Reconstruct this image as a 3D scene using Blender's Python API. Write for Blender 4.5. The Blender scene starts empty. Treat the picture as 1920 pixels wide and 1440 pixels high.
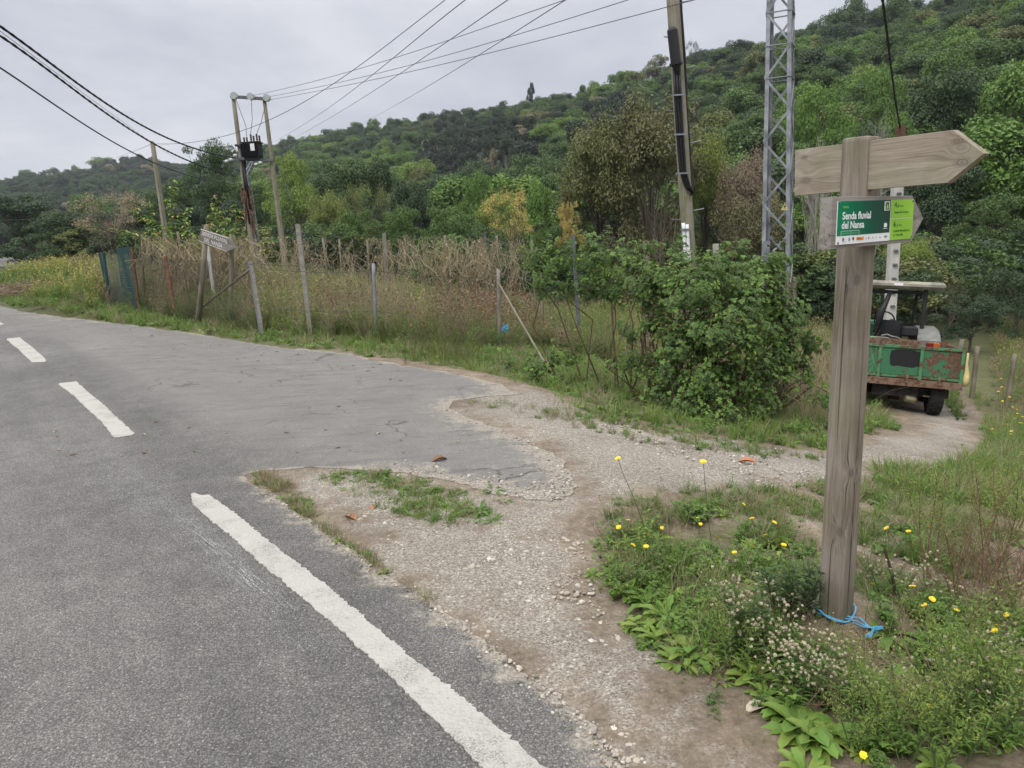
EXPO = 0.5; HAZE = 0.00022
import bpy, math, random
import numpy as np
from mathutils import Vector, Matrix, geometry
PI = math.pi
RS = np.random.RandomState
sc = bpy.context.scene
COL = sc.collection

# ------------------------------------------------------------ camera
F = 1441.0; EYE = np.array([0, 0, 1.6]); PITCH = math.radians(11.37); ROLL = math.radians(2.9)
f_ = np.array([0, math.cos(PITCH), -math.sin(PITCH)])
u0 = np.array([0, math.sin(PITCH), math.cos(PITCH)]); r0 = np.array([1.0, 0, 0])
R_ = math.cos(ROLL)*r0 - math.sin(ROLL)*u0
U_ = math.cos(ROLL)*u0 + math.sin(ROLL)*r0
cam = bpy.data.cameras.new('camera'); co = bpy.data.objects.new('camera', cam); COL.objects.link(co)
cam.sensor_width = 36; cam.lens = F/1920*36; cam.clip_start = .05; cam.clip_end = 5000
M = Matrix(((R_[0], U_[0], -f_[0], 0), (R_[1], U_[1], -f_[1], 0), (R_[2], U_[2], -f_[2], EYE[2]), (0, 0, 0, 1)))
co.matrix_world = M; sc.camera = co

def ray(px, py):
    d = f_ + R_*((px-960)/F) + U_*((720-py)/F)
    return d/np.linalg.norm(d)
def pix(P):
    d = np.asarray(P, float)-EYE
    z = d@f_
    return 960+F*(d@R_)/z, 720-F*(d@U_)/z
def atY(px, py, Y):
    d = ray(px, py); return EYE + d*(Y/d[1])
def ray_plane(px, py, P, n):
    d = ray(px, py); n = np.asarray(n, float)
    return EYE + d*(((P-EYE)@n)/(d@n))

# ------------------------------------------------------------ terrain height
def vnoise(x, y, s=1.0, seed=0):
    x = np.asarray(x, float)*s+seed*17.13; y = np.asarray(y, float)*s+seed*5.7
    return (np.sin(x*1.3+1.7*np.sin(y*.9+seed))+np.sin(y*1.1+1.3*np.sin(x*1.2))+np.sin((x+y)*.77+seed*2.1)*.8+np.sin((x-1.7*y)*2.1)*.4)/3.2
_sky = [(-900,360,0),(-300,352,0),(0,345,0),(60,335,0),(150,325,0),(200,312,0),(280,302,0),(330,312,0),(400,296,0),(520,275,0),(700,290,0),(1000,330,0),(1300,380,0)]
_skm = [(250,480,0),(330,430,0),(380,345,0),(430,285,0),(520,266,0),(600,252,0),(650,240,0),(700,237,0),(760,225,0),(800,214,0),(900,196,0),(1000,184,0),(1060,165,0),(1120,152,0),(1180,130,0),(1240,117,0),(1300,90,0),(1400,76,0),(1450,66,0),(1500,40,0),(1640,12,0),(1920,-60,0),(2300,-140,0),(3200,-150,0)]
def _azel(tab):
    a, e = [], []
    for px, py, _ in tab:
        d = ray(px, py); a.append(math.atan2(d[0], d[1])); e.append(d[2]/math.hypot(d[0], d[1]))
    return np.array(a), np.array(e)
_la, _le = _azel(_sky); _ma, _me = _azel(_skm)
def azpx(px):
    d = ray(px, 400); return math.atan2(d[0], d[1])
_Ra = np.array([azpx(p) for p in (300,500,960,1500,1920,2600)])
_RR = np.array([470,440,330,235,210,200.]); _RF = np.array([200,150,95,62,55,55.])
def hills(x, y):
    x = np.asarray(x, float); y = np.asarray(y, float)
    az = np.arctan2(x, y); r = np.hypot(x, y)
    R = np.interp(az, _Ra, _RR); Fo = np.interp(az, _Ra, _RF)
    hr = np.maximum(np.interp(az, _ma, _me), -.02)*R + 1.6 - 6.5
    t = np.clip((r-Fo)/(R-Fo), 0, 1); m = np.maximum(hr, 0)*(t**1.12)*(1+.05*np.sin(az*23)*t*(1-t)*4)
    t2 = np.clip((r-R)/300, 0, 1); m = m*(1-.75*t2)
    hl = np.interp(az, _la, _le)*640+1.6-6
    t = np.clip((r-320)/(640-320), 0, 1); l = np.maximum(hl, 0)*t**.9
    t2 = np.clip((r-640)/300, 0, 1); l = l*(1-.75*t2)
    front = np.clip((np.abs(az)-2.0)/.4, 0, 1)
    return np.maximum(m, l)*(1-front)
TR_O = None
def rise(x, y):                        # the far stretch of road climbs gently
    t = np.clip((np.hypot(x, y)-40)/75, 0, 1); return 1.25*t*t*(3-2*t)*np.clip((-x-10)/25, 0, 1)
def H(x, y):
    x = np.asarray(x, float); y = np.asarray(y, float)
    s = .92*x+.39*y; r = np.hypot(x, y)
    w = .35
    t = .215*w*np.log1p(np.exp(np.clip((s-2.8)/w, -30, 60)))
    z = -3.3*np.tanh(t/3.3)
    out = np.clip((s-2.3)/2, 0, 1)
    z = z + vnoise(x, y, .9, 1)*.035*out + vnoise(x, y, .25, 3)*.12*np.clip((s-5)/6, 0, 1)*np.clip(1.6-np.abs(r-12)/20, 0, 1)
    z = z + .45*np.exp(-(((x+20.5)/4)**2+((y-38)/6)**2)) + .25*np.exp(-(((x+12)/3)**2+((y-21.5)/3)**2))
    z = z + .10*np.exp(-(((x-1.33)/.3)**2+((y-2.75)/.3)**2))
    z = z + rise(x, y)
    return z + hills(x, y)
_rr = np.concatenate([np.linspace(1.2, 30, 2400), np.geomspace(30.05, 900, 2600)])
def at(px, py, lim=900):
    d = ray(px, py); k = _rr/math.hypot(d[0], d[1])
    X = EYE[0]+d[0]*k; Y = d[1]*k; Z = EYE[2]+d[2]*k
    g = Z-H(X, Y); i = np.argmax(g < 0)
    if g[i] >= 0: i = len(k)-1
    if i > 0:
        a = g[i-1]/(g[i-1]-g[i]+1e-9); kk = k[i-1]+(k[i]-k[i-1])*a
    else: kk = k[0]
    X, Y = d[0]*kk, d[1]*kk
    return np.array([X, Y, float(H(X, Y))])
def inpoly(x, y, poly):
    x = np.asarray(x); y = np.asarray(y); c = np.zeros(x.shape, bool); n = len(poly)
    for i in range(n):
        x1, y1 = poly[i][:2]; x2, y2 = poly[(i+1) % n][:2]
        if y1 == y2: continue
        c ^= ((y1 > y) != (y2 > y)) & (x < (x2-x1)*(y-y1)/(y2-y1)+x1)
    return c
def polydist(x, y, poly, closed=True):
    d = np.full(np.shape(x), 1e9); n = len(poly)
    for i in range(n if closed else n-1):
        a = np.array(poly[i][:2], float); b = np.array(poly[(i+1) % n][:2], float)
        ab = b-a; L = max(ab@ab, 1e-12)
        t = np.clip(((x-a[0])*ab[0]+(y-a[1])*ab[1])/L, 0, 1)
        d = np.minimum(d, np.hypot(x-a[0]-t*ab[0], y-a[1]-t*ab[1]))
    return d
def gpoly(pts): return [at(*p) for p in pts]
def flat(px, py):                       # pixel -> point of the level road plane
    return ray_plane(px, py, np.array([0, 0, .02]), (0, 0, 1))

# ------------------------------------------------------------ mesh builder
class MB:
    def __init__(s): s.v = []; s.q = []; s.t = []; s.n = 0; s.w = []; s.qa = []; s.ta = []
    def add(s, v, q=None, t=None, tint=.5, fh=0., m=0, uvw=None):
        v = np.asarray(v, float).reshape(-1, 3); s.v.append(v); s.w.append(v if uvw is None else np.asarray(uvw, float).reshape(-1, 3))
        for F_, lst, al, k in ((q, s.q, s.qa, 4), (t, s.t, s.ta, 3)):
            if F_ is not None and len(F_):
                F_ = np.asarray(F_, int).reshape(-1, k); lst.append(F_+s.n)
                a = np.empty((len(F_), 3)); a[:, 0] = tint if np.ndim(tint) == 0 else tint; a[:, 1] = fh if np.ndim(fh) == 0 else fh; a[:, 2] = m
                al.append(a)
        s.n += len(v); return s
    def merge(s, o, T=None):
        v, q, t, w, qa, ta = o.arr()
        s.v.append(v if T is None else v@T[0].T+T[1]); s.w.append(w)
        if len(q): s.q.append(q+s.n); s.qa.append(qa)
        if len(t): s.t.append(t+s.n); s.ta.append(ta)
        s.n += len(v); return s
    def arr(s):
        c = lambda l, k, dt: np.concatenate(l) if l else np.zeros((0, k), dt)
        return c(s.v, 3, float), c(s.q, 4, int), c(s.t, 3, int), c(s.w, 3, float), c(s.qa, 3, float), c(s.ta, 3, float)
    def build(s, name, mats, parent=None, smooth=False, link=True):
        v, q, t, w, qa, ta = s.arr()
        if parent is not None:
            o = np.zeros(3); p = parent
            while p is not None: o += np.array(p.location); p = p.parent
            v = v-o
        me = bpy.data.meshes.new(name)
        me.vertices.add(len(v)); me.vertices.foreach_set('co', v.astype(np.float32).ravel())
        nl = len(q)*4+len(t)*3; me.loops.add(nl); me.polygons.add(len(q)+len(t))
        me.loops.foreach_set('vertex_index', np.concatenate([q.ravel(), t.ravel()]).astype(np.int32))
        ls = np.concatenate([np.arange(len(q))*4, len(q)*4+np.arange(len(t))*3]).astype(np.int32)
        me.polygons.foreach_set('loop_start', ls)
        fa = np.concatenate([qa, ta]) if nl else np.zeros((0, 3))
        me.polygons.foreach_set('material_index', fa[:, 2].astype(np.int32))
        me.polygons.foreach_set('use_smooth', np.full(len(fa), smooth))
        a = me.attributes.new('tint', 'FLOAT', 'FACE'); a.data.foreach_set('value', fa[:, 0].astype(np.float32))
        a = me.attributes.new('fh', 'FLOAT', 'FACE'); a.data.foreach_set('value', fa[:, 1].astype(np.float32))
        a = me.attributes.new('uvw', 'FLOAT_VECTOR', 'POINT'); a.data.foreach_set('vector', w.astype(np.float32).ravel())
        for m_ in (mats if isinstance(mats, (list, tuple)) else [mats]): me.materials.append(m_)
        me.update(calc_edges=True); me.validate()
        ob = bpy.data.objects.new(name, me)
        if link: COL.objects.link(ob)
        if parent is not None: ob.parent = parent
        return ob
def tag(o, label=None, cat=None, group=None, kind=None):
    if label: o['label'] = label
    if cat: o['category'] = cat
    if group: o['group'] = group
    if kind: o['kind'] = kind
    return o
def thing(name, label, cat, loc, group=None):
    o = bpy.data.objects.new(name, None); o.empty_display_size = .1; COL.objects.link(o); o.location = tuple(float(c) for c in loc)
    return tag(o, label, cat, group)
def structure(mb, name, mats, **k): return tag(mb.build(name, mats, **k), kind='structure')
def copy_tree(o, loc=None, rz=0, scale=1, parent=None, hue=None):
    c = o.copy(); COL.objects.link(c); c.parent = parent
    if loc is not None: c.location = tuple(float(a) for a in loc); c.rotation_euler = (0, 0, rz); c.scale = (scale,)*3 if np.ndim(scale) == 0 else tuple(scale)
    if hue is not None: c['hue'] = float(hue)
    for ch in list(o.children): copy_tree(ch, parent=c, hue=hue)
    return c
def norm(v): v = np.asarray(v, float); return v/(np.linalg.norm(v)+1e-12)
BOXQ = np.array([[0,3,2,1],[4,5,6,7],[0,1,5,4],[1,2,6,5],[2,3,7,6],[3,0,4,7]])
def box(mb, c, size, ax=None, m=0, tint=.5, fh=0., bev=0, uvw=True, top=1.0):
    """box centred at c; ax = 3x3 rows of axes"""
    A = np.eye(3) if ax is None else np.asarray(ax, float); h = np.asarray(size, float)/2
    if bev <= 0:
        s = np.array([[-1,-1,-1],[1,-1,-1],[1,1,-1],[-1,1,-1],[-1,-1,1],[1,-1,1],[1,1,1],[-1,1,1]], float)
        l = s*h; l[4:, :2] *= top
        mb.add(np.asarray(c)+l@A, q=BOXQ, m=m, tint=tint, fh=fh, uvw=l)
    else:
        b = min(bev, .45*min(size)); n = 4; base = []
        hx, hy, hz = h
        ring = [(-hx+b,-hy),(hx-b,-hy),(hx,-hy+b),(hx,hy-b),(hx-b,hy),(-hx+b,hy),(-hx,hy-b),(-hx,-hy+b)]
        rin = [(x*(1-b/hx*.999) if abs(x) >= hx-1e-9 else x*(1-b/hx*.5), y*(1-b/hy*.999) if abs(y) >= hy-1e-9 else y*(1-b/hy*.5)) for x, y in ring]
        V = [(x, y, -hz) for x, y in rin]+[(x, y, -hz+b) for x, y in ring]+[(x, y, hz-b) for x, y in ring]+[(x, y, hz) for x, y in rin]
        q = []
        for k in range(3):
            for i in range(8): q.append((k*8+i, k*8+(i+1) % 8, (k+1)*8+(i+1) % 8, (k+1)*8+i))
        q += [(24,25,26,27),(24,27,28,31),(28,29,30,31)]; q += [(3,2,1,0),(7,4,3,0),(7,6,5,4)]
        l = np.array(V, float); mb.add(np.asarray(c)+l@A, q=q, m=m, tint=tint, fh=fh, uvw=l)
def frame(fwd, up=(0, 0, 1)):
    y = norm(fwd); x = norm(np.cross(y, up)) if abs(norm(up)@y) < .999 else np.array([1., 0, 0]); z = np.cross(x, y)
    return np.array([x, y, z])
def bar(mb, a, b, w, h=None, up=(0, 0, 1), **k):
    a = np.asarray(a, float); b = np.asarray(b, float); L = np.linalg.norm(b-a)
    box(mb, (a+b)/2, (w, L, h or w), frame(b-a, up), **k)
def tube(mb, pts, rad, n=6, m=0, tint=.5, fh=0., cap=True):
    P = np.asarray(pts, float); K = len(P); rad = np.full(K, rad) if np.ndim(rad) == 0 else np.asarray(rad, float)
    T = np.gradient(P, axis=0); T /= (np.linalg.norm(T, axis=1)[:, None]+1e-9)
    ref = np.array([0, 0, 1.]) if abs(T[0][2]) < .9 else np.array([1., 0, 0])
    V = []; W = []; L = 0
    for i in range(K):
        x = norm(np.cross(T[i], ref)); y = np.cross(T[i], x); ref = np.cross(x, T[i]) if False else ref
        a = np.arange(n)*2*PI/n
        V.append(P[i]+rad[i]*(np.cos(a)[:, None]*x+np.sin(a)[:, None]*y))
        if i: L += np.linalg.norm(P[i]-P[i-1])
        W.append(np.stack([np.full(n, L), np.cos(a)*rad[i], np.sin(a)*rad[i]], 1))
    q = [(i*n+j, (i+1)*n+j, (i+1)*n+(j+1) % n, i*n+(j+1) % n) for i in range(K-1) for j in range(n)]
    V = np.concatenate(V); W = np.concatenate(W); t = []
    if cap:
        V = np.concatenate([V, P[:1], P[-1:]]); W = np.concatenate([W, [[0, 0, 0]], [[L, 0, 0]]])
        t = [(K*n, j, (j+1) % n) for j in range(n)]+[(K*n+1, (K-1)*n+(j+1) % n, (K-1)*n+j) for j in range(n)]
    mb.add(V, q=q, t=t, m=m, tint=tint, fh=fh, uvw=W)
def prism(mb, pts, nrm, th, m=0, fh=0., ch=0., uax=None, tint=.5):
    """polygon of world points (front face), extruded th against nrm, optional chamfer ch on the front rim"""
    P = np.asarray(pts, float); n_ = norm(nrm); K = len(P); c = P.mean(0)
    area = sum(np.cross(P[i]-c, P[(i+1) % K]-c)@n_ for i in range(K))
    if area < 0: P = P[::-1]
    ux = norm(P[1]-P[0]) if uax is None else norm(uax); uy = np.cross(n_, ux)
    rings = [P-n_*th, P-n_*ch, ]
    if ch > 0:
        d = P-c; rings.append(P-d/np.linalg.norm(d, axis=1)[:, None]*ch)
    V = np.concatenate(rings); W = np.stack([(V-c)@ux, (V-c)@uy, (V-c)@n_], 1)
    q = [(k*K+i, k*K+(i+1) % K, (k+1)*K+(i+1) % K, (k+1)*K+i) for k in range(len(rings)-1) for i in range(K)]
    b = (len(rings)-1)*K
    def ears(off, flip):
        tt = geometry.tessellate_polygon([[Vector((float(p@ux), float(p@uy), 0)) for p in P]])
        return [(off+a, off+b_, off+c_) if not flip else (off+c_, off+b_, off+a) for a, b_, c_ in tt]
    t = ears(b, False); V3 = [V[i] for i in t[0]]
    if np.cross(V3[1]-V3[0], V3[2]-V3[0])@n_ < 0: t = ears(b, True); t2 = ears(0, False)
    else: t2 = ears(0, True)
    mb.add(V, q=q, t=t+t2, m=m, fh=fh, uvw=W, tint=tint)
def rep(mb, tmpl, pos, rz, scl, tilt=None, rs=None, tj=.0, hj=.0):
    """replicate a template MB at many places (numpy)"""
    v, q, t, w, qa, ta = tmpl.arr(); pos = np.asarray(pos, float); K = len(pos)
    if K == 0: return
    c, s_ = np.cos(rz), np.sin(rz); scl = np.broadcast_to(scl, (K,))
    Rz = np.zeros((K, 3, 3)); Rz[:, 0, 0] = c; Rz[:, 0, 1] = -s_; Rz[:, 1, 0] = s_; Rz[:, 1, 1] = c; Rz[:, 2, 2] = 1
    if tilt is not None:                     # tilt: Kx3 target up vectors
        z = tilt/np.linalg.norm(tilt, axis=1)[:, None]; a = np.where(np.abs(z[:, :1]) < .9, [[1., 0, 0]], [[0, 1., 0]])
        x = np.cross(a, z); x /= np.linalg.norm(x, axis=1)[:, None]; y = np.cross(z, x)
        B = np.stack([x, y, z], 2); Rz = B@Rz
    V = np.einsum('kij,nj->kni', Rz*scl[:, None, None], v)+pos[:, None, :]
    rs = rs or RS(1); n = len(v); off = (np.arange(K)*n)[:, None, None]
    mb.v.append(V.reshape(-1, 3)); mb.w.append(V.reshape(-1, 3))
    jt = rs.uniform(-tj, tj, K); jh = rs.uniform(-hj, hj, K)
    for f, fa, L, LA in ((q, qa, mb.q, mb.qa), (t, ta, mb.t, mb.ta)):
        if len(f):
            L.append((f[None]+off).reshape(-1, f.shape[1])+mb.n); A = np.repeat(fa[None], K, 0).copy(); A[:, :, 0] += jt[:, None]; A[:, :, 1] += jh[:, None]; LA.append(A.reshape(-1, 3))
    mb.n += n*K

# ------------------------------------------------------------ materials
class NT:
    def __init__(s, name, tree=None):
        if tree is None:
            s.m = bpy.data.materials.new(name); s.m.use_nodes = True; s.t = s.m.node_tree
        else: s.t = tree; s.m = None
        s.t.nodes.clear()
    def n(s, typ, ins=None, **props):
        nd = s.t.nodes.new(typ)
        for k, v in props.items(): setattr(nd, k, v)
        for k, v in (ins or {}).items(): s.set(nd, k, v)
        return nd
    def set(s, nd, k, v):
        sk = nd.inputs[k]
        if isinstance(v, bpy.types.NodeSocket): s.t.links.new(v, sk)
        elif isinstance(v, bpy.types.Node): s.t.links.new(v.outputs[0], sk)
        else: sk.default_value = v
    def math(s, op, a, b=0., c=0., clamp=False):
        nd = s.n('ShaderNodeMath', operation=op, use_clamp=clamp)
        for i, v in enumerate((a, b, c)): s.set(nd, i, v)
        return nd.outputs[0]
    def vmath(s, op, a, b=(0, 0, 0)):
        nd = s.n('ShaderNodeVectorMath', operation=op); s.set(nd, 0, a); s.set(nd, 1, b)
        return nd.outputs['Value'] if op in ('LENGTH', 'DOT_PRODUCT', 'DISTANCE') else nd.outputs[0]
    def mix(s, fac, a, b, typ='MIX'):
        nd = s.n('ShaderNodeMixRGB', blend_type=typ); s.set(nd, 0, fac); s.set(nd, 1, c4(a)); s.set(nd, 2, c4(b)); return nd.outputs[0]
    def ramp(s, fac, stops, interp='LINEAR'):
        nd = s.n('ShaderNodeValToRGB'); s.set(nd, 0, fac); cr = nd.color_ramp; cr.interpolation = interp
        while len(cr.elements) > 1: cr.elements.remove(cr.elements[-1])
        for i, (p, c) in enumerate(stops):
            e = cr.elements[0] if i == 0 else cr.elements.new(p)
            e.position = p; e.color = c4(c if np.ndim(c) else (c, c, c))
        return nd.outputs[0]
    def noise(s, vec, scale, detail=4, rough=.6, dist=0.):
        return s.n('ShaderNodeTexNoise', {'Vector': vec, 'Scale': scale, 'Detail': detail, 'Roughness': rough, 'Distortion': dist}).outputs[0]
    def vor(s, vec, scale, feature='F1', out='Distance', rnd=1.):
        return s.n('ShaderNodeTexVoronoi', {'Vector': vec, 'Scale': scale, 'Randomness': rnd}, feature=feature).outputs[out]
    def attr(s, name, typ='GEOMETRY', out='Fac'):
        return s.n('ShaderNodeAttribute', attribute_name=name, attribute_type=typ).outputs[out]
    def mapr(s, v, a, b, c=0., d=1.):
        nd = s.n('ShaderNodeMapRange', {0: v, 1: a, 2: b, 3: c, 4: d}); return nd.outputs[0]
    def scalev(s, vec, sc_): return s.vmath('MULTIPLY', vec, sc_)
    def pos(s): return s.n('ShaderNodeNewGeometry').outputs['Position']
    def obj(s): return s.n('ShaderNodeTexCoord').outputs['Object']
    def uvw(s): return s.attr('uvw', out='Vector')
    def bump(s, h, strength=.3, dist=.01):
        return s.n('ShaderNodeBump', {'Height': h, 'Strength': strength, 'Distance': dist}).outputs[0]
    def out(s, col, rough=.8, bump=None, metal=0., spec=.3, alpha=None, transl=None, coat=0):
        p = s.n('ShaderNodeBsdfPrincipled'); s.set(p, 'Base Color', c4(col) if not isinstance(col, bpy.types.NodeSocket) else col)
        s.set(p, 'Roughness', rough); s.set(p, 'Metallic', metal); s.set(p, 'Specular IOR Level', spec)
        if bump is not None: s.set(p, 'Normal', bump)
        if alpha is not None: s.set(p, 'Alpha', alpha)
        res = p.outputs[0]
        if transl:
            tr = s.n('ShaderNodeBsdfTranslucent'); s.set(tr, 0, col)
            res = s.n('ShaderNodeMixShader', {0: transl, 1: res, 2: tr}).outputs[0]
        o = s.n('ShaderNodeOutputMaterial'); s.set(o, 0, res); return s.m
def c4(c):
    if isinstance(c, bpy.types.NodeSocket): return c
    c = tuple(c); return c if len(c) == 4 else c+(1.,)
def srgb(r, g, b):
    return tuple(((c/255)/12.92 if c <= 10 else ((c/255+.055)/1.055)**2.4) for c in (r, g, b))
def simple(name, col, rough=.7, metal=0., nscale=8, namt=.25, bump=.15, bscale=60, spec=.3, vec='obj'):
    s = NT(name); v = s.obj() if vec == 'obj' else s.uvw()
    n1 = s.noise(v, nscale, 5); f = s.mapr(n1, .3, .7, 1-namt, 1+namt)
    c = s.mix(1., col, s.n('ShaderNodeCombineXYZ', {0: f, 1: f, 2: f}).outputs[0], 'MULTIPLY')
    return s.out(c, rough, s.bump(s.noise(v, bscale, 3), bump, .004), metal, spec)
# ------------------------------------------------------------ surface materials
HUES = [(0., (.042, .058, .044)), (.12, (.048, .082, .033)), (.25, (.082, .142, .036)), (.36, (.130, .235, .042)), (.48, (.23, .29, .060)), (.58, (.125, .125, .055)),
        (.70, (.36, .295, .195)), (.80, (.185, .142, .10)), (.90, (.24, .13, .06)), (1., (.56, .47, .15))]
def make_veg(name='leaf_surface', transl=.28, rough=.55, spec=.35):
    s = NT(name)
    h = s.math('ADD', s.attr('fh'), s.attr('hue', 'INSTANCER'))
    rnd = s.n('ShaderNodeObjectInfo').outputs['Random']
    h = s.math('ADD', h, s.math('MULTIPLY', s.math('SUBTRACT', rnd, .5), .05))
    c = s.ramp(h, HUES)
    k = s.mapr(s.attr('tint'), 0., 1., .55, 1.45)
    c = s.mix(1., c, s.n('ShaderNodeCombineXYZ', {0: k, 1: k, 2: k}).outputs[0], 'MULTIPLY')
    return s.out(c, rough, None, 0., spec, transl=transl)
VEG = make_veg()
def make_bark():
    s = NT('bark'); v = s.obj(); n = s.noise(s.scalev(v, (1, 1, .25)), 14, 6, .7)
    c = s.ramp(n, [(.3, (.05, .042, .033)), (.55, (.14, .12, .095)), (.75, (.26, .24, .2))])
    return s.out(c, .9, s.bump(n, .6, .02))
BARK = make_bark()
def make_pale():
    s = NT('pale_dead_wood'); n = s.noise(s.obj(), 9, 5)
    return s.out(s.ramp(n, [(.3, (.2, .185, .16)), (.7, (.42, .4, .36))]), .85)
PALE = make_pale()

_a, _b = flat(376, 929), flat(930, 1362); ROADA = -math.atan2(_a[1]-_b[1], _a[0]-_b[0])
def make_asphalt():
    s = NT('asphalt'); p = s.pos()
    pd = s.vmath('ADD', p, s.scalev(s.n('ShaderNodeTexNoise', {'Vector': p, 'Scale': 60.}).outputs['Color'], (.006, .006, .006)))
    vo = s.n('ShaderNodeTexVoronoi', {'Vector': pd, 'Scale': 135.}); cell = s.n('ShaderNodeSeparateColor', {0: vo.outputs['Color']}).outputs[0]
    d = vo.outputs['Distance']
    v2 = s.n('ShaderNodeTexVoronoi', {'Vector': pd, 'Scale': 330.}); cell2 = s.n('ShaderNodeSeparateColor', {0: v2.outputs['Color']}).outputs[1]
    chip = s.ramp(cell, [(0, (.095, .091, .085)), (.3, (.145, .140, .131)), (.85, (.185, .179, .168)), (.95, (.26, .252, .237)), (1, (.42, .41, .385))])
    fine = s.ramp(cell2, [(0, (.08, .077, .072)), (.7, (.18, .175, .165)), (1, (.34, .333, .315))])
    c = s.mix(.45, chip, fine)
    gap = s.mapr(d, .28, .62, 1.08, .55); 
    c = s.mix(1., c, s.n('ShaderNodeCombineXYZ', {0: gap, 1: gap, 2: gap}).outputs[0], 'MULTIPLY')
    big = s.mapr(s.noise(s.scalev(p, (1, .45, 1)), .6, 5, .62, .5), .3, .7, .80, 1.22); mid = s.mapr(s.noise(p, 4.5, 5, .65), .3, .7, .84, 1.16)
    rot = s.n('ShaderNodeVectorRotate', {'Vector': p, 'Angle': ROADA}).outputs[0]
    stk = s.mapr(s.noise(s.scalev(rot, (.16, 2.4, 1)), 1., 5, .6), .34, .66, .88, 1.12)
    k = s.math('MULTIPLY', s.math('MULTIPLY', big, mid), stk); c = s.mix(1., c, s.n('ShaderNodeCombineXYZ', {0: k, 1: k, 2: k}).outputs[0], 'MULTIPLY')
    # old patched apron: paler mortar with cracks and dark scrapes, past the edge of the main carriageway
    ap = s.attr('apron')
    crv = s.n('ShaderNodeTexVoronoi', {'Vector': s.vmath('ADD', s.scalev(p, (1, 1.6, 1)), s.scalev(s.n('ShaderNodeTexNoise', {'Vector': p, 'Scale': 2.2, 'Detail': 6.}).outputs['Color'], (.9, .9, 0))), 'Scale': .8}, feature='DISTANCE_TO_EDGE').outputs[0]
    crack = s.math('MULTIPLY', s.mapr(crv, .004, .016, 1., 0.), s.mapr(s.noise(p, 1.3, 3), .47, .58, 0., 1.))
    crack = s.math('MULTIPLY', crack, ap)
    scr = s.math('MULTIPLY', s.mapr(s.noise(s.scalev(p, (.5, 3.2, 1)), 2.2, 8, .78, .9), .50, .66, 0., .75), ap)
    c = s.mix(s.math('MULTIPLY', ap, .35), c, s.mix(s.noise(p, 40, 6, .8), (.16, .155, .145), (.38, .36, .33)))
    c = s.mix(scr, c, (.10, .097, .098)); c = s.mix(s.math('MULTIPLY', crack, .6), c, (.03, .028, .026))
    # dust drifted at the edges
    du = s.mapr(s.math('ADD', s.attr('dust'), s.math('MULTIPLY', s.math('SUBTRACT', s.noise(p, 9, 8, .8), .5), 2.)), .42, .72, 0., 1.)
    c = s.mix(s.math('MULTIPLY', du, .92), c, s.mix(s.mapr(s.noise(p, 70, 4, .7), .35, .65, 0., 1.), (.17, .145, .115), (.40, .365, .31)))
    ye = s.math('MULTIPLY', s.mapr(s.vor(s.vmath('ADD', p, (.3, .2, 0)), 1.1), .06, .03, 0., 1.), s.mapr(s.noise(p, 40, 3), .4, .55, 0., 1.))
    c = s.mix(s.math('MULTIPLY', ye, .5), c, (.3, .24, .15))
    hgt = s.math('ADD', s.math('MULTIPLY', d, -1.), s.math('MULTIPLY', v2.outputs['Distance'], -.4))
    hgt = s.math('SUBTRACT', hgt, s.math('MULTIPLY', crack, .8))
    return s.out(c, .82, s.bump(hgt, .6, .005), 0., .3)
ASPHALT = make_asphalt()

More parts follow.
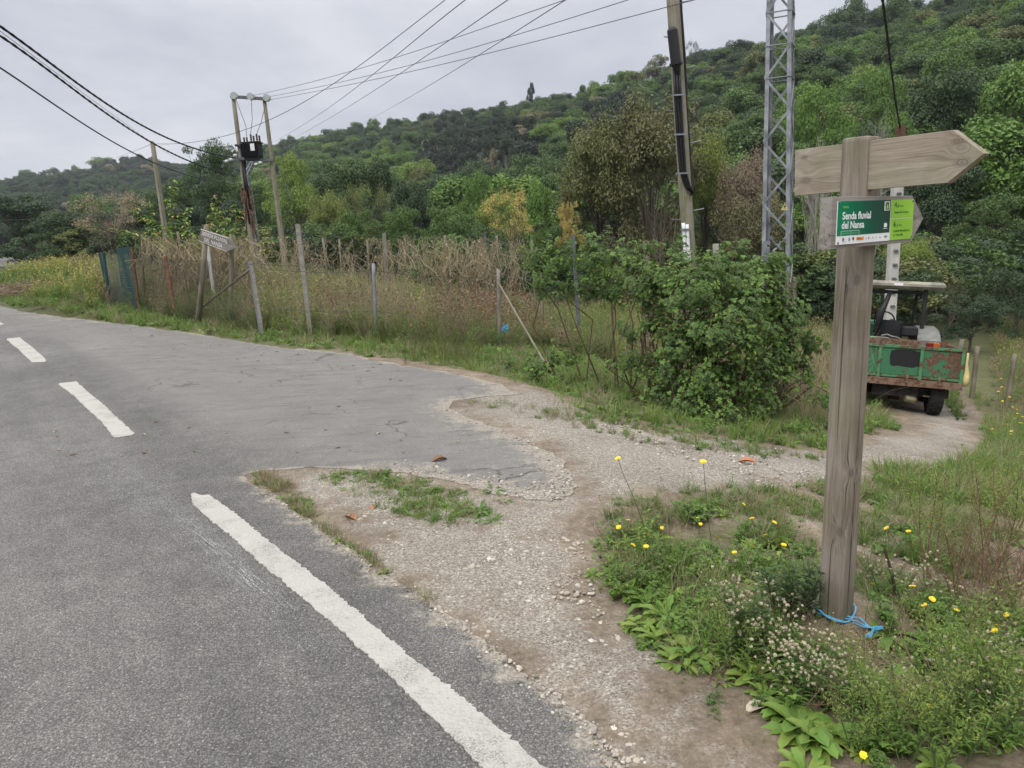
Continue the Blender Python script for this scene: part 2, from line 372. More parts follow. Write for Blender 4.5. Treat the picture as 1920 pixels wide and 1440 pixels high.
def make_ground():
    s = NT('ground_soil'); p = s.pos()
    g = s.attr('gravel'); gr = s.attr('green'); far = s.attr('far')
    nz = s.noise(p, 3.2, 7, .72); nf = s.noise(p, 26, 6, .75)
    pd = s.vmath('ADD', p, s.scalev(s.n('ShaderNodeTexNoise', {'Vector': p, 'Scale': 35.}).outputs['Color'], (.02, .02, .0)))
    vo = s.n('ShaderNodeTexVoronoi', {'Vector': pd, 'Scale': 62.}); cell = s.n('ShaderNodeSeparateColor', {0: vo.outputs['Color']}).outputs[0]; d = vo.outputs['Distance']
    v2 = s.n('ShaderNodeTexVoronoi', {'Vector': pd, 'Scale': 170.}); cell2 = s.n('ShaderNodeSeparateColor', {0: v2.outputs['Color']}).outputs[0]
    soil = s.ramp(s.math('ADD', s.math('MULTIPLY', nf, .7), s.math('MULTIPLY', nz, .3)), [(.3, (.085, .064, .046)), (.5, (.19, .15, .11)), (.68, (.31, .25, .19)), (.8, (.39, .33, .255))])
    st = s.ramp(cell, [(0, (.15, .13, .105)), (.25, (.26, .235, .20)), (.6, (.37, .34, .295)), (.9, (.50, .475, .42)), (1, (.70, .68, .62))])
    st2 = s.ramp(cell2, [(0, (.12, .10, .08)), (.5, (.28, .25, .21)), (1, (.47, .44, .385))])
    stone = s.mix(s.mapr(d, .3, .5, 0., 1.), st, s.mix(.3, st2, (.12, .095, .072)))
    stone = s.mix(.4, stone, st2)
    m1 = s.mapr(s.math('ADD', g, s.math('ADD', s.math('MULTIPLY', s.math('SUBTRACT', s.noise(p, 5.5, 8, .75), .5), 2.2), s.math('MULTIPLY', s.math('SUBTRACT', s.noise(p, 1.1, 5, .6), .5), 1.7))), .34, .86, 0., 1.)
    c = s.mix(m1, soil, stone)
    moss = s.mapr(s.math('ADD', gr, s.math('MULTIPLY', s.math('SUBTRACT', s.noise(p, 7, 8, .75), .5), 1.6)), .45, .75, 0., .85)
    c = s.mix(moss, c, s.ramp(nf, [(.3, (.05, .062, .024)), (.55, (.10, .11, .04)), (.75, (.21, .18, .10))]))
    c = s.mix(far, c, s.ramp(s.noise(p, .35, 6, .7), [(.3, (.02, .03, .014)), (.6, (.04, .055, .022)), (.8, (.08, .08, .035))]))
    h = s.math('ADD', s.math('MULTIPLY', d, s.math('MULTIPLY', m1, -1.)), s.math('MULTIPLY', nf, 1.6))
    lo = s.mapr(s.noise(p, .8, 4, .6), .35, .65, .84, 1.12); c = s.mix(1., c, s.n('ShaderNodeCombineXYZ', {0: lo, 1: lo, 2: lo}).outputs[0], 'MULTIPLY')
    return s.out(c, .92, s.bump(h, .65, .010), 0., .2)
GROUND = make_ground()

def make_paint():
    s = NT('worn_road_paint'); p = s.pos()
    n = s.noise(p, 120, 4, .7); n2 = s.noise(p, 6, 6, .7)
    c = s.mix(s.mapr(n2, .35, .7, 0., .35), (.43, .415, .385), (.33, .315, .285)); c = s.mix(s.mapr(n, .3, .42, .45, 0.), c, (.2, .19, .17)); wr = s.math('MULTIPLY', s.mapr(s.noise(p, 3.2, 6, .75), .50, .62, 0., 1.), s.mapr(s.noise(p, 160, 3, .7), .46, .56, 0., 1.)); c = s.mix(s.math('MULTIPLY', wr, .75), c, (.15, .146, .138))
    h = s.math('ADD', s.noise(p, 70, 3, .6), s.math('MULTIPLY', s.vor(p, 75), -.8))
    return s.out(c, .8, s.bump(h, 1., .006), 0., .25)
PAINT = make_paint()
def make_scuff():
    s = NT('chalky_scuff'); p = s.uvw()
    n = s.noise(s.scalev(p, (3, 60, 1)), 1.2, 6, .75); n2 = s.noise(s.pos(), 130, 3, .7); f = s.attr('fh')
    e = s.math('MULTIPLY', s.mapr(n, .5, .72, 0., 1.), s.mapr(n2, .42, .6, 0., 1.)); e = s.math('MULTIPLY', e, f, clamp=True)
    return s.out((.46, .455, .45), .9, None, 0., .2, alpha=e)
SCUFF = make_scuff()

def make_wood(name, dark, mid, light, knots=(), gs=1.0, green=0., bump=.45, foot=0.):
    s = NT(name); p = s.uvw()
    ky = None
    dsp = s.n('ShaderNodeSeparateXYZ', {0: p}); y = dsp.outputs[1]; x = dsp.outputs[0]; z = dsp.outputs[2]
    mask = None
    for kx, kyy, kr in knots:
        dx = s.math('DIVIDE', s.math('SUBTRACT', x, kx), kr*1.7); dy = s.math('DIVIDE', s.math('SUBTRACT', y, kyy), kr)
        dd = s.math('SQRT', s.math('ADD', s.math('MULTIPLY', dx, dx), s.math('MULTIPLY', dy, dy)))
        g = s.math('POWER', 2.718, s.math('MULTIPLY', s.math('MULTIPLY', dd, dd), -.35))
        y = s.math('ADD', y, s.math('MULTIPLY', g, s.math('MULTIPLY', s.math('SUBTRACT', s.n('ShaderNodeSeparateXYZ', {0: p}).outputs[1], kyy), 2.2)))
        k1 = s.mapr(dd, .55, 1.05, 1., 0.); rr = s.math('MULTIPLY', k1, s.mapr(s.math('SINE', s.math('MULTIPLY', dd, 16.)), -1., 1., .45, 1.))
        mask = rr if mask is None else s.math('MAXIMUM', mask, rr)
    v = s.n('ShaderNodeCombineXYZ', {0: s.math('MULTIPLY', x, 1.6*gs), 1: s.math('MULTIPLY', y, 26*gs), 2: s.math('MULTIPLY', z, 26*gs)}).outputs[0]
    g1 = s.noise(v, 1., 6, .7, .8); g2 = s.noise(s.scalev(v, (3, 5, 5)), 1., 4, .6)
    c = s.ramp(s.math('ADD', s.math('MULTIPLY', g1, .7), s.math('MULTIPLY', g2, .3)), [(.33, dark), (.5, mid), (.68, light)])
    c = s.mix(s.mapr(s.noise(p, 3.2, 5, .6), .4, .7, 0., .5), c, s.mix(.5, light, (.35, .33, .31)))
    crk = s.mapr(s.noise(s.scalev(v, (.3, 1.3, 1.3)), 1., 3, .5), .36, .32, 0., 1.)
    c = s.mix(s.math('MULTIPLY', crk, .8), c, tuple(a*.35 for a in dark))
    if green: c = s.mix(s.math('MULTIPLY', s.mapr(s.noise(p, 5, 5), .45, .65, 0., 1.), green), c, (.17, .19, .08))
    if foot: c = s.mix(s.math('MULTIPLY', s.mapr(s.math('ADD', x, s.math('MULTIPLY', s.noise(p, 9, 5), .35)), foot*.5, foot+.35, .75, 0.), 1.), c, (.06, .06, .032))
    if mask is not None: c = s.mix(s.math('MULTIPLY', mask, .55), c, tuple(a*.55 for a in dark))
    h = s.math('SUBTRACT', s.math('ADD', g1, s.math('MULTIPLY', g2, .4)), crk)
    return s.out(c, .78, s.bump(h, bump, .004), 0., .25)
W_BOARD = make_wood('weathered_board_wood', (.13, .10, .075), (.29, .245, .19), (.43, .38, .305), knots=((.22, .045, .015), (.235, -.02, .018), (-.30, -.03, .016), (-.31, .05, .010)), green=.35, gs=1.5)
W_BOARD2 = make_wood('grey_board_wood', (.13, .115, .10), (.23, .21, .185), (.36, .34, .31), knots=((.21, .0, .012),))
W_POST = make_wood('weathered_post_wood', (.095, .073, .057), (.185, .15, .12), (.33, .29, .245), knots=((.62, .0, .016), (1.55, .01, .014), (.85, .03, .012)), green=.25, gs=1.35, foot=.28)
W_OLD = make_wood('old_round_post_wood', (.07, .058, .04), (.15, .125, .09), (.25, .215, .16), green=.4)
W_GREY = make_wood('silver_grey_wood', (.12, .11, .095), (.22, .205, .18), (.34, .325, .29), green=.2)
W_POLE = make_wood('utility_pole_wood', (.12, .105, .08), (.21, .185, .145), (.30, .275, .225), gs=.5, green=.5)
CONC = simple('mossy_concrete', (.21, .20, .175), .9, nscale=3, namt=.35, bump=.4, bscale=25)
CONC_L = simple('pale_concrete', (.47, .46, .43), .9, nscale=3, namt=.2, bump=.3, bscale=25)
GALV = simple('galvanised_steel', (.21, .225, .25), .5, .25, nscale=5, namt=.22, bump=.1, spec=.4)
GALV_D = simple('dark_grey_steel', (.12, .125, .135), .6, .2, nscale=5, namt=.3)
WIRE = simple('wire', (.055, .052, .05), .6, .3)
CABLE = simple('black_cable', (.012, .012, .014), .5, namt=.1)
ALU = simple('bare_conductor', (.10, .10, .105), .5, .4)
BLACK = simple('black_plastic', (.018, .018, .02), .45, namt=.2)
RUBBER = simple('rubber', (.022, .021, .02), .85, namt=.35, nscale=12, bump=.4)
WHITEP = simple('white_plastic', (.72, .73, .74), .4, namt=.06)
GLASSY = simple('glass_insulator', (.36, .40, .37), .2, namt=.1, spec=.7)
PORC = simple('brown_porcelain', (.05, .03, .025), .3)
def make_rust(name, paint, thr, scale=6, left=None):
    s = NT(name); p = s.uvw(); n = s.noise(p, scale, 8, .72)
    ru = s.ramp(s.noise(p, 30, 5), [(.3, (.05, .03, .022)), (.55, (.12, .065, .04)), (.75, (.21, .13, .08))])
    n = s.math('ADD', n, s.mapr(s.n('ShaderNodeSeparateXYZ', {0: p}).outputs[0], -.2, .85, -.12, .1)) if left else n
    m = s.mapr(n, thr, thr+.03, 0., 1.)
    pc = s.mix(s.mapr(s.noise(p, 4, 4), .3, .7, 0., .4), paint, tuple(a*.55 for a in paint))
    return s.out(s.mix(m, pc, ru), .7, s.bump(s.math('ADD', s.noise(p, 50, 4), m), .4, .003), .0, .3)
RUST = make_rust('rusty_steel', (.2, .1, .06), .40)
RUSTRED = make_rust('orange_rusty_steel', (.22, .10, .055), .50, 9)
GREENP = make_rust('flaking_green_paint', (.045, .165, .08), .49, 5.5, left=True)
RUSTFR = make_rust('rusty_frame_paint', (.20, .13, .09), .50, 12)
FENDER = simple('faded_grey_plastic', (.17, .175, .16), .6, nscale=6, namt=.3)
CANOPY = simple('weathered_canopy', (.27, .255, .205), .85, nscale=5, namt=.45, bump=.3)
BLACKP = simple('black_paint_patch', (.012, .012, .014), .6, namt=.15, nscale=20)
LAMPR = simple('red_lamp_lens', (.16, .012, .012), .3); LAMPO = simple('orange_lamp_lens', (.42, .1, .02), .3)
YELL = simple('yellow_plastic_bag', (.55, .47, .2), .6, namt=.2); BLUET = simple('blue_twine', (.09, .33, .55), .6)
def mesh_net(name, col, sc_, thick):
    s = NT(name); p = s.uvw(); sp = s.n('ShaderNodeSeparateXYZ', {0: p})
    def line(v): return s.math('LESS_THAN', s.math('FRACT', s.math('MULTIPLY', v, sc_)), thick)
    a = s.math('MAXIMUM', line(s.math('ADD', sp.outputs[0], sp.outputs[1])), line(s.math('SUBTRACT', sp.outputs[0], sp.outputs[1])))
    return s.out(col, .6, None, .0, .3, alpha=a)
FLW = simple('yellow_petal', (.86, .62, .03), .6, namt=.1); SEED = simple('seed_fluff', (.40, .355, .245), .9); WHT = simple('white_petal', (.7, .7, .66), .7)
STEM = simple('green_stem', (.09, .12, .045), .7); STEMD = simple('dry_stem', (.16, .1, .065), .8)
STONE_L = simple('pale_limestone', (.52, .49, .44), .85, nscale=20, namt=.2, bump=.3); STONE_D = simple('dark_stone', (.07, .066, .065), .85, nscale=20, namt=.3)
GALV_T = simple('tower_steel', (.25, .265, .285), .5, .3, nscale=2.2, namt=.5, spec=.4)
# ------------------------------------------------------------ world and sun
wd = bpy.data.worlds.new('World'); sc.world = wd; wd.use_nodes = True
w = NT('', wd.node_tree)
SUN_EL, SUN_AZ = math.radians(52), math.radians(215)      # azimuth from +Y clockwise: behind and left of the viewer
sky = w.n('ShaderNodeTexSky', sky_type='NISHITA', sun_disc=False, sun_elevation=SUN_EL, sun_rotation=SUN_AZ)
bg1 = w.n('ShaderNodeBackground', {0: sky, 1: .1})
dirv = w.n('ShaderNodeTexCoord').outputs['Generated']; el = w.n('ShaderNodeSeparateXYZ', {0: dirv}).outputs[2]
q_ = w.math('DIVIDE', 1., w.math('ADD', w.math('MAXIMUM', el, 0.), .22))
prj = w.vmath('MULTIPLY', dirv, w.n('ShaderNodeCombineXYZ', {0: q_, 1: q_, 2: 1.}).outputs[0])
cl = w.math('ADD', w.math('MULTIPLY', w.noise(prj, .85, 6, .55, .4), .75), w.math('MULTIPLY', w.noise(prj, 3.1, 6, .6, .3), .25))
cc = w.ramp(cl, [(.30, srgb(184, 187, 201)), (.46, srgb(210, 213, 223)), (.60, srgb(230, 231, 237))])
lift = w.mapr(el, .25, .95, 1., 3.4)
cc = w.mix(1., cc, w.n('ShaderNodeCombineXYZ', {0: lift, 1: w.math('POWER', lift, .975), 2: w.math('POWER', lift, .90)}).outputs[0], 'MULTIPLY')
bg2 = w.n('ShaderNodeBackground', {0: cc, 1: .70})
w.n('ShaderNodeOutputWorld', {0: w.n('ShaderNodeMixShader', {0: .95, 1: bg1, 2: bg2}).outputs[0]})
sun = bpy.data.lights.new('sun', 'SUN'); sun.energy = 1.3; sun.angle = math.radians(16); sun.color = (1, .955, .89)
so = bpy.data.objects.new('sun', sun); COL.objects.link(so)
sd = Vector((math.sin(SUN_AZ)*math.cos(SUN_EL), math.cos(SUN_AZ)*math.cos(SUN_EL), math.sin(SUN_EL)))
so.rotation_euler = (-sd).to_track_quat('-Z', 'Y').to_euler()
vs = sc.view_settings; vs.view_transform = 'Standard'; vs.look = 'None'; vs.gamma = 1; vs.use_curve_mapping = False; vs.exposure = EXPO
sc.cycles.max_bounces = 5; sc.cycles.diffuse_bounces = 3; sc.cycles.glossy_bounces = 2; sc.cycles.transmission_bounces = 2; sc.cycles.transparent_max_bounces = 8
sc.cycles.use_denoising = True
sc.cycles.use_adaptive_sampling = True; sc.cycles.adaptive_threshold = .02

# ------------------------------------------------------------ road outline (level plane)
road_px = [(1180,1440),(1150,1405),(1075,1330),(1000,1268),(920,1215),(870,1175),(812,1138),(770,1112),(700,1062),(630,1015),(570,968),(520,935),(478,905),(462,892),(480,884),(560,878),(640,877),(720,882),(800,893),(880,908),(930,925),(985,938),(1040,940),(1068,928),(1076,905),(1060,872),(1035,850),(990,828),(940,806),(890,788),(855,773),(843,762),(850,752),(880,748),(930,742),(975,738),
           (935,722),(880,706),(820,694),(760,684),(700,674),(660,664),(600,657),(520,650),(440,636),(360,625),(280,614),(200,604),(120,594),(60,586),(20,578),(-40,562),(-70,548),(-50,530),(0,514)]
RO = [flat(*p)[:2] for p in road_px]+[at(*p)[:2] for p in ((22,503),(42,493),(64,485.5))]
RO += [np.array(p) for p in ((-62., 118.), (-95., 112.), (-80., 70.), (-40., 20.), (-14., -6.), (-4., -6.), (1.9, -2.0), (.95, .8))]
RO = np.array(RO)
dens = []
rs = RS(4)
for i in range(len(RO)):
    a, b = RO[i], RO[(i+1) % len(RO)]; L = np.linalg.norm(b-a); d = np.linalg.norm((a+b)/2)
    step = max(.018, .012*d); k = int(min(200, max(1, L/step))) if d < 60 else 1
    nrm = np.array([-(b-a)[1], (b-a)[0]])/max(L, 1e-6)
    for j in range(k):
        t = j/k; p = a+(b-a)*t
        am = min(.03, L*.2)+.006*d*.5
        dens.append(p+nrm*(rs.uniform(-1, 1)*am*.5+vnoise(p[0], p[1], 7, 2)*am*.9))
dens = np.array(dens)
def road_mesh():
    mb = MB(); K = len(dens)
    # interior grid points so that vertex attributes can follow the surface
    top = np.column_stack([dens, np.full(K, .02)]); bot = np.column_stack([dens, np.full(K, -.25)])
    tris = geometry.tessellate_polygon([[Vector((float(x), float(y), 0)) for x, y in dens]])
    T = []
    for a, b, c in tris:
        A, B, C = dens[a], dens[b], dens[c]
        T.append((a, b, c) if (B-A)[0]*(C-A)[1]-(B-A)[1]*(C-A)[0] > 0 else (a, c, b))
    mb.add(np.concatenate([top, bot]), q=[(i+K, (i+1) % K+K, (i+1) % K, i) for i in range(K)], t=T)
    # make sure skirts face outwards is not needed: both sides shade alike
    ob = structure(mb, 'road', ASPHALT)
    import bmesh
    bm = bmesh.new(); bm.from_mesh(ob.data)
    for ax, vals in ((0, list(np.arange(-9, 2, .3))+list(np.arange(-95, -9, 5.))), (1, list(np.arange(1, 15, .3))+list(np.arange(18, 120, 5.)))):
        for v in vals:
            bmesh.ops.bisect_plane(bm, geom=bm.verts[:]+bm.edges[:]+bm.faces[:], plane_co=(v, 0, 0) if ax == 0 else (0, v, 0), plane_no=(1, 0, 0) if ax == 0 else (0, 1, 0), dist=1e-5)
    for v_ in bm.verts: v_.co.z += float(rise(v_.co.x, v_.co.y))
    bm.to_mesh(ob.data); bm.free(); me = ob.data
    v = np.empty(len(me.vertices)*3); me.vertices.foreach_get('co', v); v = v.reshape(-1, 3)
    ed = [flat(*p)[:2] for p in ((470,890),(300,780),(150,690),(40,620),(-60,575))]
    # apron: everything beyond the old carriageway edge line
    d = polydist(v[:, 0], v[:, 1], ed, False); side = inpoly(v[:, 0], v[:, 1], ed+[flat(-60, 560)[:2], flat(700, 600)[:2], flat(1300, 800)[:2], flat(1200, 1000)[:2]])
    apv = np.where(side, np.clip(d/.5, 0, 1), 0)
    edge = polydist(v[:, 0], v[:, 1], RO[:50], False)
    for nm, val in (('apron', apv), ('dust', np.clip(1-edge/np.where((apv > .5) & (v[:, 1] < 8) & (v[:, 0] > -1.2), .5, .12), 0, 1)*.75+np.clip(1-edge/.05, 0, 1)*.2)):
        a = me.attributes.new(nm, 'FLOAT', 'POINT'); a.data.foreach_set('value', val.astype(np.float32))
    return ob
road_mesh()

# painted dashes: raised, ragged thermoplastic strips
def dash(left, right, rag=.007):
    def dn(pts, seed):
        P = [flat(*p)[:2] for p in pts]; out = []; r = RS(seed)
        for a, b in zip(P[:-1], P[1:]):
            L = np.linalg.norm(b-a); k = max(1, int(L/.012)); n_ = np.array([-(b-a)[1], (b-a)[0]])/L
            for j in range(k):
                p = a+(b-a)*j/k; out.append(p+n_*(r.normal()*rag*.5+vnoise(p[0]*1, p[1], 22, seed)*rag))
        return out+[P[-1]]
    pl = dn(left, 5)+dn(right[::-1], 9); K = len(pl); mb = MB()
    T = geometry.tessellate_polygon([[Vector((float(x), float(y), 0)) for x, y in pl]])
    pl = np.array(pl); V = np.concatenate([np.column_stack([pl, np.full(K, .0265)]), np.column_stack([pl, np.full(K, .0205)])])
    TT = []
    for a, b, c in T:
        A, B, C = pl[a], pl[b], pl[c]; TT.append((a, b, c) if (B-A)[0]*(C-A)[1]-(B-A)[1]*(C-A)[0] > 0 else (a, c, b))
    mb.add(V, q=[(i+K, (i+1) % K+K, (i+1) % K, i) for i in range(K)], t=TT); structure(mb, 'road_marking', PAINT)
dash([(358,928),(364,948),(395,978),(425,1000),(470,1040),(620,1168),(760,1298),(905,1440),(1010,1545)], [(366,924),(377,930),(392,929),(408,940),(445,966),(520,1030),(620,1105),(780,1240),(930,1362),(1018,1440),(1110,1525)])
dash([(110,721),(140,744),(190,792),(214,820),(222,821)], [(113,719),(142,716),(190,756),(236,798),(252,813),(247,817)], .009)
dash([(12,637),(40,660),(60,680)], [(14,635),(37,633),(66,656),(88,676),(84,679)], .009)
dash([(-70,606),(-20,604),(-2,611)], [(-60,600),(-10,600),(8,608)], .005)
def scuff(pts, w0, w1, a):
    mb = MB(); P = [flat(*p) for p in pts]; V = []; W = []; fh = []; L = 0
    for i, p in enumerate(P):
        t = norm((P[min(i+1, len(P)-1)]-P[max(i-1, 0)])); n_ = np.array([-t[1], t[0], 0]); ww = w0+(w1-w0)*i/(len(P)-1)
        if i: L += np.linalg.norm(p-P[i-1])
        for k in range(5): V.append(p+n_*ww*(k/4-.5)+np.array([0, 0, .0035])); W.append((L, ww*(k/4-.5), 0))
    q = [(i*5+k, i*5+k+1, (i+1)*5+k+1, (i+1)*5+k) for i in range(len(P)-1) for k in range(4)]
    e = np.array([a*(.35 if k in (0, 3) else 1)*math.sin(PI*(i+.5)/(len(P)-1))**.5 for i in range(len(P)-1) for k in range(4)])
    mb.add(V, q=q, fh=e, uvw=W); structure(mb, 'road_scuff', SCUFF)
scuff([(300,940),(340,972),(380,1007),(420,1042),(455,1075),(500,1112),(540,1150)], .10, .14, 3.2)
scuff([(100,800),(160,850),(220,910),(280,960)], .10, .22, .6)
scuff([(330,930),(390,990),(440,1060),(520,1130),(600,1220)], .22, .3, .55)

# ------------------------------------------------------------ ground sheet
P_GRAVEL = gpoly([(462,892),(560,960),(630,1010),(700,1060),(800,1135),(900,1210),(1000,1270),(1100,1360),(1190,1440),(1390,1440),(1330,1370),(1240,1290),(1160,1200),(1110,1100),(1095,1000),(1130,960),(1240,940),(1400,925),(1540,905),(1640,880),(1760,875),(1830,850),(1840,800),(1815,760),(1790,738),(1785,700),(1740,745),(1700,770),(1720,800),(1690,812),(1630,830),(1540,850),(1400,832),(1250,808),(1130,780),(1050,765),(985,742),(860,750),(850,770),(1060,860),(1075,930),(990,945),(900,912),(720,885),(560,880)])
P_SOIL = gpoly([(1080,930),(1240,900),(1540,880),(1650,880),(1700,920),(1800,960),(1920,1000),(1930,1120),(1700,1150),(1560,1180),(1480,1330),(1500,1440),(1390,1440),(1240,1290),(1160,1200),(1110,1090),(1300,980)])
P_GREENS = [gpoly(p) for p in (
    [(560,893),(700,882),(850,905),(960,965),(945,1000),(840,1010),(720,975),(640,925)],
    [(0,520),(60,490),(0,560),(120,590),(300,612),(480,632),(620,652),(720,670),(960,712),(1100,760),(1300,800),(1540,845),(1690,800),(1640,700),(1500,600),(1100,560),(700,540),(300,520)],
    [(1100,1000),(1330,965),(1530,1000),(1550,1150),(1920,1150),(1920,1440),(1500,1440),(1300,1290),(1170,1190)],
    [(1640,880),(1830,860),(1850,800),(1800,730),(1800,690),(1920,690),(1920,1050),(1800,960)])]
def ground_mesh():
    fa = np.radians(np.concatenate([np.arange(-180, -44, 4), np.arange(-44, 44, .13), np.arange(44, 181, 4)])); fa[-1] = PI
    rr = np.concatenate([[0.0], np.geomspace(.6, 14, 420), np.geomspace(14.2, 60, 150), np.geomspace(61, 900, 130), [1300, 2200, 4500]])
    A, R = np.meshgrid(fa, rr); X = R*np.sin(A); Y = R*np.cos(A); Z = H(X, Y)
    mr = np.clip((26-R)/10, 0, 1)
    inr = inpoly(X, Y, RO); dr = np.where(R < 30, polydist(X, Y, RO), 9)
    nz = (vnoise(X, Y, 9, 2)*.010+vnoise(X, Y, 27, 5)*.005+vnoise(X, Y, 3, 8)*.02)*mr
    kk_ = np.clip(dr/.9, 0, 1); kk_ = kk_*kk_*(3-2*kk_); Z = np.where(R < 30, Z*kk_+.017*(1-kk_), Z)
    k = np.clip(dr/.25, 0, 1)
    Z = np.where(inr, .015+rise(X, Y)-.06*np.clip((dr-.05)/.1, 0, 1), Z+nz*k - .004*(1-k))
    na, nr = len(fa), len(rr)
    idx = np.arange(na*nr).reshape(nr, na)
    q = np.stack([idx[:-1, :-1], idx[:-1, 1:], idx[1:, 1:], idx[1:, :-1]], -1).reshape(-1, 4)[:, ::-1]
    mb = MB(); mb.add(np.stack([X, Y, Z], -1), q=q)
    ob = structure(mb, 'ground', GROUND, smooth=True)
    gx, gy = X.ravel(), Y.ravel(); Rr = R.ravel(); near = Rr < 40
    def soft(poly, wdt):
        v = np.zeros(len(gx)); d = polydist(gx[near], gy[near], poly); i_ = inpoly(gx[near], gy[near], poly)
        v[near] = np.clip(.5+np.where(i_, d, -d)/wdt*.5, 0, 1); return v
    g = soft(P_GRAVEL, .35); so_ = soft(P_SOIL, .4)
    gr = np.zeros(len(gx))
    for p in P_GREENS: gr = np.maximum(gr, soft(p, .5))
    rest = np.clip((Rr-9)/4, 0, 1); gr = np.maximum(gr, rest*(1-g)*(1-so_*.6))
    g = np.maximum(g, so_*.35)*(1-gr*.2)
    for nm, val in (('gravel', g), ('green', gr*(1-g*.8)), ('far', np.clip((Rr-20)/25, 0, 1))):
        a = ob.data.attributes.new(nm, 'FLOAT', 'POINT'); a.data.foreach_set('value', val.astype(np.float32))
ground_mesh()

# ------------------------------------------------------------ lettering
def text_mesh(s_, bold=0.):
    cu = bpy.data.curves.new('lettering', 'FONT'); cu.body = s_; cu.size = 1; cu.offset = bold; cu.resolution_u = 4
    to = bpy.data.objects.new('lettering', cu); me = bpy.data.meshes.new_from_object(to)
    v = np.array([x.co[:] for x in me.vertices]).reshape(-1, 3)
    f = [tuple(p.vertices) for p in me.polygons]
    bpy.data.objects.remove(to); bpy.data.curves.remove(cu); bpy.data.meshes.remove(me); return v, f
def put_text(mb, s_, x0, y0, h, mapf, width=None, bold=0., m=0, z=.0012):
    """x0,y0 = baseline start in panel units, h = cap height in panel units (y down); width = total width"""
    v, f = text_mesh(s_, bold); cap = .69
    sx = h/cap if width is None else width/max(v[:, 0].max(), 1e-6); sy = h/cap
    P = np.array([mapf(x0+a*sx, y0-b*sy, z) for a, b, _ in v])
    t = [x for x in f if len(x) == 3]; q = [x for x in f if len(x) == 4]
    for x in f:
        if len(x) > 4: t += [(x[0], x[i], x[i+1]) for i in range(1, len(x)-1)]
    mb.add(P, q=q or None, t=t or None, m=m)
def prect(mb, x0, y0, x1, y1, mapf, z, m=0, **k): mb.add([mapf(x0, y1, z), mapf(x1, y1, z), mapf(x1, y0, z), mapf(x0, y0, z)], q=[(0, 1, 2, 3)], m=m, uvw=[(x0, y1, 0), (x1, y1, 0), (x1, y0, 0), (x0, y0, 0)], **k)
def flatm(name, col, rough=.35): s = NT(name); return s.out(col, rough, spec=.35)

# ------------------------------------------------------------ hero fingerpost
pb = at(1570, 1163); up = np.array([0, 0, 1.])
d1 = norm([.576, -.82, 0]); n1 = norm([-.82, -.576, 0])            # along the upper board, and its front normal
Yp = pb[1]+.02; topP = atY(1614, 258, Yp); postH = topP[2]-pb[2]
post_c = np.array([pb[0], pb[1], 0])+np.array([.0, .03, 0])
lean = (topP-np.array([post_c[0], post_c[1], pb[2]])); lean[2] = postH
g = thing('signpost', 'weathered square wooden signpost carrying two arrow boards, blue twine at its foot', 'signpost', (post_c[0], post_c[1], pb[2]-.0))
def post_axes(): z = norm(lean); x = norm(d1-z*(d1@z)); y = np.cross(z, x); return np.array([x, y, z])
PA = post_axes(); W_ = .098
def rounded_post(mb, base, hgt, wd_, ax, r=.016, chx=.012):
    cs = []
    for cx, cy, a0 in ((1, 1, 0), (-1, 1, 90), (-1, -1, 180), (1, -1, 270)):
        for k in range(5):
            a = math.radians(a0+k*22.5); cs.append((cx*(wd_/2-r)+math.cos(a)*r, cy*(wd_/2-r)+math.sin(a)*r))
    cs = np.array(cs); K = len(cs); lv = [(0, 1), (hgt*.33, 1), (hgt*.66, 1), (hgt-chx, 1), (hgt-chx*.3, .955), (hgt, .86)]
    V = []; W = []
    for z, s in lv:
        for x, y in cs: V.append(base+ax[0]*x*s+ax[1]*y*s+ax[2]*z); W.append((z, (x+y) if abs(x-y) < 0 else x*1.0+y*.6, y*1.0-x*.6))
    n = len(lv); q = [(i*K+j, i*K+(j+1) % K, (i+1)*K+(j+1) % K, (i+1)*K+j) for i in range(n-1) for j in range(K)]
    V.append(base+ax[2]*hgt); W.append((hgt, 0, 0)); t = [((n-1)*K+j, (n-1)*K+(j+1) % K, n*K) for j in range(K)]
    mb.add(V, q=q, t=t, uvw=W)
mb = MB(); rounded_post(mb, np.array([post_c[0], post_c[1], pb[2]-.25]), np.linalg.norm(lean)+.25, W_, PA)
mb.build('post', W_POST, g, smooth=False)
pc_top = topP
ub_c = ray_plane(1614, 300, np.array([post_c[0], post_c[1], 0]), n1)
def on1(px, py): return ray_plane(px, py, ub_c+n1*.014, n1)
mb = MB(); ubp = [on1(*p) for p in ((1489.5,281.5),(1788,243.5),(1847,287.5),(1778,343),(1488.5,367))]
cb = np.mean(ubp, 0); prism(mb, ubp, n1, .03, ch=.0035, uax=d1); mb.build('arrow_board', W_BOARD, g)
# lower board, fixed to the front of the post, with its end grain showing
d2 = norm([.8, .6, 0]); n2 = norm([.6, -.8, 0])
front = np.array([post_c[0], post_c[1], 0])+lean/lean[2]*1.4
base2 = front+n2*.091
def on2(px, py): return ray_plane(px, py, base2, n2)
mb = MB(); prism(mb, [on2(*p) for p in ((1560,369),(1712,367),(1731.5,409),(1709,453.5),(1556.5,468))], n2, .038, ch=.003, uax=d2); lb = mb.build('arrow_board', W_BOARD2, g); lb['label'] = 'smaller grey arrow board with a green printed panel'
TL, TR, BL, BR = [on2(*p) for p in ((1570,377.5),(1712,374),(1566,459.5),(1708,447))]
def pm(u, v, z=.0012):
    return (TL*(1-u)*(1-v)+TR*u*(1-v)+BL*(1-u)*v+BR*u*v)+n2*(.003+z)
dg = NT('printed_green_panel'); ux = dg.n('ShaderNodeSeparateXYZ', {0: dg.uvw()})
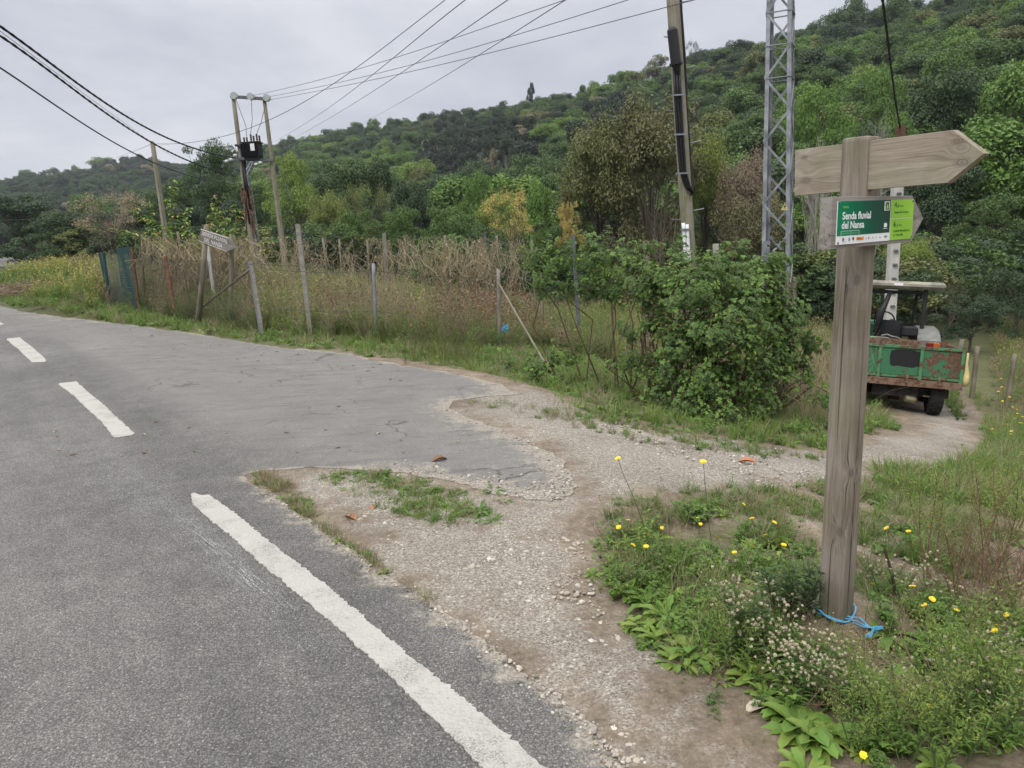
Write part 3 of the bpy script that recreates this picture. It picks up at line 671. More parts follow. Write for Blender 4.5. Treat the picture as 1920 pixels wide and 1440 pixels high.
DG = dg.out(dg.ramp(dg.math('ADD', ux.outputs[0], dg.math('MULTIPLY', ux.outputs[1], -.1)), [(0, (.0, .23, .105)), (.18, (.0, .155, .075)), (.42, (.012, .075, .05)), (.66, (.018, .05, .042))]), .35, spec=.35)
LG = flatm('lime_print', (.32, .62, .065)); WP = flatm('white_print', (.86, .87, .9)); DK = flatm('dark_green_print', (.03, .15, .04)); DK2 = flatm('dark_print', (.05, .055, .1)); OR = flatm('orange_print', (.78, .36, .06)); PG = flatm('pale_grey_print', (.45, .47, .5)); LGT = flatm('light_green_line', (.2, .55, .3))
mb = MB(); xs = .675
# thin aluminium panel body
P8 = [pm(u, v, -.0025) for u, v in ((0, 1), (1, 1), (1, 0), (0, 0))]+[pm(u, v, 0) for u, v in ((0, 1), (1, 1), (1, 0), (0, 0))]
mb.add(P8, q=BOXQ, m=2)
pn = mb.build('sign_panel', [DG, LG, WP], g)
mb = MB(); prect(mb, 0, 0, xs-.004, .80, pm, .0006); mb.build('green_field', DG, pn)
mb = MB(); prect(mb, xs+.004, 0, 1, .455, pm, .0006); prect(mb, xs+.004, .468, 1, 1, pm, .0006); mb.build('lime_field', LG, pn)
mb = MB()
put_text(mb, 'Senda fluvial', .055, .42, .165, pm, .355, .026); put_text(mb, 'del Nansa', .05, .635, .165, pm, .28, .026)
# emblem: white tag bottom right of the field, and the framed picture top right
prect(mb, .585, .03, .655, .255, pm, .0012)
for x0, y0, x1, y1 in ((.592,.56,.625,.665),(.622,.575,.632,.65),(.58,.69,.638,.70)): prect(mb, x0, y0, x1, y1, pm, .0012)
mb.build('lettering', WP, pn)
mb = MB(); prect(mb, .597, .05, .643, .235, pm, .002)
mb.build('emblem', DK, pn)
mb = MB(); mb.add([pm(.607, .235, .0028), pm(.632, .20, .0028), pm(.628, .12, .0028), pm(.612, .10, .0028), pm(.605, .16, .0028)], t=[(0, 1, 2), (0, 2, 3), (0, 3, 4)]); prect(mb, .60, .055, .612, .085, pm, .0028); mb.build('emblem_detail', LG, pn)
mb = MB(); put_text(mb, 'EUROPA', .06, .165, .045, pm, .068, .02); mb.build('lime_lettering', LG, pn)
mb = MB()
for x0, y0, x1, y1 in ((.045,.69,.27,.697),(.045,.69,.049,.795),(.266,.69,.27,.795),(.165,.69,.169,.795)): prect(mb, x0, y0, x1, y1, pm, .0014)
mb.build('badge_outline', WP, pn)
mb = MB(); put_text(mb, 'RIONANSA', .06, .765, .038, pm, .09, .02); put_text(mb, 'CELUCOS', .18, .765, .038, pm, .07, .02); mb.build('badge_lettering', LGT, pn)
mb = MB()
put_text(mb, '4', .725, .18, .125, pm, .03, .03); put_text(mb, ',6', .757, .18, .075, pm, .032, .02); put_text(mb, 'km', .805, .175, .055, pm, .042, 0.)
put_text(mb, 'Puente del Tortorio', .725, .335, .058, pm, .20, .012)
put_text(mb, '6', .722, .665, .125, pm, .03, .03); put_text(mb, ',1', .754, .665, .075, pm, .03, .02); put_text(mb, 'km', .80, .66, .055, pm, .042, 0.)
put_text(mb, 'Central hidroeléctrica', .722, .80, .058, pm, .235, .012); put_text(mb, 'de Trascudia', .722, .90, .058, pm, .14, .012)
mb.build('lettering', DK, pn)
mb = MB()
for x0, y0, x1, y1, mm in ((.07,.845,.085,.92,0),(.09,.855,.112,.862,3),(.09,.88,.116,.887,3),(.07,.93,.11,.945,3),(.145,.85,.152,.93,0),(.156,.855,.163,.93,3),(.19,.85,.212,.91,0),(.19,.93,.21,.937,3),(.25,.865,.268,.91,1),(.272,.875,.30,.905,1),(.24,.855,.335,.925,2),(.36,.88,.37,.92,3),(.395,.865,.403,.925,0),(.44,.87,.445,.925,3),(.455,.87,.46,.925,3),(.49,.87,.497,.925,3),(.535,.885,.56,.915,3)):
    prect(mb, x0, y0, x1, y1, pm, .0012 if mm != 1 else .002, m=mm)
put_text(mb, 'GDR', .60, .915, .045, pm, .045, .02, m=0)
mb.build('logo_strip', [DK2, flatm('red_print', (.45, .08, .03)), OR, PG], pn)
for u, v in ((.012, .03), (.985, .03), (.015, .96), (.985, .955)):
    mb = MB(); c = pm(u, v, .0005); tube(mb, [c, c+n2*.003], .0035, 8); mb.build('screw', GALV, pn)
# blue twine knotted round the foot of the post
mb = MB(); rs = RS(3); b0 = np.array([post_c[0], post_c[1], pb[2]+.005])
def loop(pts, r, n=5): tube(mb, pts, r, n)
for k in range(2):
    a = np.linspace(0, 2*PI, 26); rr_ = .067+.008*k
    loop([b0+np.array([math.cos(t)*rr_*(1+.12*math.sin(3*t+k)), math.sin(t)*rr_, .012+.01*k+.012*math.sin(2*t+k)]) for t in a], .0036)
E = [at(1540,1158), at(1560,1166), at(1585,1163), at(1607,1172), at(1622,1186), at(1645,1190)]
for k in range(3): loop([e+np.array([rs.uniform(-.012, .012), rs.uniform(-.01, .01), .02+.01*math.sin(i*1.7+k)]) for i, e in enumerate(E)], .0034)
tag(mb.build('blue_twine', BLUET), 'blue baler twine looped round the foot of the square signpost', 'twine')
mb = MB(); q0 = at(1630, 1200)
for k in range(5): loop([q0+np.array([-.02+.012*k*.4+rs.uniform(-.01, .01), -.01*k*.3, .015]), q0+np.array([.02, .01, .03+.004*k]), q0+np.array([.045+.004*k, .02+rs.uniform(-.012, .012), .035])], .003)
tag(mb.build('blue_twine', BLUET), 'frayed blue twine end lying in the grass beside the signpost', 'twine')
mb = MB(); E = [at(1770,1283), at(1800,1288), at(1835,1296), at(1870,1303)]; loop([e+up*.05 for e in E], .0022)
tag(mb.build('blue_twine', BLUET), 'thin straight blue string stretched through the weeds at the right of the dry mound', 'string')

# ------------------------------------------------------------ air
mb = MB(); HZ0, HZ1 = -8., 150.; box(mb, (0, 480, (HZ0+HZ1)/2), (2600, 2400, HZ1-HZ0))
hm = bpy.data.materials.new('haze'); hm.use_nodes = True; hn = hm.node_tree; hn.nodes.clear(); pv_ = hn.nodes.new('ShaderNodeVolumePrincipled'); pv_.inputs['Color'].default_value = (.80, .85, .95, 1); pv_.inputs['Density'].default_value = HAZE; pv_.inputs['Anisotropy'].default_value = .2
ho = hn.nodes.new('ShaderNodeOutputMaterial'); hn.links.new(pv_.outputs[0], ho.inputs['Volume'])
if HAZE > 0: tag(mb.build('haze', hm), 'thin bluish air between the road and the far hills', None, kind='stuff')
# ------------------------------------------------------------ helpers for upright things
def upright(px0, py0, px1, py1, Y=None, sink=.15):
    """post seen from its foot (px0,py0) to its top (px1,py1); Y = distance when the foot is hidden"""
    if Y is None: b = at(px0, py0); Y = b[1]
    else: b = atY(px0, py0, Y)
    t = atY(px1, py1, Y)
    d = t-b
    if Y is not None:                      # run the foot down to the soil
        for _ in range(3):
            z = float(H(b[0], b[1]))-sink; b = b+d*((z-b[2])/d[2]) if abs(d[2]) > .05 else b; d = t-b
    return b, t
def pole(mb, b, t, r0, r1, n=10, bend=0., m=0, seed=0):
    K = 9; rs = RS(seed); P = [b+(t-b)*k/(K-1)+np.array([bend*math.sin(PI*k/(K-1)), 0, 0]) for k in range(K)]
    tube(mb, P, [r0+(r1-r0)*k/(K-1) for k in range(K)], n, m=m)
def hang(p0, p1, sag, k=24):
    t = np.linspace(0, 1, k)[:, None]; P = p0+(p1-p0)*t; P[:, 2] -= (4*sag*t*(1-t))[:, 0]; return P

# ------------------------------------------------------------ old arrow sign on two round posts
oY = at(371, 611)[1]
g = thing('arrow_sign', 'old lichened wooden arrow sign on two round posts, pointing right and downwards', 'sign', at(371, 611))
b, t = upright(370, 611, 387, 422, oY); mb = MB(); tube(mb, [b, b+(t-b)*.55+np.array([.02, 0, 0]), t], [.062, .055, .05], 12); mb.build('post', W_OLD, g, smooth=True)
b2, t2 = upright(432, 617, 435, 440, oY); mb = MB(); pole(mb, b2, t2, .055, .048, 12); mb.build('post', W_OLD, g, smooth=True)
nO = norm([-.3, -.95, 0]); pO = (t+t2)/2+nO*.15
def onO(px, py): return ray_plane(px, py, pO, nO)
co_ = [onO(*p) for p in ((376.5,429.2),(429,446),(434,451),(442.3,465),(425.6,472),(373.5,452))]
mb = MB(); prism(mb, co_, nO, .035, ch=.006, uax=co_[1]-co_[0]); mb.build('arrow_board', make_wood('lichened_board_wood', (.08, .07, .06), (.15, .14, .125), (.30, .29, .265)), g)
def om(u, v, z=.002): return (co_[0]*(1-u)*(1-v)+co_[1]*u*(1-v)+co_[5]*(1-u)*v+co_[4]*u*v)+nO*z
LICH = simple('carved_pale_lettering', (.6, .6, .57), .8, nscale=60, namt=.5)
mb = MB(); put_text(mb, 'SENDA FLUVIAL', .06, .42, .27, om, .92, .01, z=.004); put_text(mb, 'DEL NANSA', .16, .86, .27, om, .66, .01, z=.004)
mb.build('lettering', LICH, g)
mb = MB(); tp = om(.0, .0, .001); te = [om(0, 0, .003), om(1, 0, .003), om(1, .05, .003), om(0, .05, .003)]; mb.add(te, q=[(0, 1, 2, 3)]); mb.add([om(0, .96, .003), om(1, .97, .003), om(1, 1, .003), om(0, 1, .003)], q=[(0, 1, 2, 3)]); mb.build('lichen_edge', LICH, g)

# ------------------------------------------------------------ roadside fences
def post_of(g, p0, p1, r, mat, sq=False, Y=None, name='post', r1=None):
    b, t = upright(*p0, *p1, Y); mb = MB()
    if sq: bar(mb, b, t, r*2, r*1.6, bev=0)
    else: pole(mb, b, t, r, r1 or r*.9)
    mb.build(name, mat, g, smooth=not sq); return b, t
def wires(mb, pts, r=.004, sag=.03, n=3, barb=False, rs=RS(2)):
    for a, b in zip(pts[:-1], pts[1:]):
        P = hang(np.asarray(a), np.asarray(b), sag, 10); tube(mb, P, r, n)
        if barb:
            L = np.linalg.norm(np.asarray(b)-a)
            for k in range(int(L/.14)):
                p = np.asarray(a)+(np.asarray(b)-a)*(k+.5)/(L/.14); p = p-np.array([0, 0, 4*sag*((k+.5)/(L/.14))*(1-(k+.5)/(L/.14))])
                tube(mb, [p-rs.uniform(-1, 1, 3)*.018, p+rs.uniform(-1, 1, 3)*.018], .0025, 3)
def net(mb, A, B, C, D, cell, r, diamond=True, wob=.01, rs=RS(6)):
    """netting between corners A (bottom left) B (bottom right) C (top right) D (top left)"""
    def P(u, v): return A*(1-u)*(1-v)+B*u*(1-v)+C*u*v+D*(1-u)*v
    Lx = np.linalg.norm(B-A); Lz = np.linalg.norm(D-A); nx = int(Lx/cell); nz = int(Lz/cell); nn = np.cross(norm(B-A), norm(D-A))
    wv = lambda u, v: nn*wob*math.sin(u*9+v*4)
    if diamond:
        for s_ in (1, -1):
            for i in range(-nz, nx+nz):
                u0_ = i*cell/Lx; u1 = (i+s_*nz)*cell/Lx; pts = []
                for k in range(9):
                    v = k/8; u = u0_+(u1-u0_)*v
                    if 0 <= u <= 1: pts.append(P(u, v)+wv(u, v))
                if len(pts) > 1: tube(mb, pts, r, 3, cap=False)
    else:
        for i in range(nx+1):
            u = i/nx; tube(mb, [P(u, v)+wv(u, v) for v in np.linspace(0, 1, 7)], r, 3, cap=False)
        for j in range(nz+1):
            v = j/nz; tube(mb, [P(u, v)+wv(u, v) for u in np.linspace(0, 1, 7)], r, 3, cap=False)
g = thing('chain_link_fence', 'rusty chain-link fence with two rusty posts beside the old arrow sign', 'fence', at(262, 585))
pA = post_of(g, (262, 585), (246, 464), .032, RUST, True); pB = post_of(g, (330, 601), (310, 480), .028, RUSTRED, True)
pC = post_of(g, (493, 628), (471, 489), .026, W_GREY, True)
b, t = upright(488, 625, 467, 489, pC[0][1]+.08); mb = MB(); pole(mb, b, t, .02, .02); mb.build('rail', GALV, g)
mb = MB(); tube(mb, [t-(t-b)*.1, at(352, 597)], .022, 8); mb.build('brace', W_OLD, g)
pD = post_of(g, (406, 586), (389, 462), .035, CONC_L, True)
up3 = np.array([0, 0, .15])
mb = MB(); net(mb, pA[0]+up3, pB[0]+up3, pB[1]-up3*.3, pA[1]-up3*.7, .06, .0017); net(mb, pB[0]+up3, pC[0]+up3, pC[1]-up3*.3, pB[1]-up3*.3, .06, .0017); mb.build('chain_link_mesh', WIRE, g)
g = thing('green_mesh_fence', 'short run of dark green plastic mesh fence at the near corner of the garden', 'fence', at(204, 560))
GN_M = flatm('green_plastic_mesh', (.018, .06, .062), .5); GN_P = flatm('dark_green_post', (.02, .055, .055), .5)
b, t = upright(206, 562, 194, 474, at(206, 570)[1]); mb = MB(); pole(mb, b, t, .04, .04); mb.build('post', GN_P, g); gl = (b, t)
b, t = upright(200, 540, 186, 474, at(206, 570)[1]+1.2); mb = MB(); pole(mb, b, t, .03, .03); mb.build('post', GN_P, g)
mb = MB(); net(mb, gl[0]+up3, pA[0]+up3, pA[1], gl[1], .055, .0036, False); net(mb, b+up3, gl[0]+up3, gl[1], t, .055, .0036, False)
mid_ = atY(218, 466, pA[0][1]+2.2); midb = mid_.copy(); midb[2] = float(H(midb[0], midb[1]))+.2
net(mb, midb, pA[0]+up3, pA[1]+np.array([0, .06, .02]), mid_, .055, .0036, False); mb.build('plastic_mesh', GN_M, g)
# front wire fence along the verge
g = thing('wire_fence', 'sagging barbed wire fence on thin grey posts along the asphalt verge', 'fence', at(706, 638))
f1 = post_of(g, (706, 640), (700, 494), .030, GALV); f2 = post_of(g, (937, 656), (934, 505), .033, CONC)
mb = MB(); tube(mb, [f2[1]-np.array([0, .02, .25]), at(1028, 692)], .018, 8); mb.build('brace', W_OLD, g)
f3 = post_of(g, (1018, 652), (1014, 478), .042, W_OLD); f4 = post_of(g, (1215, 706), (1212, 452), .055, W_OLD); 
mb = MB()
for fr in (.92, .46):
    wires(mb, [pC[0]+(pC[1]-pC[0])*fr, f1[0]+(f1[1]-f1[0])*fr, f2[0]+(f2[1]-f2[0])*fr, f3[0]+(f3[1]-f3[0])*(fr*.85)], .0045, .05, barb=True)
wires(mb, [pC[0]+(pC[1]-pC[0])*.97, f1[0]+(f1[1]-f1[0])*.97], .004, .03)
mb.build('barbed_wire', WIRE, g)
mb = MB(); c = f2[0]+(f2[1]-f2[0])*.34+np.array([.10, 0, 0]); rs = RS(8)
for k in range(26): tube(mb, [c+rs.uniform(-1, 1, 3)*.07, c+rs.uniform(-1, 1, 3)*.07], .005, 3)
tag(mb.build('blue_twine', BLUET), 'tangle of blue twine hanging on the wire fence by the pale post', 'twine')
# taller garden fence behind
g = thing('garden_fence', 'tall garden fence of grey posts and thin wires behind the dry weeds', 'fence', at(730, 600))
T1 = post_of(g, (583, 628), (558, 420), .036, W_GREY, True); T2 = post_of(g, (731, 600), (720, 437), .038, CONC, True); T3 = post_of(g, (915, 586), (909, 435), .038, GALV_D, True)
T4 = post_of(g, (1082, 560), (1074, 440), .04, GALV_D, True, Y=16.5)
T5 = post_of(g, (1345, 560), (1342, 457), .06, W_GREY, Y=14)
mb = MB()
for fr in (.97, .78, .6): wires(mb, [T1[0]+(T1[1]-T1[0])*fr, T2[0]+(T2[1]-T2[0])*fr, T3[0]+(T3[1]-T3[0])*fr, T4[0]+(T4[1]-T4[0])*fr, T5[0]+(T5[1]-T5[0])*fr], .003, .03)
mb.build('wire', WIRE, g)
g = thing('vine_trellis', 'wooden stakes and top wires of a trellis hung with dead climbing beans', 'trellis', at(836, 500))
TP = []
for x0, x1, yt, r, Y in ((268, 266, 440, .03, 19.5), (343, 333, 434, .035, 19), (425, 420, 440, .03, 19), (612, 605, 446, .03, 19), (640, 636, 448, .025, 18.6), (693, 688, 450, .03, 18.6), (838, 834, 441, .035, 18.6), (880, 876, 452, .03, 18.6), (935, 931, 441, .035, 18.3), (1000, 997, 450, .03, 18)):
    TP.append(post_of(g, (x0, 500), (x1, yt), r, W_OLD, Y=Y, name='stake'))
mb = MB()
for dz in (.06, .22, .45): wires(mb, [p[1]-np.array([0, 0, dz]) for p in TP], .003, .02)
mb.build('wire', WIRE, g)
# fence posts on the slope beyond the tractor
gr = 'wooden fence posts on the slope beyond the tractor'
for (x0, y0, x1, y1, Y, lb) in ((1796, 672, 1805, 636, 14.5, 'short leaning wooden fence post just beyond the trailer'), (1826, 712, 1833, 650, 14.2, 'upright weathered wooden fence post between two leaning ones'), (1893, 728, 1903, 664, 13.2, 'thin leaning wooden fence post in the tall yellow weeds')):
    b, t = upright(x0, y0, x1, y1, Y); mb = MB(); pole(mb, b, t, .048, .042); tag(mb.build('fence_post', W_OLD, smooth=True), lb, 'fence post', gr)

# ------------------------------------------------------------ transformer on its two-pole frame
HY = 31.
b, t = upright(486, 560, 437, 180, HY); b2, t2 = upright(531, 470, 495, 182, HY)
g = thing('pole_transformer', 'black finned transformer on a platform between two tall timber poles', 'transformer', b)
mb = MB(); pole(mb, b, t, .12, .075); mb.build('pole', W_POLE, g, smooth=True)
mb = MB(); pole(mb, b2, t2, .125, .065); mb.build('pole', W_POLE, g, smooth=True)
mb = MB(); bar(mb, atY(432, 181, HY-.1), atY(506, 186, HY-.1), .09, .11); mb.build('crossbar', GALV_D, g)
ins = []
for px, py in ((440, 180), (471, 181.5), (501, 184)):
    c = atY(px, py, HY-.22); mb = MB(); ins.append(c)
    for k in range(3):
        P = [c+np.array([dx, 0, .06+.0*k]) for dx in (0,)]
        tube(mb, [c+np.array([0, -.14+.09*k, 0]), c+np.array([0, -.10+.09*k, 0])], [.13, .05], 12)
    mb.build('insulator', GLASSY, g)
def hp(px, py, dy=0.): return atY(px, py, HY+dy)
tx = (hp(458, 296)+hp(493, 298))/2; tw = np.linalg.norm(hp(458, 290)-hp(492, 291)); th_ = hp(475, 267)[2]-hp(475, 296)[2]
mb = MB(); box(mb, tx+np.array([0, 0, th_*.52]), (tw*.9, .5, th_*.95), bev=.02)
for k in range(13):
    x = -tw*.46+tw*.92*k/12; box(mb, tx+np.array([x, -.31, th_*.52]), (.014, .13, th_*.8)); 
for k in range(8): box(mb, tx+np.array([-tw*.5, -.2+.06*k, th_*.52]), (.12, .012, th_*.8))
box(mb, tx+np.array([0, 0, th_*1.01]), (tw*1.02, .62, .04)); box(mb, tx+np.array([0, 0, -.03]), (tw*.8, .5, .1))
mb.build('tank', BLACK, g)
mb = MB(); box(mb, tx+np.array([.12, -.385, th_*.66]), (.16, .01, .26)); mb.build('plate', WHITEP, g)
tops = []
for k, (x, hh) in enumerate(((-.28, .2), (-.16, .2), (.02, .3), (.13, .24), (.27, .3), (.38, .24))):
    mb = MB(); c = tx+np.array([x*.9, -.1, th_*1.02])
    P = []; R0 = []
    for j in range(9): P.append(c+np.array([0, 0, hh*j/8])); R0.append(.045 if j % 2 else .028)
    tube(mb, P, R0, 8); mb.build('bushing', PORC, g)
    if k in (1, 2, 4): tops.append(P[-1])
mb = MB()
for i_, t_, mid in zip(ins, tops, ((461, 236), (473, 225), (489, 232))): tube(mb, [i_, hp(*mid, -.15), t_], .010, 4)
mb.build('jumper_wire', WIRE, g)
mb = MB(); bar(mb, hp(444, 297, -.15), hp(513, 300.5, -.15), .09, .10); bar(mb, hp(444, 297, .3), hp(513, 300.5, .3), .09, .10); mb.build('platform_beam', GALV_D, g)
mb = MB(); rs = RS(12)
dd = t-b
def onpole(f, off=(0, 0, 0)): return b+dd*f+np.array(off)
zt = lambda py: (hp(462, py)[2]-b[2])/dd[2]
tube(mb, [onpole(zt(272), (-.12, -.1, 0)), onpole(zt(276), (.02, -.14, .06)), onpole(zt(285), (.14, -.12, 0)), onpole(zt(300), (.16, -.12, 0)), onpole(zt(350), (.13, -.12, 0)), onpole(zt(400), (.12, -.12, 0))], .05, 8)
tube(mb, [onpole(zt(300), (.06, -.15, 0)), onpole(zt(350), (.05, -.16, 0)), onpole(zt(420), (.04, -.15, 0))], .03, 6); mb.build('downlead_cable', CABLE, g, smooth=True)
# dead ivy and bark sleeve on the left pole
mb = MB()
for k in range(70):
    f = zt(rs.uniform(345, 425)); a = rs.uniform(0, 2*PI); r_ = rs.uniform(.10, .2); L = rs.uniform(.25, .7)
    p = onpole(f, (math.cos(a)*r_+.03, math.sin(a)*r_, 0)); q = p+np.array([rs.uniform(-.08, .08), 0, -L]); tube(mb, [p, (p+q)/2+rs.uniform(-.05, .05, 3), q], [.035, .04, .012], 4)
BARKR = simple('reddish_dead_ivy', (.15, .10, .07), .95, nscale=8, namt=.6, bump=.8, bscale=20); mb.build('dead_ivy', BARKR, g)
# steel lattice mast behind the frame
def lattice(mb, b, t, r0, r1, phi, panel, leg=.035, br=.02, n=4, horiz=None, flat_=True, mleg=0, mbr=0):
    ax = norm(t-b); x = norm(np.cross([0, 1, 0], ax)); y = np.cross(ax, x); L = np.linalg.norm(t-b)
    def corner(k, f):
        r = r0+(r1-r0)*f; a = phi+k*PI/2; return b+(t-b)*f+x*math.cos(a)*r+y*math.sin(a)*r
    for k in range(4):
        A, B = corner(k, 0), corner(k, 1); a = phi+k*PI/2; o = -(x*math.cos(a)+y*math.sin(a)); s1 = norm(corner((k+1) % 4, 0)-A); s2 = norm(corner((k+3) % 4, 0)-A)
        for s_ in (s1, s2):
            fr = frame(B-A, np.cross(s_, norm(B-A))); box(mb, (A+B)/2+s_*leg/2, (leg, L, leg*.14), fr, m=mleg)
    N = int(L/panel)
    for k in range(4):
        for i in range(N):
            f0, f1_ = i/N, (i+1)/N; flip = (i+k) % 2
            A = corner(k, f0 if not flip else f1_); B = corner((k+1) % 4, f1_ if not flip else f0)
            nrm_ = norm(np.cross(B-A, ax)); bar(mb, A+nrm_*.01, B+nrm_*.01, br, br*.35, up=nrm_, m=mbr)
            if horiz and horiz(i): A = corner(k, f1_); B = corner((k+1) % 4, f1_); bar(mb, A, B, br, br*.4, m=mbr)
    return corner
g = thing('lattice_mast', 'slim galvanised lattice mast standing behind the transformer poles', 'mast', at(484, 495))
mY = 36.; b3, t3 = upright(484, 490, 462, 328, mY); mb = MB(); lattice(mb, b3, t3, .22, .15, .5, .27, .05, .03); lattice(mb, t3, atY(476, 300, mY), .15, .10, .5, .22, .05, .03); mb.build('mast_frame', GALV, g)
mb = MB(); bar(mb, atY(418, 302, mY), atY(440, 299, mY), .06); bar(mb, atY(468, 307, mY), atY(492, 307, mY), .06); bar(mb, atY(424, 303, mY), atY(434, 293, mY), .05); bar(mb, atY(440, 299, mY), atY(476, 303, mY), .05); mb.build('cross_arm', GALV, g)
for px, py in ((425, 303), (433, 300), (441, 292), (480, 309), (488, 306)):
    c = atY(px, py, mY-.2); mb = MB(); tube(mb, [c-up*.08, c-up*.02, c+up*.04, c+up*.08], [.04, .10, .09, .03], 10); mb.build('insulator', GLASSY, g, smooth=True)
# lone timber pole to the left
b, t = upright(322, 520, 286, 268, 28.); LP = t
mb = MB(); tube(mb, [b+(t-b)*k/8 for k in range(9)]+[t+(t-b)*.012], [.115-.04*k/8 for k in range(9)]+[.03], 10)
tag(mb.build('utility_pole', W_POLE, smooth=True), 'lone tapered timber pole to the left of the transformer frame', 'utility pole')

# ------------------------------------------------------------ big timber pole with cable closure
BY = 16.
b, t = upright(1303, 640, 1258, -60, BY)
g = thing('utility_pole', 'thick mossy timber pole rising out of the bramble with cable closure and climbing pegs', 'utility pole', b)
mb = MB(); tube(mb, [b+(t-b)*k/12 for k in range(13)], [.135-.01*k/12 for k in range(13)], 16); mb.build('pole', W_POLE, g, smooth=True)
def bp(px, py, dy=-.2): return atY(px, py, BY+dy)
mb = MB(); A, B = bp(1268, 122), bp(1260, 50); L = B-A
tube(mb, [A-L*.25, A-L*.14, A-L*.02, A, A+L*.001, A+L*.06, A+L*.061, A+L*.9, A+L*.97, A+L*1.0], [.035, .06, .085, .1, .13, .13, .105, .105, .075, .02], 16); mb.build('cable_closure', BLACK, g, smooth=False)
mb = MB()
for off in (-.075, -.025, .03):
    tube(mb, [bp(1271, 130)+np.array([off, 0, 0]), bp(1273, 180)+np.array([off, 0, 0]), bp(1277, 250)+np.array([off, 0, 0]), bp(1282, 320)+np.array([off*.9, 0, 0]), bp(1291, 350)+np.array([off*.7, 0, 0]), bp(1300, 362)+np.array([0, .05, 0])], .026, 8)
tube(mb, [bp(1275, -40, 0), bp(1277, 20, 0), bp(1283, 100, 0), bp(1287, 200, 0), bp(1294, 300, 0), bp(1299, 355, 0), bp(1294, 366, -.1)], .03, 8)
mb.build('cable', CABLE, g, smooth=True)
mb = MB(); tube(mb, [bp(1283, 360), bp(1281, 400), bp(1280, 420)], .012, 6); mb.build('earth_wire', simple('green_yellow_wire', (.18, .22, .06), .5), g)
for off, top in ((0, 418), (.075, 421)):
    mb = MB(); A = bp(1281, top)+np.array([off, 0, 0]); B = bp(1286, 500)+np.array([off, 0, 0]); pole(mb, B, A, .035, .035); mb.build('white_conduit', WHITEP, g, smooth=True)
for py in (178, 252, 325, 430): mb = MB(); c = bp(1276+(py-250)*.05, py, -.24); box(mb, c, (.26 if py < 400 else .2, .03, .03), bev=0); mb.build('clamp', GALV, g)
for px, py, s_ in ((1262, 70, -1), (1266, 208, -1), (1270, 273, -1), (1273, 341, -1), (1276, 412, -1), (1278, 4, 1), (1284, 128, 1), (1294, 268, 1), (1300, 395, 1)):
    c = atY(px, py, BY); e = atY(px+(-17 if s_ < 0 else 20), py-(1 if s_ < 0 else 4), BY-.05); mb = MB(); tube(mb, [c, e, e+up*.035], .012, 6); mb.build('climbing_peg', GALV, g)

# ------------------------------------------------------------ galvanised lattice tower
TY = 24.; cb_ = atY(1458, 500, TY); cb_[2] = float(H(cb_[0], cb_[1]))-.1; ct = atY(1467, -230, TY)
g = thing('lattice_tower', 'tall galvanised steel lattice tower behind the bramble bush', 'pylon', cb_)
hT = ct[2]-cb_[2]
mb = MB(); cor = lattice(mb, cb_, ct, .60, .44, math.radians(-72), .86, .11, .062, horiz=lambda i: i in (8, 9, 10)); mb.build('steel_frame', GALV_T, g)
fr = cor(0, (8.3)/hT/1.0)
c = atY(1471.5, 388, TY-.75); mb = MB(); nn = norm([-.2, -1, 0]); px_ = norm(np.cross(nn, up)); prism(mb, [c-px_*.11-up*.09, c+px_*.11-up*.09, c+up*.12], nn, .006); mb.build('warning_plate', flatm('yellow_plate', (.5, .43, .2)), g)
mb = MB(); z = c+nn*.004; mb.add([z+px_*.005+up*.09, z-px_*.04+up*.0, z-px_*.0+up*.0, z-px_*.02-up*.075, z+px_*.04+up*.02, z+px_*.005+up*.02], t=[(0, 1, 5), (1, 2, 5), (2, 3, 4), (2, 4, 5)]); mb.build('warning_mark', BLACKP, g)
b, t = upright(1434, 520, 1438, 452, 20.); mb = MB(); bar(mb, b, t, .17, .02, up=(0, 1, 0)); tag(mb.build('steel_plate_post', GALV), 'flat grey steel plate leaning against the foot of the lattice tower', 'steel plate')
b, t = upright(1417, 520, 1419, 478, 20.); mb = MB(); box(mb, (b+t)/2, (.12, .1, t[2]-b[2])); tag(mb.build('steel_plate_post', GALV_D), 'small dark steel stake left of the leaning plate under the tower', 'steel stake')
for x0, lb in ((1477, 'stubby mossy stump post in front of the lattice tower'), (1489, 'second stubby stump post just right of the other before the tower')):
    b, t = upright(x0, 560, x0, 512 if x0 < 1480 else 520, 19.); mb = MB(); pole(mb, b, t, .06, .055); tag(mb.build('stump_post', W_OLD), lb, 'post')
# concrete pole behind the tractor
b, t = upright(1668, 600, 1689, 236, 22.); g = thing('concrete_pole', 'pale tapered concrete pole with stepped notches behind the tractor', 'utility pole', b)
mb = MB(); ax_ = norm(t-b); f_m = b+(t-b)*.80; bar(mb, b, f_m, .27, .24, up=(0, 1, 0), bev=.02); mb.build('pole', CONC_L, g)
mb = MB(); bar(mb, f_m, t, .2, .2, up=(0, 1, 0)); mb.build('rusty_top', RUST, g)
for k in range(11):
    c = b+(t-b)*(.12+.06*k)+np.array([0, -.15, 0]); mb = MB(); box(mb, c, (.13, .06, .025)); box(mb, c+np.array([0, .02, .03]), (.11, .03, .03)); mb.build('step_notch', GALV_D, g)

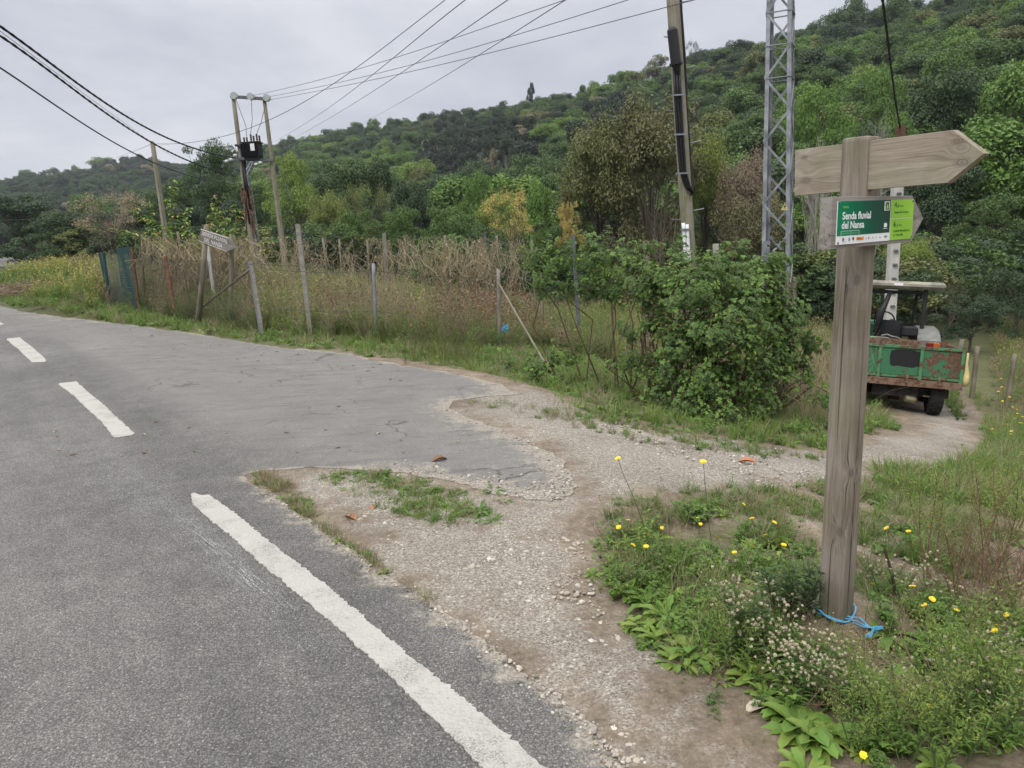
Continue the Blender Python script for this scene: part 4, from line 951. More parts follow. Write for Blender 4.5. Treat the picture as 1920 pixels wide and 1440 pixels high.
# ------------------------------------------------------------ overhead lines
def line(name, pts, d0, d1, r, lab, mat=ALU, grp=None, sub=8, tw=0.):
    """pts: image points of the cable from its near end (distance d0) to its far end (d1)"""
    xs_ = np.array([p[0] for p in pts], float); ys = np.array([p[1] for p in pts], float)
    s_ = np.concatenate([[0], np.cumsum(np.hypot(np.diff(xs_), np.diff(ys)))]); s_ /= s_[-1]
    tt = np.linspace(0, 1, sub*len(pts))
    co2 = np.polyfit(s_, ys, min(3, len(pts)-1)); cx2 = np.polyfit(s_, xs_, min(3, len(pts)-1))
    P = [atY(np.polyval(cx2, u), np.polyval(co2, u), 1/((1-u)/d0+u/d1)) for u in tt]
    mb = MB(); tube(mb, P, r, 5)
    if tw:
        L = np.concatenate([[0], np.cumsum(np.linalg.norm(np.diff(P, axis=0), axis=1))]); n_ = int(L[-1]/.09); uu = np.linspace(0, L[-1], n_)
        Q = np.stack([np.interp(uu, L, np.array(P)[:, k]) for k in range(3)], 1); ph = uu*2*PI/.7
        for o_ in (0, PI): mb2 = np.stack([Q[:, 0]+np.cos(ph+o_)*tw, Q[:, 1]*1., Q[:, 2]+np.sin(ph+o_)*tw], 1); tube(mb, mb2, r*.8, 4)
    tag(mb.build(name, mat, smooth=True), lab, 'cable', grp)
line('overhead_cable', [(-60, 8), (0, 51), (80, 109), (175, 175), (255, 226), (328, 266), (383, 288), (443, 293)], 13, 31, .022, 'thickest black cable, topmost of those swooping down to the transformer pole', CABLE, tw=.012)
line('overhead_cable', [(-60, 30), (0, 68), (73, 116), (133, 166), (197, 211), (255, 248), (328, 290), (386, 315), (443, 329)], 13, 31, .018, 'twisted black cable just under the thickest one', CABLE, tw=.014)
line('overhead_cable', [(-50, 95), (0, 128), (91, 190), (175, 241), (262, 292), (310, 316), (440, 345)], 13, 31, .016, 'thinner black cable, lowest of the three from the upper left corner', CABLE)
line('overhead_wire', [(-60, 14), (0, 58), (66, 106), (133, 160), (200, 205), (270, 257), (330, 298)], 14, 60, 0.0065, 'fine wire running beside the twisted black cable')
G3 = 'three conductors leaving the insulators on the transformer frame'
line('overhead_wire', [(1140, -27), (1056, 0), (850, 73), (600, 149), (471, 180)], 14, HY, 0.0072, 'upper conductor from the middle insulator of the transformer frame', grp=G3)
line('overhead_wire', [(1290, -36), (1175, 0), (900, 86), (600, 162), (502, 182)], 13, HY, 0.0072, 'middle conductor of the three leaving the transformer frame', grp=G3)
line('overhead_wire', [(1420, -32), (1300, 0), (1250, 14.6), (900, 102), (600, 172), (504, 186)], 12, HY, 0.0072, 'lowest conductor passing behind the big mossy pole', grp=G3)
line('overhead_wire', [(880, -35), (837, 0), (700, 104), (583, 182), (492, 230), (419, 257), (346, 270), (290, 268)], 16, 28, 0.0079, 'wire climbing from the lone pole steeply to the top of the sky')
G4 = 'wires going away over the wooded hill'
line('overhead_wire', [(905, -25), (873, 0), (700, 138.6), (600, 213), (532, 257), (500, 272)], 18, 150, 0.0122, 'first of three steep wires meeting the hill, next to the wire from the lone pole', grp=G4)
line('overhead_wire', [(990, -26), (952, 0), (750, 138), (600, 232), (540, 265)], 19, 160, 0.0130, 'middle one of the three steep wires that meet the hill', grp=G4)
line('overhead_wire', [(1095, -22), (1060, 0), (900, 102), (800, 163), (694, 224), (670, 236)], 20, 170, 0.0137, 'last of the three steep wires, meeting the hill by a thin skyline tree', grp=G4)
line('overhead_wire', [(-40, 383), (0, 381), (175, 375), (292, 359), (437, 334)], 30, 33, 0.0058, 'fine dark wire crossing in front of the left trees, upper')
line('overhead_wire', [(-40, 414), (0, 413), (180, 405), (300, 392), (437, 362)], 30, 33, 0.0058, 'fine dark wire crossing in front of the left trees, lower')
line('overhead_wire', [(219, 295), (250, 284), (284, 270)], 60, 28, 0.0079, 'short faint wire rising from the left to the lone pole top')
line('overhead_cable', [(1650, -30), (1655, 0), (1663, 60), (1675, 160), (1688, 240)], 12, 22, .018, 'dark twisted cable dropping from the sky to the pale concrete pole', CABLE, tw=.012)
# ------------------------------------------------------------ trailer and tractor
wc = at(1768, 783); TRO = wc.copy()
hd = math.radians(21); fw = np.array([math.sin(hd)*.995, math.cos(hd)*.995, -.10]); fw = norm(fw)
rt = norm(np.array([math.cos(hd), -math.sin(hd), -.07])); rt = norm(rt-fw*(rt@fw)); ut = np.cross(rt, fw)
TA = np.array([rt, fw, ut])
def L(a, b_, c): return TRO+rt*a+fw*b_+ut*c
def lbox(mb, a0, a1, b0, b1, c0, c1, **k): box(mb, L((a0+a1)/2, (b0+b1)/2, (c0+c1)/2), (abs(a1-a0), abs(b1-b0), abs(c1-c0)), TA, **k)
tr = thing('farm_trailer', 'small farm trailer with flaking green tailgate patched in black paint', 'trailer', TRO)
x1, x0 = .17, -1.52                                 # box sides, right and left
zb, zt_, th = .52, 1.05, .035; Lg = 1.45
def tailpanel(mb, xa, xb):
    box(mb, L((xa+xb)/2, -.12, (zb+zt_)/2+.02), (xb-xa, .02, zt_-zb-.09), TA)
xm = [x0+.03, x0+.55, x0+1.12, x1-.03]
for i in range(3): 
    mb = MB(); v = None
    box(mb, L((xm[i]+xm[i+1])/2, -.13, (zb+zt_)/2+.03), (xm[i+1]-xm[i]-.035, .02, zt_-zb-.12), TA)
    for k in range(len(mb.w)): mb.w[k] = mb.w[k]+np.array([(xm[i]+xm[i+1])/2+.55, 0, 0])
    mb.build('tailgate_panel', GREENP, tr)
mb = MB()
for xx in xm: lbox(mb, xx-.022, xx+.022, -.17, -.115, zb+.03, zt_)
lbox(mb, x0, x1, -.165, -.115, zt_-.035, zt_+.005); lbox(mb, x0+.0, x1, -.165, -.115, zb+.05, zb+.085)
mb.build('tailgate_frame', make_rust('green_frame_paint', (.07, .22, .1), .50, 9), tr)
mb = MB(); lbox(mb, x0-.0, x1+.0, -.19, -.10, zb-.07, zb+.035)
for xx in (x0+.35, x0+.95, x0+1.38): lbox(mb, xx-.02, xx+.02, -.205, -.16, zb-.02, zb+.10); 
mb.build('tailgate_sill', RUSTFR, tr)
mb = MB(); c = L(-.62, -.1425, .86); rs = RS(17); n_ = 26; ring = []
for k in range(n_):
    a = 2*PI*k/n_; ca, sa = math.cos(a), math.sin(a); rx = .205*abs(ca)**.35*np.sign(ca); ry = .125*abs(sa)**.35*np.sign(sa); ring.append(c+rt*(rx+rs.uniform(-.012, .012))+ut*(ry+rs.uniform(-.012, .012)))
mb.add([c]+ring, t=[(0, k+1, (k+1) % n_+1) for k in range(n_)]); mb.build('black_paint_patch', BLACKP, tr)
mb = MB()
lbox(mb, x1-.035, x1, -.115, Lg, zb, zt_); lbox(mb, x0, x0+.035, -.115, Lg, zb, zt_); lbox(mb, x0+.035, x1-.035, Lg-.035, Lg, zb, zt_+.03)
lbox(mb, x1-.05, x1+.02, -.10, -.04, zb-.03, zt_+.02); lbox(mb, x1-.05, x1+.02, Lg-.06, Lg, zb-.03, zt_+.04)
lbox(mb, x0, x1, -.10, Lg, zt_-.0, zt_+.0) if False else None
mb.build('side_boards', RUSTFR, tr)
mb = MB(); lbox(mb, x0+.035, x1-.035, -.11, Lg-.04, zb, zb+.03); mb.build('bed', RUST, tr)
# dark dung and debris lying in the bed
mb = MB(); gx, gy = np.meshgrid(np.linspace(x0+.05, x1-.05, 40), np.linspace(-.1, Lg-.05, 30)); gz = zt_-.16+.09*vnoise(gx, gy, 4, 2)+.05*vnoise(gx, gy, 13, 4)+.05*(gy/Lg)
V = TRO+gx.ravel()[:, None]*rt+gy.ravel()[:, None]*fw+gz.ravel()[:, None]*ut; idx = np.arange(1200).reshape(30, 40)
mb.add(V, q=np.stack([idx[:-1, :-1], idx[:-1, 1:], idx[1:, 1:], idx[1:, :-1]], -1).reshape(-1, 4)); tag(mb.build('soil_load', simple('dark_soil_load', (.03, .026, .024), .95, nscale=30, namt=.5, bump=.8)), 'dark load of soil lying in the open green trailer', 'soil')
mb = MB(); lbox(mb, x0+.25, x0+.36, -.05, Lg+.9, zb-.17, zb-.07); lbox(mb, x1-.36, x1-.25, -.05, Lg+.4, zb-.17, zb-.07); lbox(mb, x0+.1, x1-.1, .20, .32, .27, .40)
lbox(mb, x0+.5, x1-.55, -.02, .35, zb-.25, zb-.07); tube(mb, [L(-.68, .2, .36), L(-.68, 1.9, .34)], .055, 10); tube(mb, [L(-.75, .26, .32), L(-.6, .26, .32)], .14, 14)
tube(mb, [L(-.35, .1, .42), L(-.12, .2, .36)], .02, 6); mb.build('chassis', simple('dark_greasy_steel', (.035, .03, .028), .8, nscale=15, namt=.5), tr)
mb = MB(); tube(mb, [L(-.55, -.05, .25), L(-.42, -.02, .23), L(-.38, .0, .24)], [.05, .055, .02], 8); lbox(mb, -.30, -.05, .0, .04, .29, .31); mb.build('reflective_scrap', simple('tarnished_steel', (.22, .2, .12), .5, .4), tr)
def wheel(parent, a, b_, R, wid, lugs=20, rimr=.55):
    c = L(a, b_, R); mb = MB(); prof = [(-wid/2, R*.62), (-wid/2, R*.88), (-wid*.42, R*.965), (-wid*.2, R), (wid*.2, R), (wid*.42, R*.965), (wid/2, R*.88), (wid/2, R*.62)]
    n = 36; V = []; 
    for x, r in prof:
        for k in range(n): an = 2*PI*k/n; V.append(c+rt*x+fw*math.cos(an)*r+ut*math.sin(an)*r)
    K = len(prof); q = [(i*n+k, i*n+(k+1) % n, (i+1)*n+(k+1) % n, (i+1)*n+k) for i in range(K-1) for k in range(n)]; mb.add(V, q=q)
    for k in range(lugs):
        for s_ in (-1, 1):
            an = 2*PI*(k+(.5 if s_ > 0 else 0))/lugs; rad = fw*math.cos(an)+ut*math.sin(an); tan = -fw*math.sin(an)+ut*math.cos(an)
            A = c+rt*s_*wid*.06+rad*R*1.0; B = c+rt*s_*wid*.44+rad*R*.975+tan*R*.09; bar(mb, A, B, R*.055, R*.05, up=rad)
    tyre = mb.build('wheel', RUBBER, parent)
    mb = MB(); tube(mb, [c-rt*wid*.3, c-rt*wid*.02, c+rt*wid*.02, c+rt*wid*.3], [R*.62, R*.25, R*.25, R*.62], 24, cap=True); mb.build('rim', RUST, tyre)
wheel(tr, -.02-.09, .28, .34, .20); wheel(tr, -1.37+.12, .28, .34, .20)
mb = MB(); rs = RS(5); P = [L(x1+.03, -.06, 1.0), L(x1+.035, -.06, .85), L(x1+.05, -.07, .66), L(x1+.045, -.07, .58), L(x1+.04, -.06, .5)]; tube(mb, P, [.03, .022, .05, .055, .03], 10); tag(mb.build('yellow_bag', YELL, smooth=True), 'yellow plastic bag hanging on the right corner of the trailer', 'bag')
# tractor in front of the trailer
TB = 2.15                                             # its rear axle, metres ahead of the trailer wheel
tc = thing('tractor', 'small old tractor with weathered flat canopy, seen from behind over the trailer', 'tractor', L(-.68, TB, 0))
cx_ = -.68
for a in (-.78, .64): wheel(tc, cx_+a+.07, TB, .60, .30, 22)
mb = MB(); lbox(mb, cx_-.16, cx_+.16, TB-.3, TB+1.9, .45, .85); lbox(mb, cx_-.6, cx_+.6, TB-.1, TB+.1, .45, .6); lbox(mb, cx_-.25, cx_+.25, TB-.34, TB-.25, .75, .95); mb.build('gearbox', simple('dirty_dark_metal', (.04, .04, .042), .7, nscale=14, namt=.5), tc)
mb = MB(); lbox(mb, cx_-.27, cx_+.27, TB+1.0, TB+2.3, .85, 1.32, bev=.06); mb.build('bonnet', make_rust('faded_green_bonnet', (.06, .22, .12), .58), tc)
def fender(s_):
    mb = MB(); c = L(cx_+s_*.60, TB, .60); wv = .36; V = []; K = 12; R_f = .70
    for i in range(K+1):
        a = math.radians(20+140*i/K); 
        for (dx, dr) in ((-wv/2, -.0), (-wv/2+.03, .02), (wv/2-.06, .02), (wv/2, -.05)): V.append(c+rt*dx*s_+(-fw*math.cos(a)*R_f*1.1+ut*math.sin(a)*R_f)*(1+dr))
    mb.add(V, q=[(i*4+k, i*4+k+1, (i+1)*4+k+1, (i+1)*4+k) for i in range(K) for k in range(3)])
    fe = mb.build('fender', FENDER, tc, smooth=True)
    mb = MB(); lbox(mb, cx_+s_*.60-.20, cx_+s_*.60+.18, TB-.74, TB-.45, .90, 1.12, bev=.06); mb.build('lamp_housing', FENDER, fe)
    mb = MB(); a = cx_+s_*.64; lbox(mb, a-.11, a-.0, TB-.765, TB-.735, .965, 1.05, bev=.008); mb.build('tail_light', LAMPR, fe)
    mb = MB(); lbox(mb, a+.0, a+.10, TB-.765, TB-.735, .965, 1.05, bev=.008); mb.build('indicator_light', LAMPO, fe)
fender(1); fender(-1)
mb = MB(); lbox(mb, cx_-.80, cx_-.56, TB-.80, TB-.78, .76, .95); mb.build('number_plate', simple('yellowed_plate', (.6, .58, .3), .5), tc)
DP = simple('black_rops_tube', (.02, .02, .022), .55)
top = 1.93
for s_ in (-1, 1):
    mb = MB(); tube(mb, [L(cx_+s_*.50, TB-.25, .85), L(cx_+s_*.50, TB-.27, top)], .035, 8); mb.build('roof_post', DP, tc); mb = MB(); tube(mb, [L(cx_+s_*.42, TB+.55, .9), L(cx_+s_*.5, TB+.75, top)], .028, 8); mb.build('roof_post', DP, tc)
mb = MB()
tube(mb, [L(cx_-.5, TB-.26, top-.06), L(cx_+.5, TB-.26, top-.06)], .03, 8); mb.build('roof_frame', DP, tc)
mb = MB(); lbox(mb, cx_-.80, cx_+.78, TB-.42, TB+1.05, top, top+.13, bev=.045); mb.build('canopy', CANOPY, tc)
mb = MB(); lbox(mb, cx_-.02, cx_+.12, TB-.428, TB-.418, top+.05, top+.095); mb.build('canopy_label', WHITEP, tc)
mb = MB(); lbox(mb, cx_-.24, cx_+.24, TB-.05, TB+.4, .98, 1.08, bev=.04); lbox(mb, cx_-.22, cx_+.22, TB-.15, TB-.05, 1.0, 1.38, bev=.04); mb.build('seat', BLACK, tc)
mb = MB(); a = np.linspace(0, 2*PI, 21); tube(mb, [L(cx_+.17*math.cos(t), TB+.75+.05*math.sin(t), 1.35+.16*math.sin(t)) for t in a], .014, 6); tube(mb, [L(cx_, TB+.78, 1.33), L(cx_, TB+1.0, 1.1)], .018, 6); mb.build('steering_wheel', BLACK, tc)
mb = MB(); lbox(mb, cx_-.78, cx_-.42, TB+.95, TB+.97, 1.25, 1.75); mb.build('side_screen', simple('milky_screen', (.5, .52, .56), .3), tc)
# gear strapped behind the seat
mb = MB(); A = L(cx_-.22, TB-.4, 1.15); B = L(cx_-.06, TB-.35, 1.86); tube(mb, [A, A+(B-A)*.5+rt*(-.03), B], [.05, .06, .035], 8); tag(mb.build('strapped_bundle', BLACK, smooth=True), 'long black wrapped bundle leaning up to the tractor canopy', 'bundle')
mb = MB(); lbox(mb, cx_+.18, cx_+.42, TB-.52, TB-.3, 1.12, 1.3, bev=.03); tag(mb.build('battery_box', BLACK), 'dark box perched on the back of the tractor', 'box')
mb = MB(); rs = RS(31)
for k in range(16):
    p = L(cx_+rs.uniform(-.5, .45), TB-rs.uniform(.3, .5), rs.uniform(.85, 1.15)); d = rt*rs.uniform(-.35, .35)+ut*rs.uniform(-.12, .16)+fw*rs.uniform(-.1, .1); tube(mb, [p, p+d*.5+ut*.03, p+d], .014, 5)
tag(mb.build('branches', W_GREY), 'loose cut branches piled on the back of the tractor', 'branches')
mb = MB(); 
for k in range(3): lbox(mb, cx_-.50+.12*k, cx_-.30+.16*k, TB-.5, TB-.42, 1.0-.03*k, 1.12-.03*k, bev=.03)
tag(mb.build('green_canister', simple('pale_green_plastic', (.16, .28, .13), .5)), 'pale green canister behind the tractor seat', 'canister')
# ------------------------------------------------------------ foliage building blocks
def leafcloud(mb, C, N, size, rs, aspect=.6, fh=0., tint=(.15, .85), fold=.25, m=0, tbase=None, hj=.02):
    """one small bent leaf face per centre C with normal N"""
    K = len(C); N = N/(np.linalg.norm(N, axis=1)[:, None]+1e-9); r = rs.normal(size=(K, 3)); a = np.cross(N, r); a /= (np.linalg.norm(a, axis=1)[:, None]+1e-9); b = np.cross(N, a)
    s = (np.broadcast_to(size, (K,))*rs.uniform(.6, 1.35, K))[:, None]
    V = np.stack([C-a*s*.5, C+b*s*aspect*.5-N*s*fold*.3, C+a*s*.5-N*s*fold*.5, C-b*s*aspect*.5-N*s*fold*.3], 1).reshape(-1, 3)
    q = np.arange(K*4).reshape(K, 4); ti = rs.uniform(*tint, K) if tbase is None else np.clip(tbase+rs.uniform(-.25, .25, K), 0, 1)
    mb.add(V, q=q, tint=ti, fh=fh+rs.uniform(-hj, hj, K), m=m)
def rdir(rs, n, zb=-1.):
    z = rs.uniform(zb, 1, n); a = rs.uniform(0, 2*PI, n); r = np.sqrt(1-z*z); return np.stack([r*np.cos(a), r*np.sin(a), z], 1)
def make_tree(seed, style='round', n=9000, leaf=.26, H_=10., R_c=4.4, limbs=9):
    rs = RS(seed); tk = MB(); cr = MB()
    zb = {'round': .22, 'feather': .25, 'tall': .38, 'olive': .12, 'bush': .0, 'sparse': .2}[style]*H_
    nl = {'round': 64, 'feather': 76, 'tall': 44, 'olive': 90, 'bush': 40, 'sparse': 50}[style]
    mid = (zb+H_)/2; hz = (H_-zb)/2
    cs = []; rl = []
    # a few large limbs masses, each carrying smaller lobes
    nb = rs.randint(6, 10); bigs = [np.array([rs.normal()*R_c*.15, rs.normal()*R_c*.15, H_-hz*.55])]
    for i in range(nb):
        a = 2*PI*i/nb+rs.uniform(-.4, .4); zz = mid+hz*rs.uniform(-.65, .55); rr = R_c*rs.uniform(.30, .74)*math.sqrt(max(.15, 1-((zz-mid)/hz)**2))
        bigs.append(np.array([math.cos(a)*rr, math.sin(a)*rr, zz]))
    for i in range(nl):
        bg = bigs[rs.randint(len(bigs))]; d = rdir(rs, 1, -.5)[0]; br = R_c*(.42 if style != 'tall' else .30)
        c = bg+d*np.array([br, br, br*(.8 if style != 'feather' else .9)])*rs.uniform(.55, 1.)
        if style == 'tall': c[:2] *= .75
        c[2] = np.clip(c[2], zb+.3, H_-.35); cs.append(c); rl.append(R_c*rs.uniform(.10, .27)*(1.15 if style == 'round' else .9))
    cs = np.array(cs); rl = np.array(rl); per = (rl**2/np.sum(rl**2)*n).astype(int)
    for c, r, k in zip(cs, rl, per):
        d = rdir(rs, k, -.45); rad = r*rs.uniform(.72, 1.12, k)**.8
        fl = {'feather': (1.12, 1.12, .62), 'round': (1, 1, .8), 'tall': (.85, .85, 1.25), 'olive': (1, 1, .95), 'bush': (1, 1, .8), 'sparse': (1, 1, .9)}[style]
        if style in ('olive', 'sparse'): rad = r*rs.uniform(.2, 1.25, k)
        C = c+d*rad[:, None]*fl; C += rs.normal(size=C.shape)*r*.07
        N = d*.7+np.array([0, 0, .55])+rs.normal(size=d.shape)*.45
        tb = .5+rs.uniform(-.14, .14)
        leafcloud(cr, C, N, leaf*(1. if style not in ('feather',) else 1.15), rs, .62 if style != 'feather' else .35, tbase=tb)
    th = H_*(.5 if style not in ('tall',) else .8); w = .018*H_
    tube(tk, [(0, 0, -.6), (0, 0, 0), (.02*H_*rs.uniform(-1, 1), .02*H_*rs.uniform(-1, 1), th*.5), (.03*H_*rs.uniform(-1, 1), 0, th)], [w*1.5, w*1.15, w*.85, w*.5], 8)
    base = np.array([0, 0, th*.55])
    sel = rs.permutation(nl)[:limbs*2]
    for i in sel:
        c = cs[i]; a = np.array([0, 0, min(th*rs.uniform(.4, .95), c[2]*.85)]); m_ = (a+c)/2+np.array([0, 0, .06*H_])*rs.uniform(-.5, 1)+rs.normal(size=3)*.12
        tube(tk, [a, m_, c], [w*.42, w*.26, w*.08], 5, cap=False)
    return tk, cr
def bare_branches(mb, rs, p, d, L, r, depth, spread=.55, n=5, up_=.12, kids=3):
    P = [p]; 
    for k in range(4):
        d = norm(d+rs.normal(size=3)*.13+np.array([0, 0, up_*.3])); P.append(P[-1]+d*L/4)
    tube(mb, P, [r, r*.9, r*.8, r*.7, r*.55], n if depth > 1 else 3, cap=False)
    if depth > 0:
        for k in range(kids):
            f = rs.uniform(.35, 1.) if k else 1.; i = min(3, int(f*4)); q = P[i]+(P[i+1]-P[i])*(f*4-i if f < 1 else 1)
            nd = norm(d+rdir(rs, 1)[0]*spread*1.3+np.array([0, 0, up_])); bare_branches(mb, rs, q, nd, L*rs.uniform(.55, .8), r*.55, depth-1, spread, n, up_, kids)

# ------------------------------------------------------------ scatter of uncountable cover (one object each, geometry nodes)
def scatter(name, protos, pts, rz, scl, idx, hue=None, tilt=.12, seed=0, label=None, cat=None):
    rs = RS(seed); K = len(pts); coll = bpy.data.collections.new(name+'_sources')
    for i, p in enumerate(protos): p.name = '%s_source_%s' % (name, 'abcdefghijkl'[i]); coll.objects.link(p)
    me = bpy.data.meshes.new(name); me.vertices.add(K); me.vertices.foreach_set('co', np.asarray(pts, np.float32).ravel())
    def at_(nm, typ, key, val):
        a = me.attributes.new(nm, typ, 'POINT'); a.data.foreach_set(key, np.asarray(val).ravel())
    rot = np.zeros((K, 3), np.float32); rot[:, 2] = rz; rot[:, :2] = rs.normal(size=(K, 2))*tilt
    at_('rot', 'FLOAT_VECTOR', 'vector', rot); S = np.asarray(scl, np.float32); S = np.repeat(S[:, None], 3, 1) if S.ndim == 1 else S
    at_('scl', 'FLOAT_VECTOR', 'vector', S); at_('idx', 'INT', 'value', np.asarray(idx, np.int32)); at_('hue', 'FLOAT', 'value', np.asarray(hue if hue is not None else np.zeros(K), np.float32))
    ob = bpy.data.objects.new(name, me); COL.objects.link(ob)
    gt = bpy.data.node_groups.new(name, 'GeometryNodeTree'); gt.interface.new_socket('Geometry', in_out='INPUT', socket_type='NodeSocketGeometry'); gt.interface.new_socket('Geometry', in_out='OUTPUT', socket_type='NodeSocketGeometry')
    N = gt.nodes; Lk = gt.links; gi = N.new('NodeGroupInput'); go = N.new('NodeGroupOutput'); ci = N.new('GeometryNodeCollectionInfo'); ci.inputs['Collection'].default_value = coll
    ci.inputs['Separate Children'].default_value = True; ci.inputs['Reset Children'].default_value = True
    ip = N.new('GeometryNodeInstanceOnPoints'); ip.inputs['Pick Instance'].default_value = True
    def na(nm, dt): n_ = N.new('GeometryNodeInputNamedAttribute'); n_.data_type = dt; n_.inputs['Name'].default_value = nm; return [o for o in n_.outputs if o.enabled and o.name == 'Attribute'][0]
    er = N.new('FunctionNodeEulerToRotation'); Lk.new(na('rot', 'FLOAT_VECTOR'), er.inputs[0])
    Lk.new(gi.outputs[0], ip.inputs['Points']); Lk.new(ci.outputs[0], ip.inputs['Instance']); Lk.new(na('idx', 'INT'), ip.inputs['Instance Index']); Lk.new(er.outputs[0], ip.inputs['Rotation']); Lk.new(na('scl', 'FLOAT_VECTOR'), ip.inputs['Scale'])
    Lk.new(ip.outputs[0], go.inputs[0]); md = ob.modifiers.new('scatter', 'NODES'); md.node_group = gt
    return tag(ob, label, cat, kind='stuff')
def proto(mb, mats, name='source', smooth=False): return mb.build(name, mats, link=False, smooth=smooth)

# ------------------------------------------------------------ trees
def merged(tk, cr):
    m = MB(); m.merge(cr); o = MB(); v, q, t, w_, qa, ta = tk.arr(); qa = qa.copy(); ta = ta.copy(); qa[:, 2] = 1
    if len(ta): ta[:, 2] = 1
    m.v.append(v); m.w.append(w_); m.q.append(q+m.n); m.qa.append(qa)
    if len(t): m.t.append(t+m.n); m.ta.append(ta)
    m.n += len(v); return m
hill_styles = [('round', 1), ('round', 2), ('olive', 3), ('feather', 4), ('round', 5), ('feather', 6), ('tall', 7), ('tall', 8)]
hill_me = []
for st, sd_ in hill_styles:
    tk, cr = make_tree(sd_, st, 13000 if st != 'tall' else 6500, .29, 10., 4.6 if st != 'tall' else 3.6, limbs=6 if st != 'tall' else 14)
    hill_me.append(proto(merged(tk, cr), [VEG, BARK if st != 'tall' else PALE]))
rs = RS(77); az0, az1 = azpx(-260), azpx(2200)
pts = []
r = 56.
while r < 760:
    sp = np.interp(r, [50, 150, 350, 760], [6.0, 6.8, 8.5, 11.5]); a = az0+rs.uniform(0, sp/r)
    while a < az1:
        rr = r+rs.uniform(-.45, .45)*sp; aa = a+rs.uniform(-.4, .4)*sp/r; pts.append((rr*math.sin(aa), rr*math.cos(aa), rr, aa)); a += sp/r
    r += sp*.92
pts = np.array(pts); Hh = H(pts[:, 0], pts[:, 1]); hv = hills(pts[:, 0], pts[:, 1])
foot = np.interp(pts[:, 3], _Ra, _RF); Rdg = np.interp(pts[:, 3], _Ra, _RR)
rf = np.interp(pts[:, 3], [azpx(0), azpx(500), azpx(960), azpx(1500), azpx(1920)], [200, 95, 72, 60, 50])
dR = H((pts[:, 2]+6)*np.sin(pts[:, 3]), (pts[:, 2]+6)*np.cos(pts[:, 3]))-Hh
beyond = (pts[:, 2] > Rdg+26) & (pts[:, 3] > azpx(420)); rd = inpoly(pts[:, 0], pts[:, 1], RO[:])
keep = (pts[:, 2] > rf) & ~beyond & ~((pts[:, 2] > 675)) & ~rd & (polydist(pts[:, 0], pts[:, 1], RO) > 6)
pts = pts[keep]; Hh = Hh[keep]; Rdg = Rdg[keep]; K = len(pts); print('hill trees', K)
pxs, pys = [], []
zt2 = EYE[2]
Pc = np.column_stack([pts[:, 0], pts[:, 1], Hh+5])-EYE; dz = Pc@f_; pxs = 960+F*(Pc@R_)/dz; pys = 720-F*(Pc@U_)/dz
euc = (pxs > 790) & (pxs < 1260) & (pys > np.where(pxs < 1000, 250, 225)) & (pys < 345) & (vnoise(pxs, pys, .02, 3) > -.35)
idx = rs.randint(0, 6, K); idx[euc] = 6+rs.randint(0, 2, euc.sum()); lon = rs.rand(K) < .02; idx[lon & ~euc] = 6
hue = .22+.08*vnoise(pts[:, 0], pts[:, 1], .03, 5)+rs.normal(size=K)*.075; hue = np.clip(hue, .03, .40)
hue[euc] = rs.uniform(.0, .10, euc.sum()); far_l = (pts[:, 3] < azpx(480)) & (pts[:, 2] > 300); hue[far_l] = np.clip(hue[far_l]*.55, 0, .22)
ol = rs.rand(K) < .07; hue[ol & ~euc & ~far_l] = .56; yb = rs.rand(K) < .05; hue[yb & ~euc & ~far_l] = .42; br = rs.rand(K) < .012; hue[br] = .66
sclz = rs.uniform(.72, 1.12, K); scx = rs.uniform(.75, 1.2, K); sclz[euc] *= 1.2
ridge = np.abs(pts[:, 2]-Rdg) < 16; sclz[ridge & (rs.rand(K) < .12)] *= 1.35
Sc = np.column_stack([scx, scx, sclz]); rzv = rs.uniform(0, 2*PI, K); Pos = np.column_stack([pts[:, :2], Hh-.4])
# the nearest visible ones stand as individual trees; the rest of the wood is one mass
inview = (pxs > -60) & (pxs < 1980) & (pys > -80); order = np.argsort(np.where(inview, pts[:, 2], 1e9)); NI = min(190, int(inview.sum())); ind = order[:NI]; rest = np.setdiff1d(np.arange(K), ind)
scatter('hillside_forest', [m.copy() for m in hill_me], Pos[rest], rzv[rest], Sc[rest], idx[rest], hue[rest], tilt=.03, seed=3, label='dense mixed forest covering the hillside', cat='forest')
def hill_label(i):
    h = hue[i]; t = idx[i]
    if t >= 6: return ('tall narrow blue-grey tree with a pale trunk on the wooded hill', 'tall narrow blue-grey trees on the hill')
    if h > .6: return ('brownish withering tree among the green trees on the hill', 'brownish trees on the hill')
    if h > .5: return ('dull olive tree on the lower wooded hillside', 'olive trees on the lower hillside')
    if h > .3: return ('bright yellow-green broadleaf tree on the lower wooded hillside', 'bright yellow-green trees on the lower hillside')
    if h > .17: return ('mid green broadleaf tree on the lower wooded hillside', 'mid green trees on the lower hillside')
    return ('dark green broadleaf tree on the lower wooded hillside', 'dark green trees on the lower hillside')
for i in ind:
    o = bpy.data.objects.new('hillside_tree', hill_me[idx[i]].data); COL.objects.link(o); o.location = Pos[i]; o.rotation_euler = (0, 0, rzv[i]); o.scale = Sc[i]; o['hue'] = float(hue[i])
    lb, gp = hill_label(i); tag(o, lb, 'tree', gp)

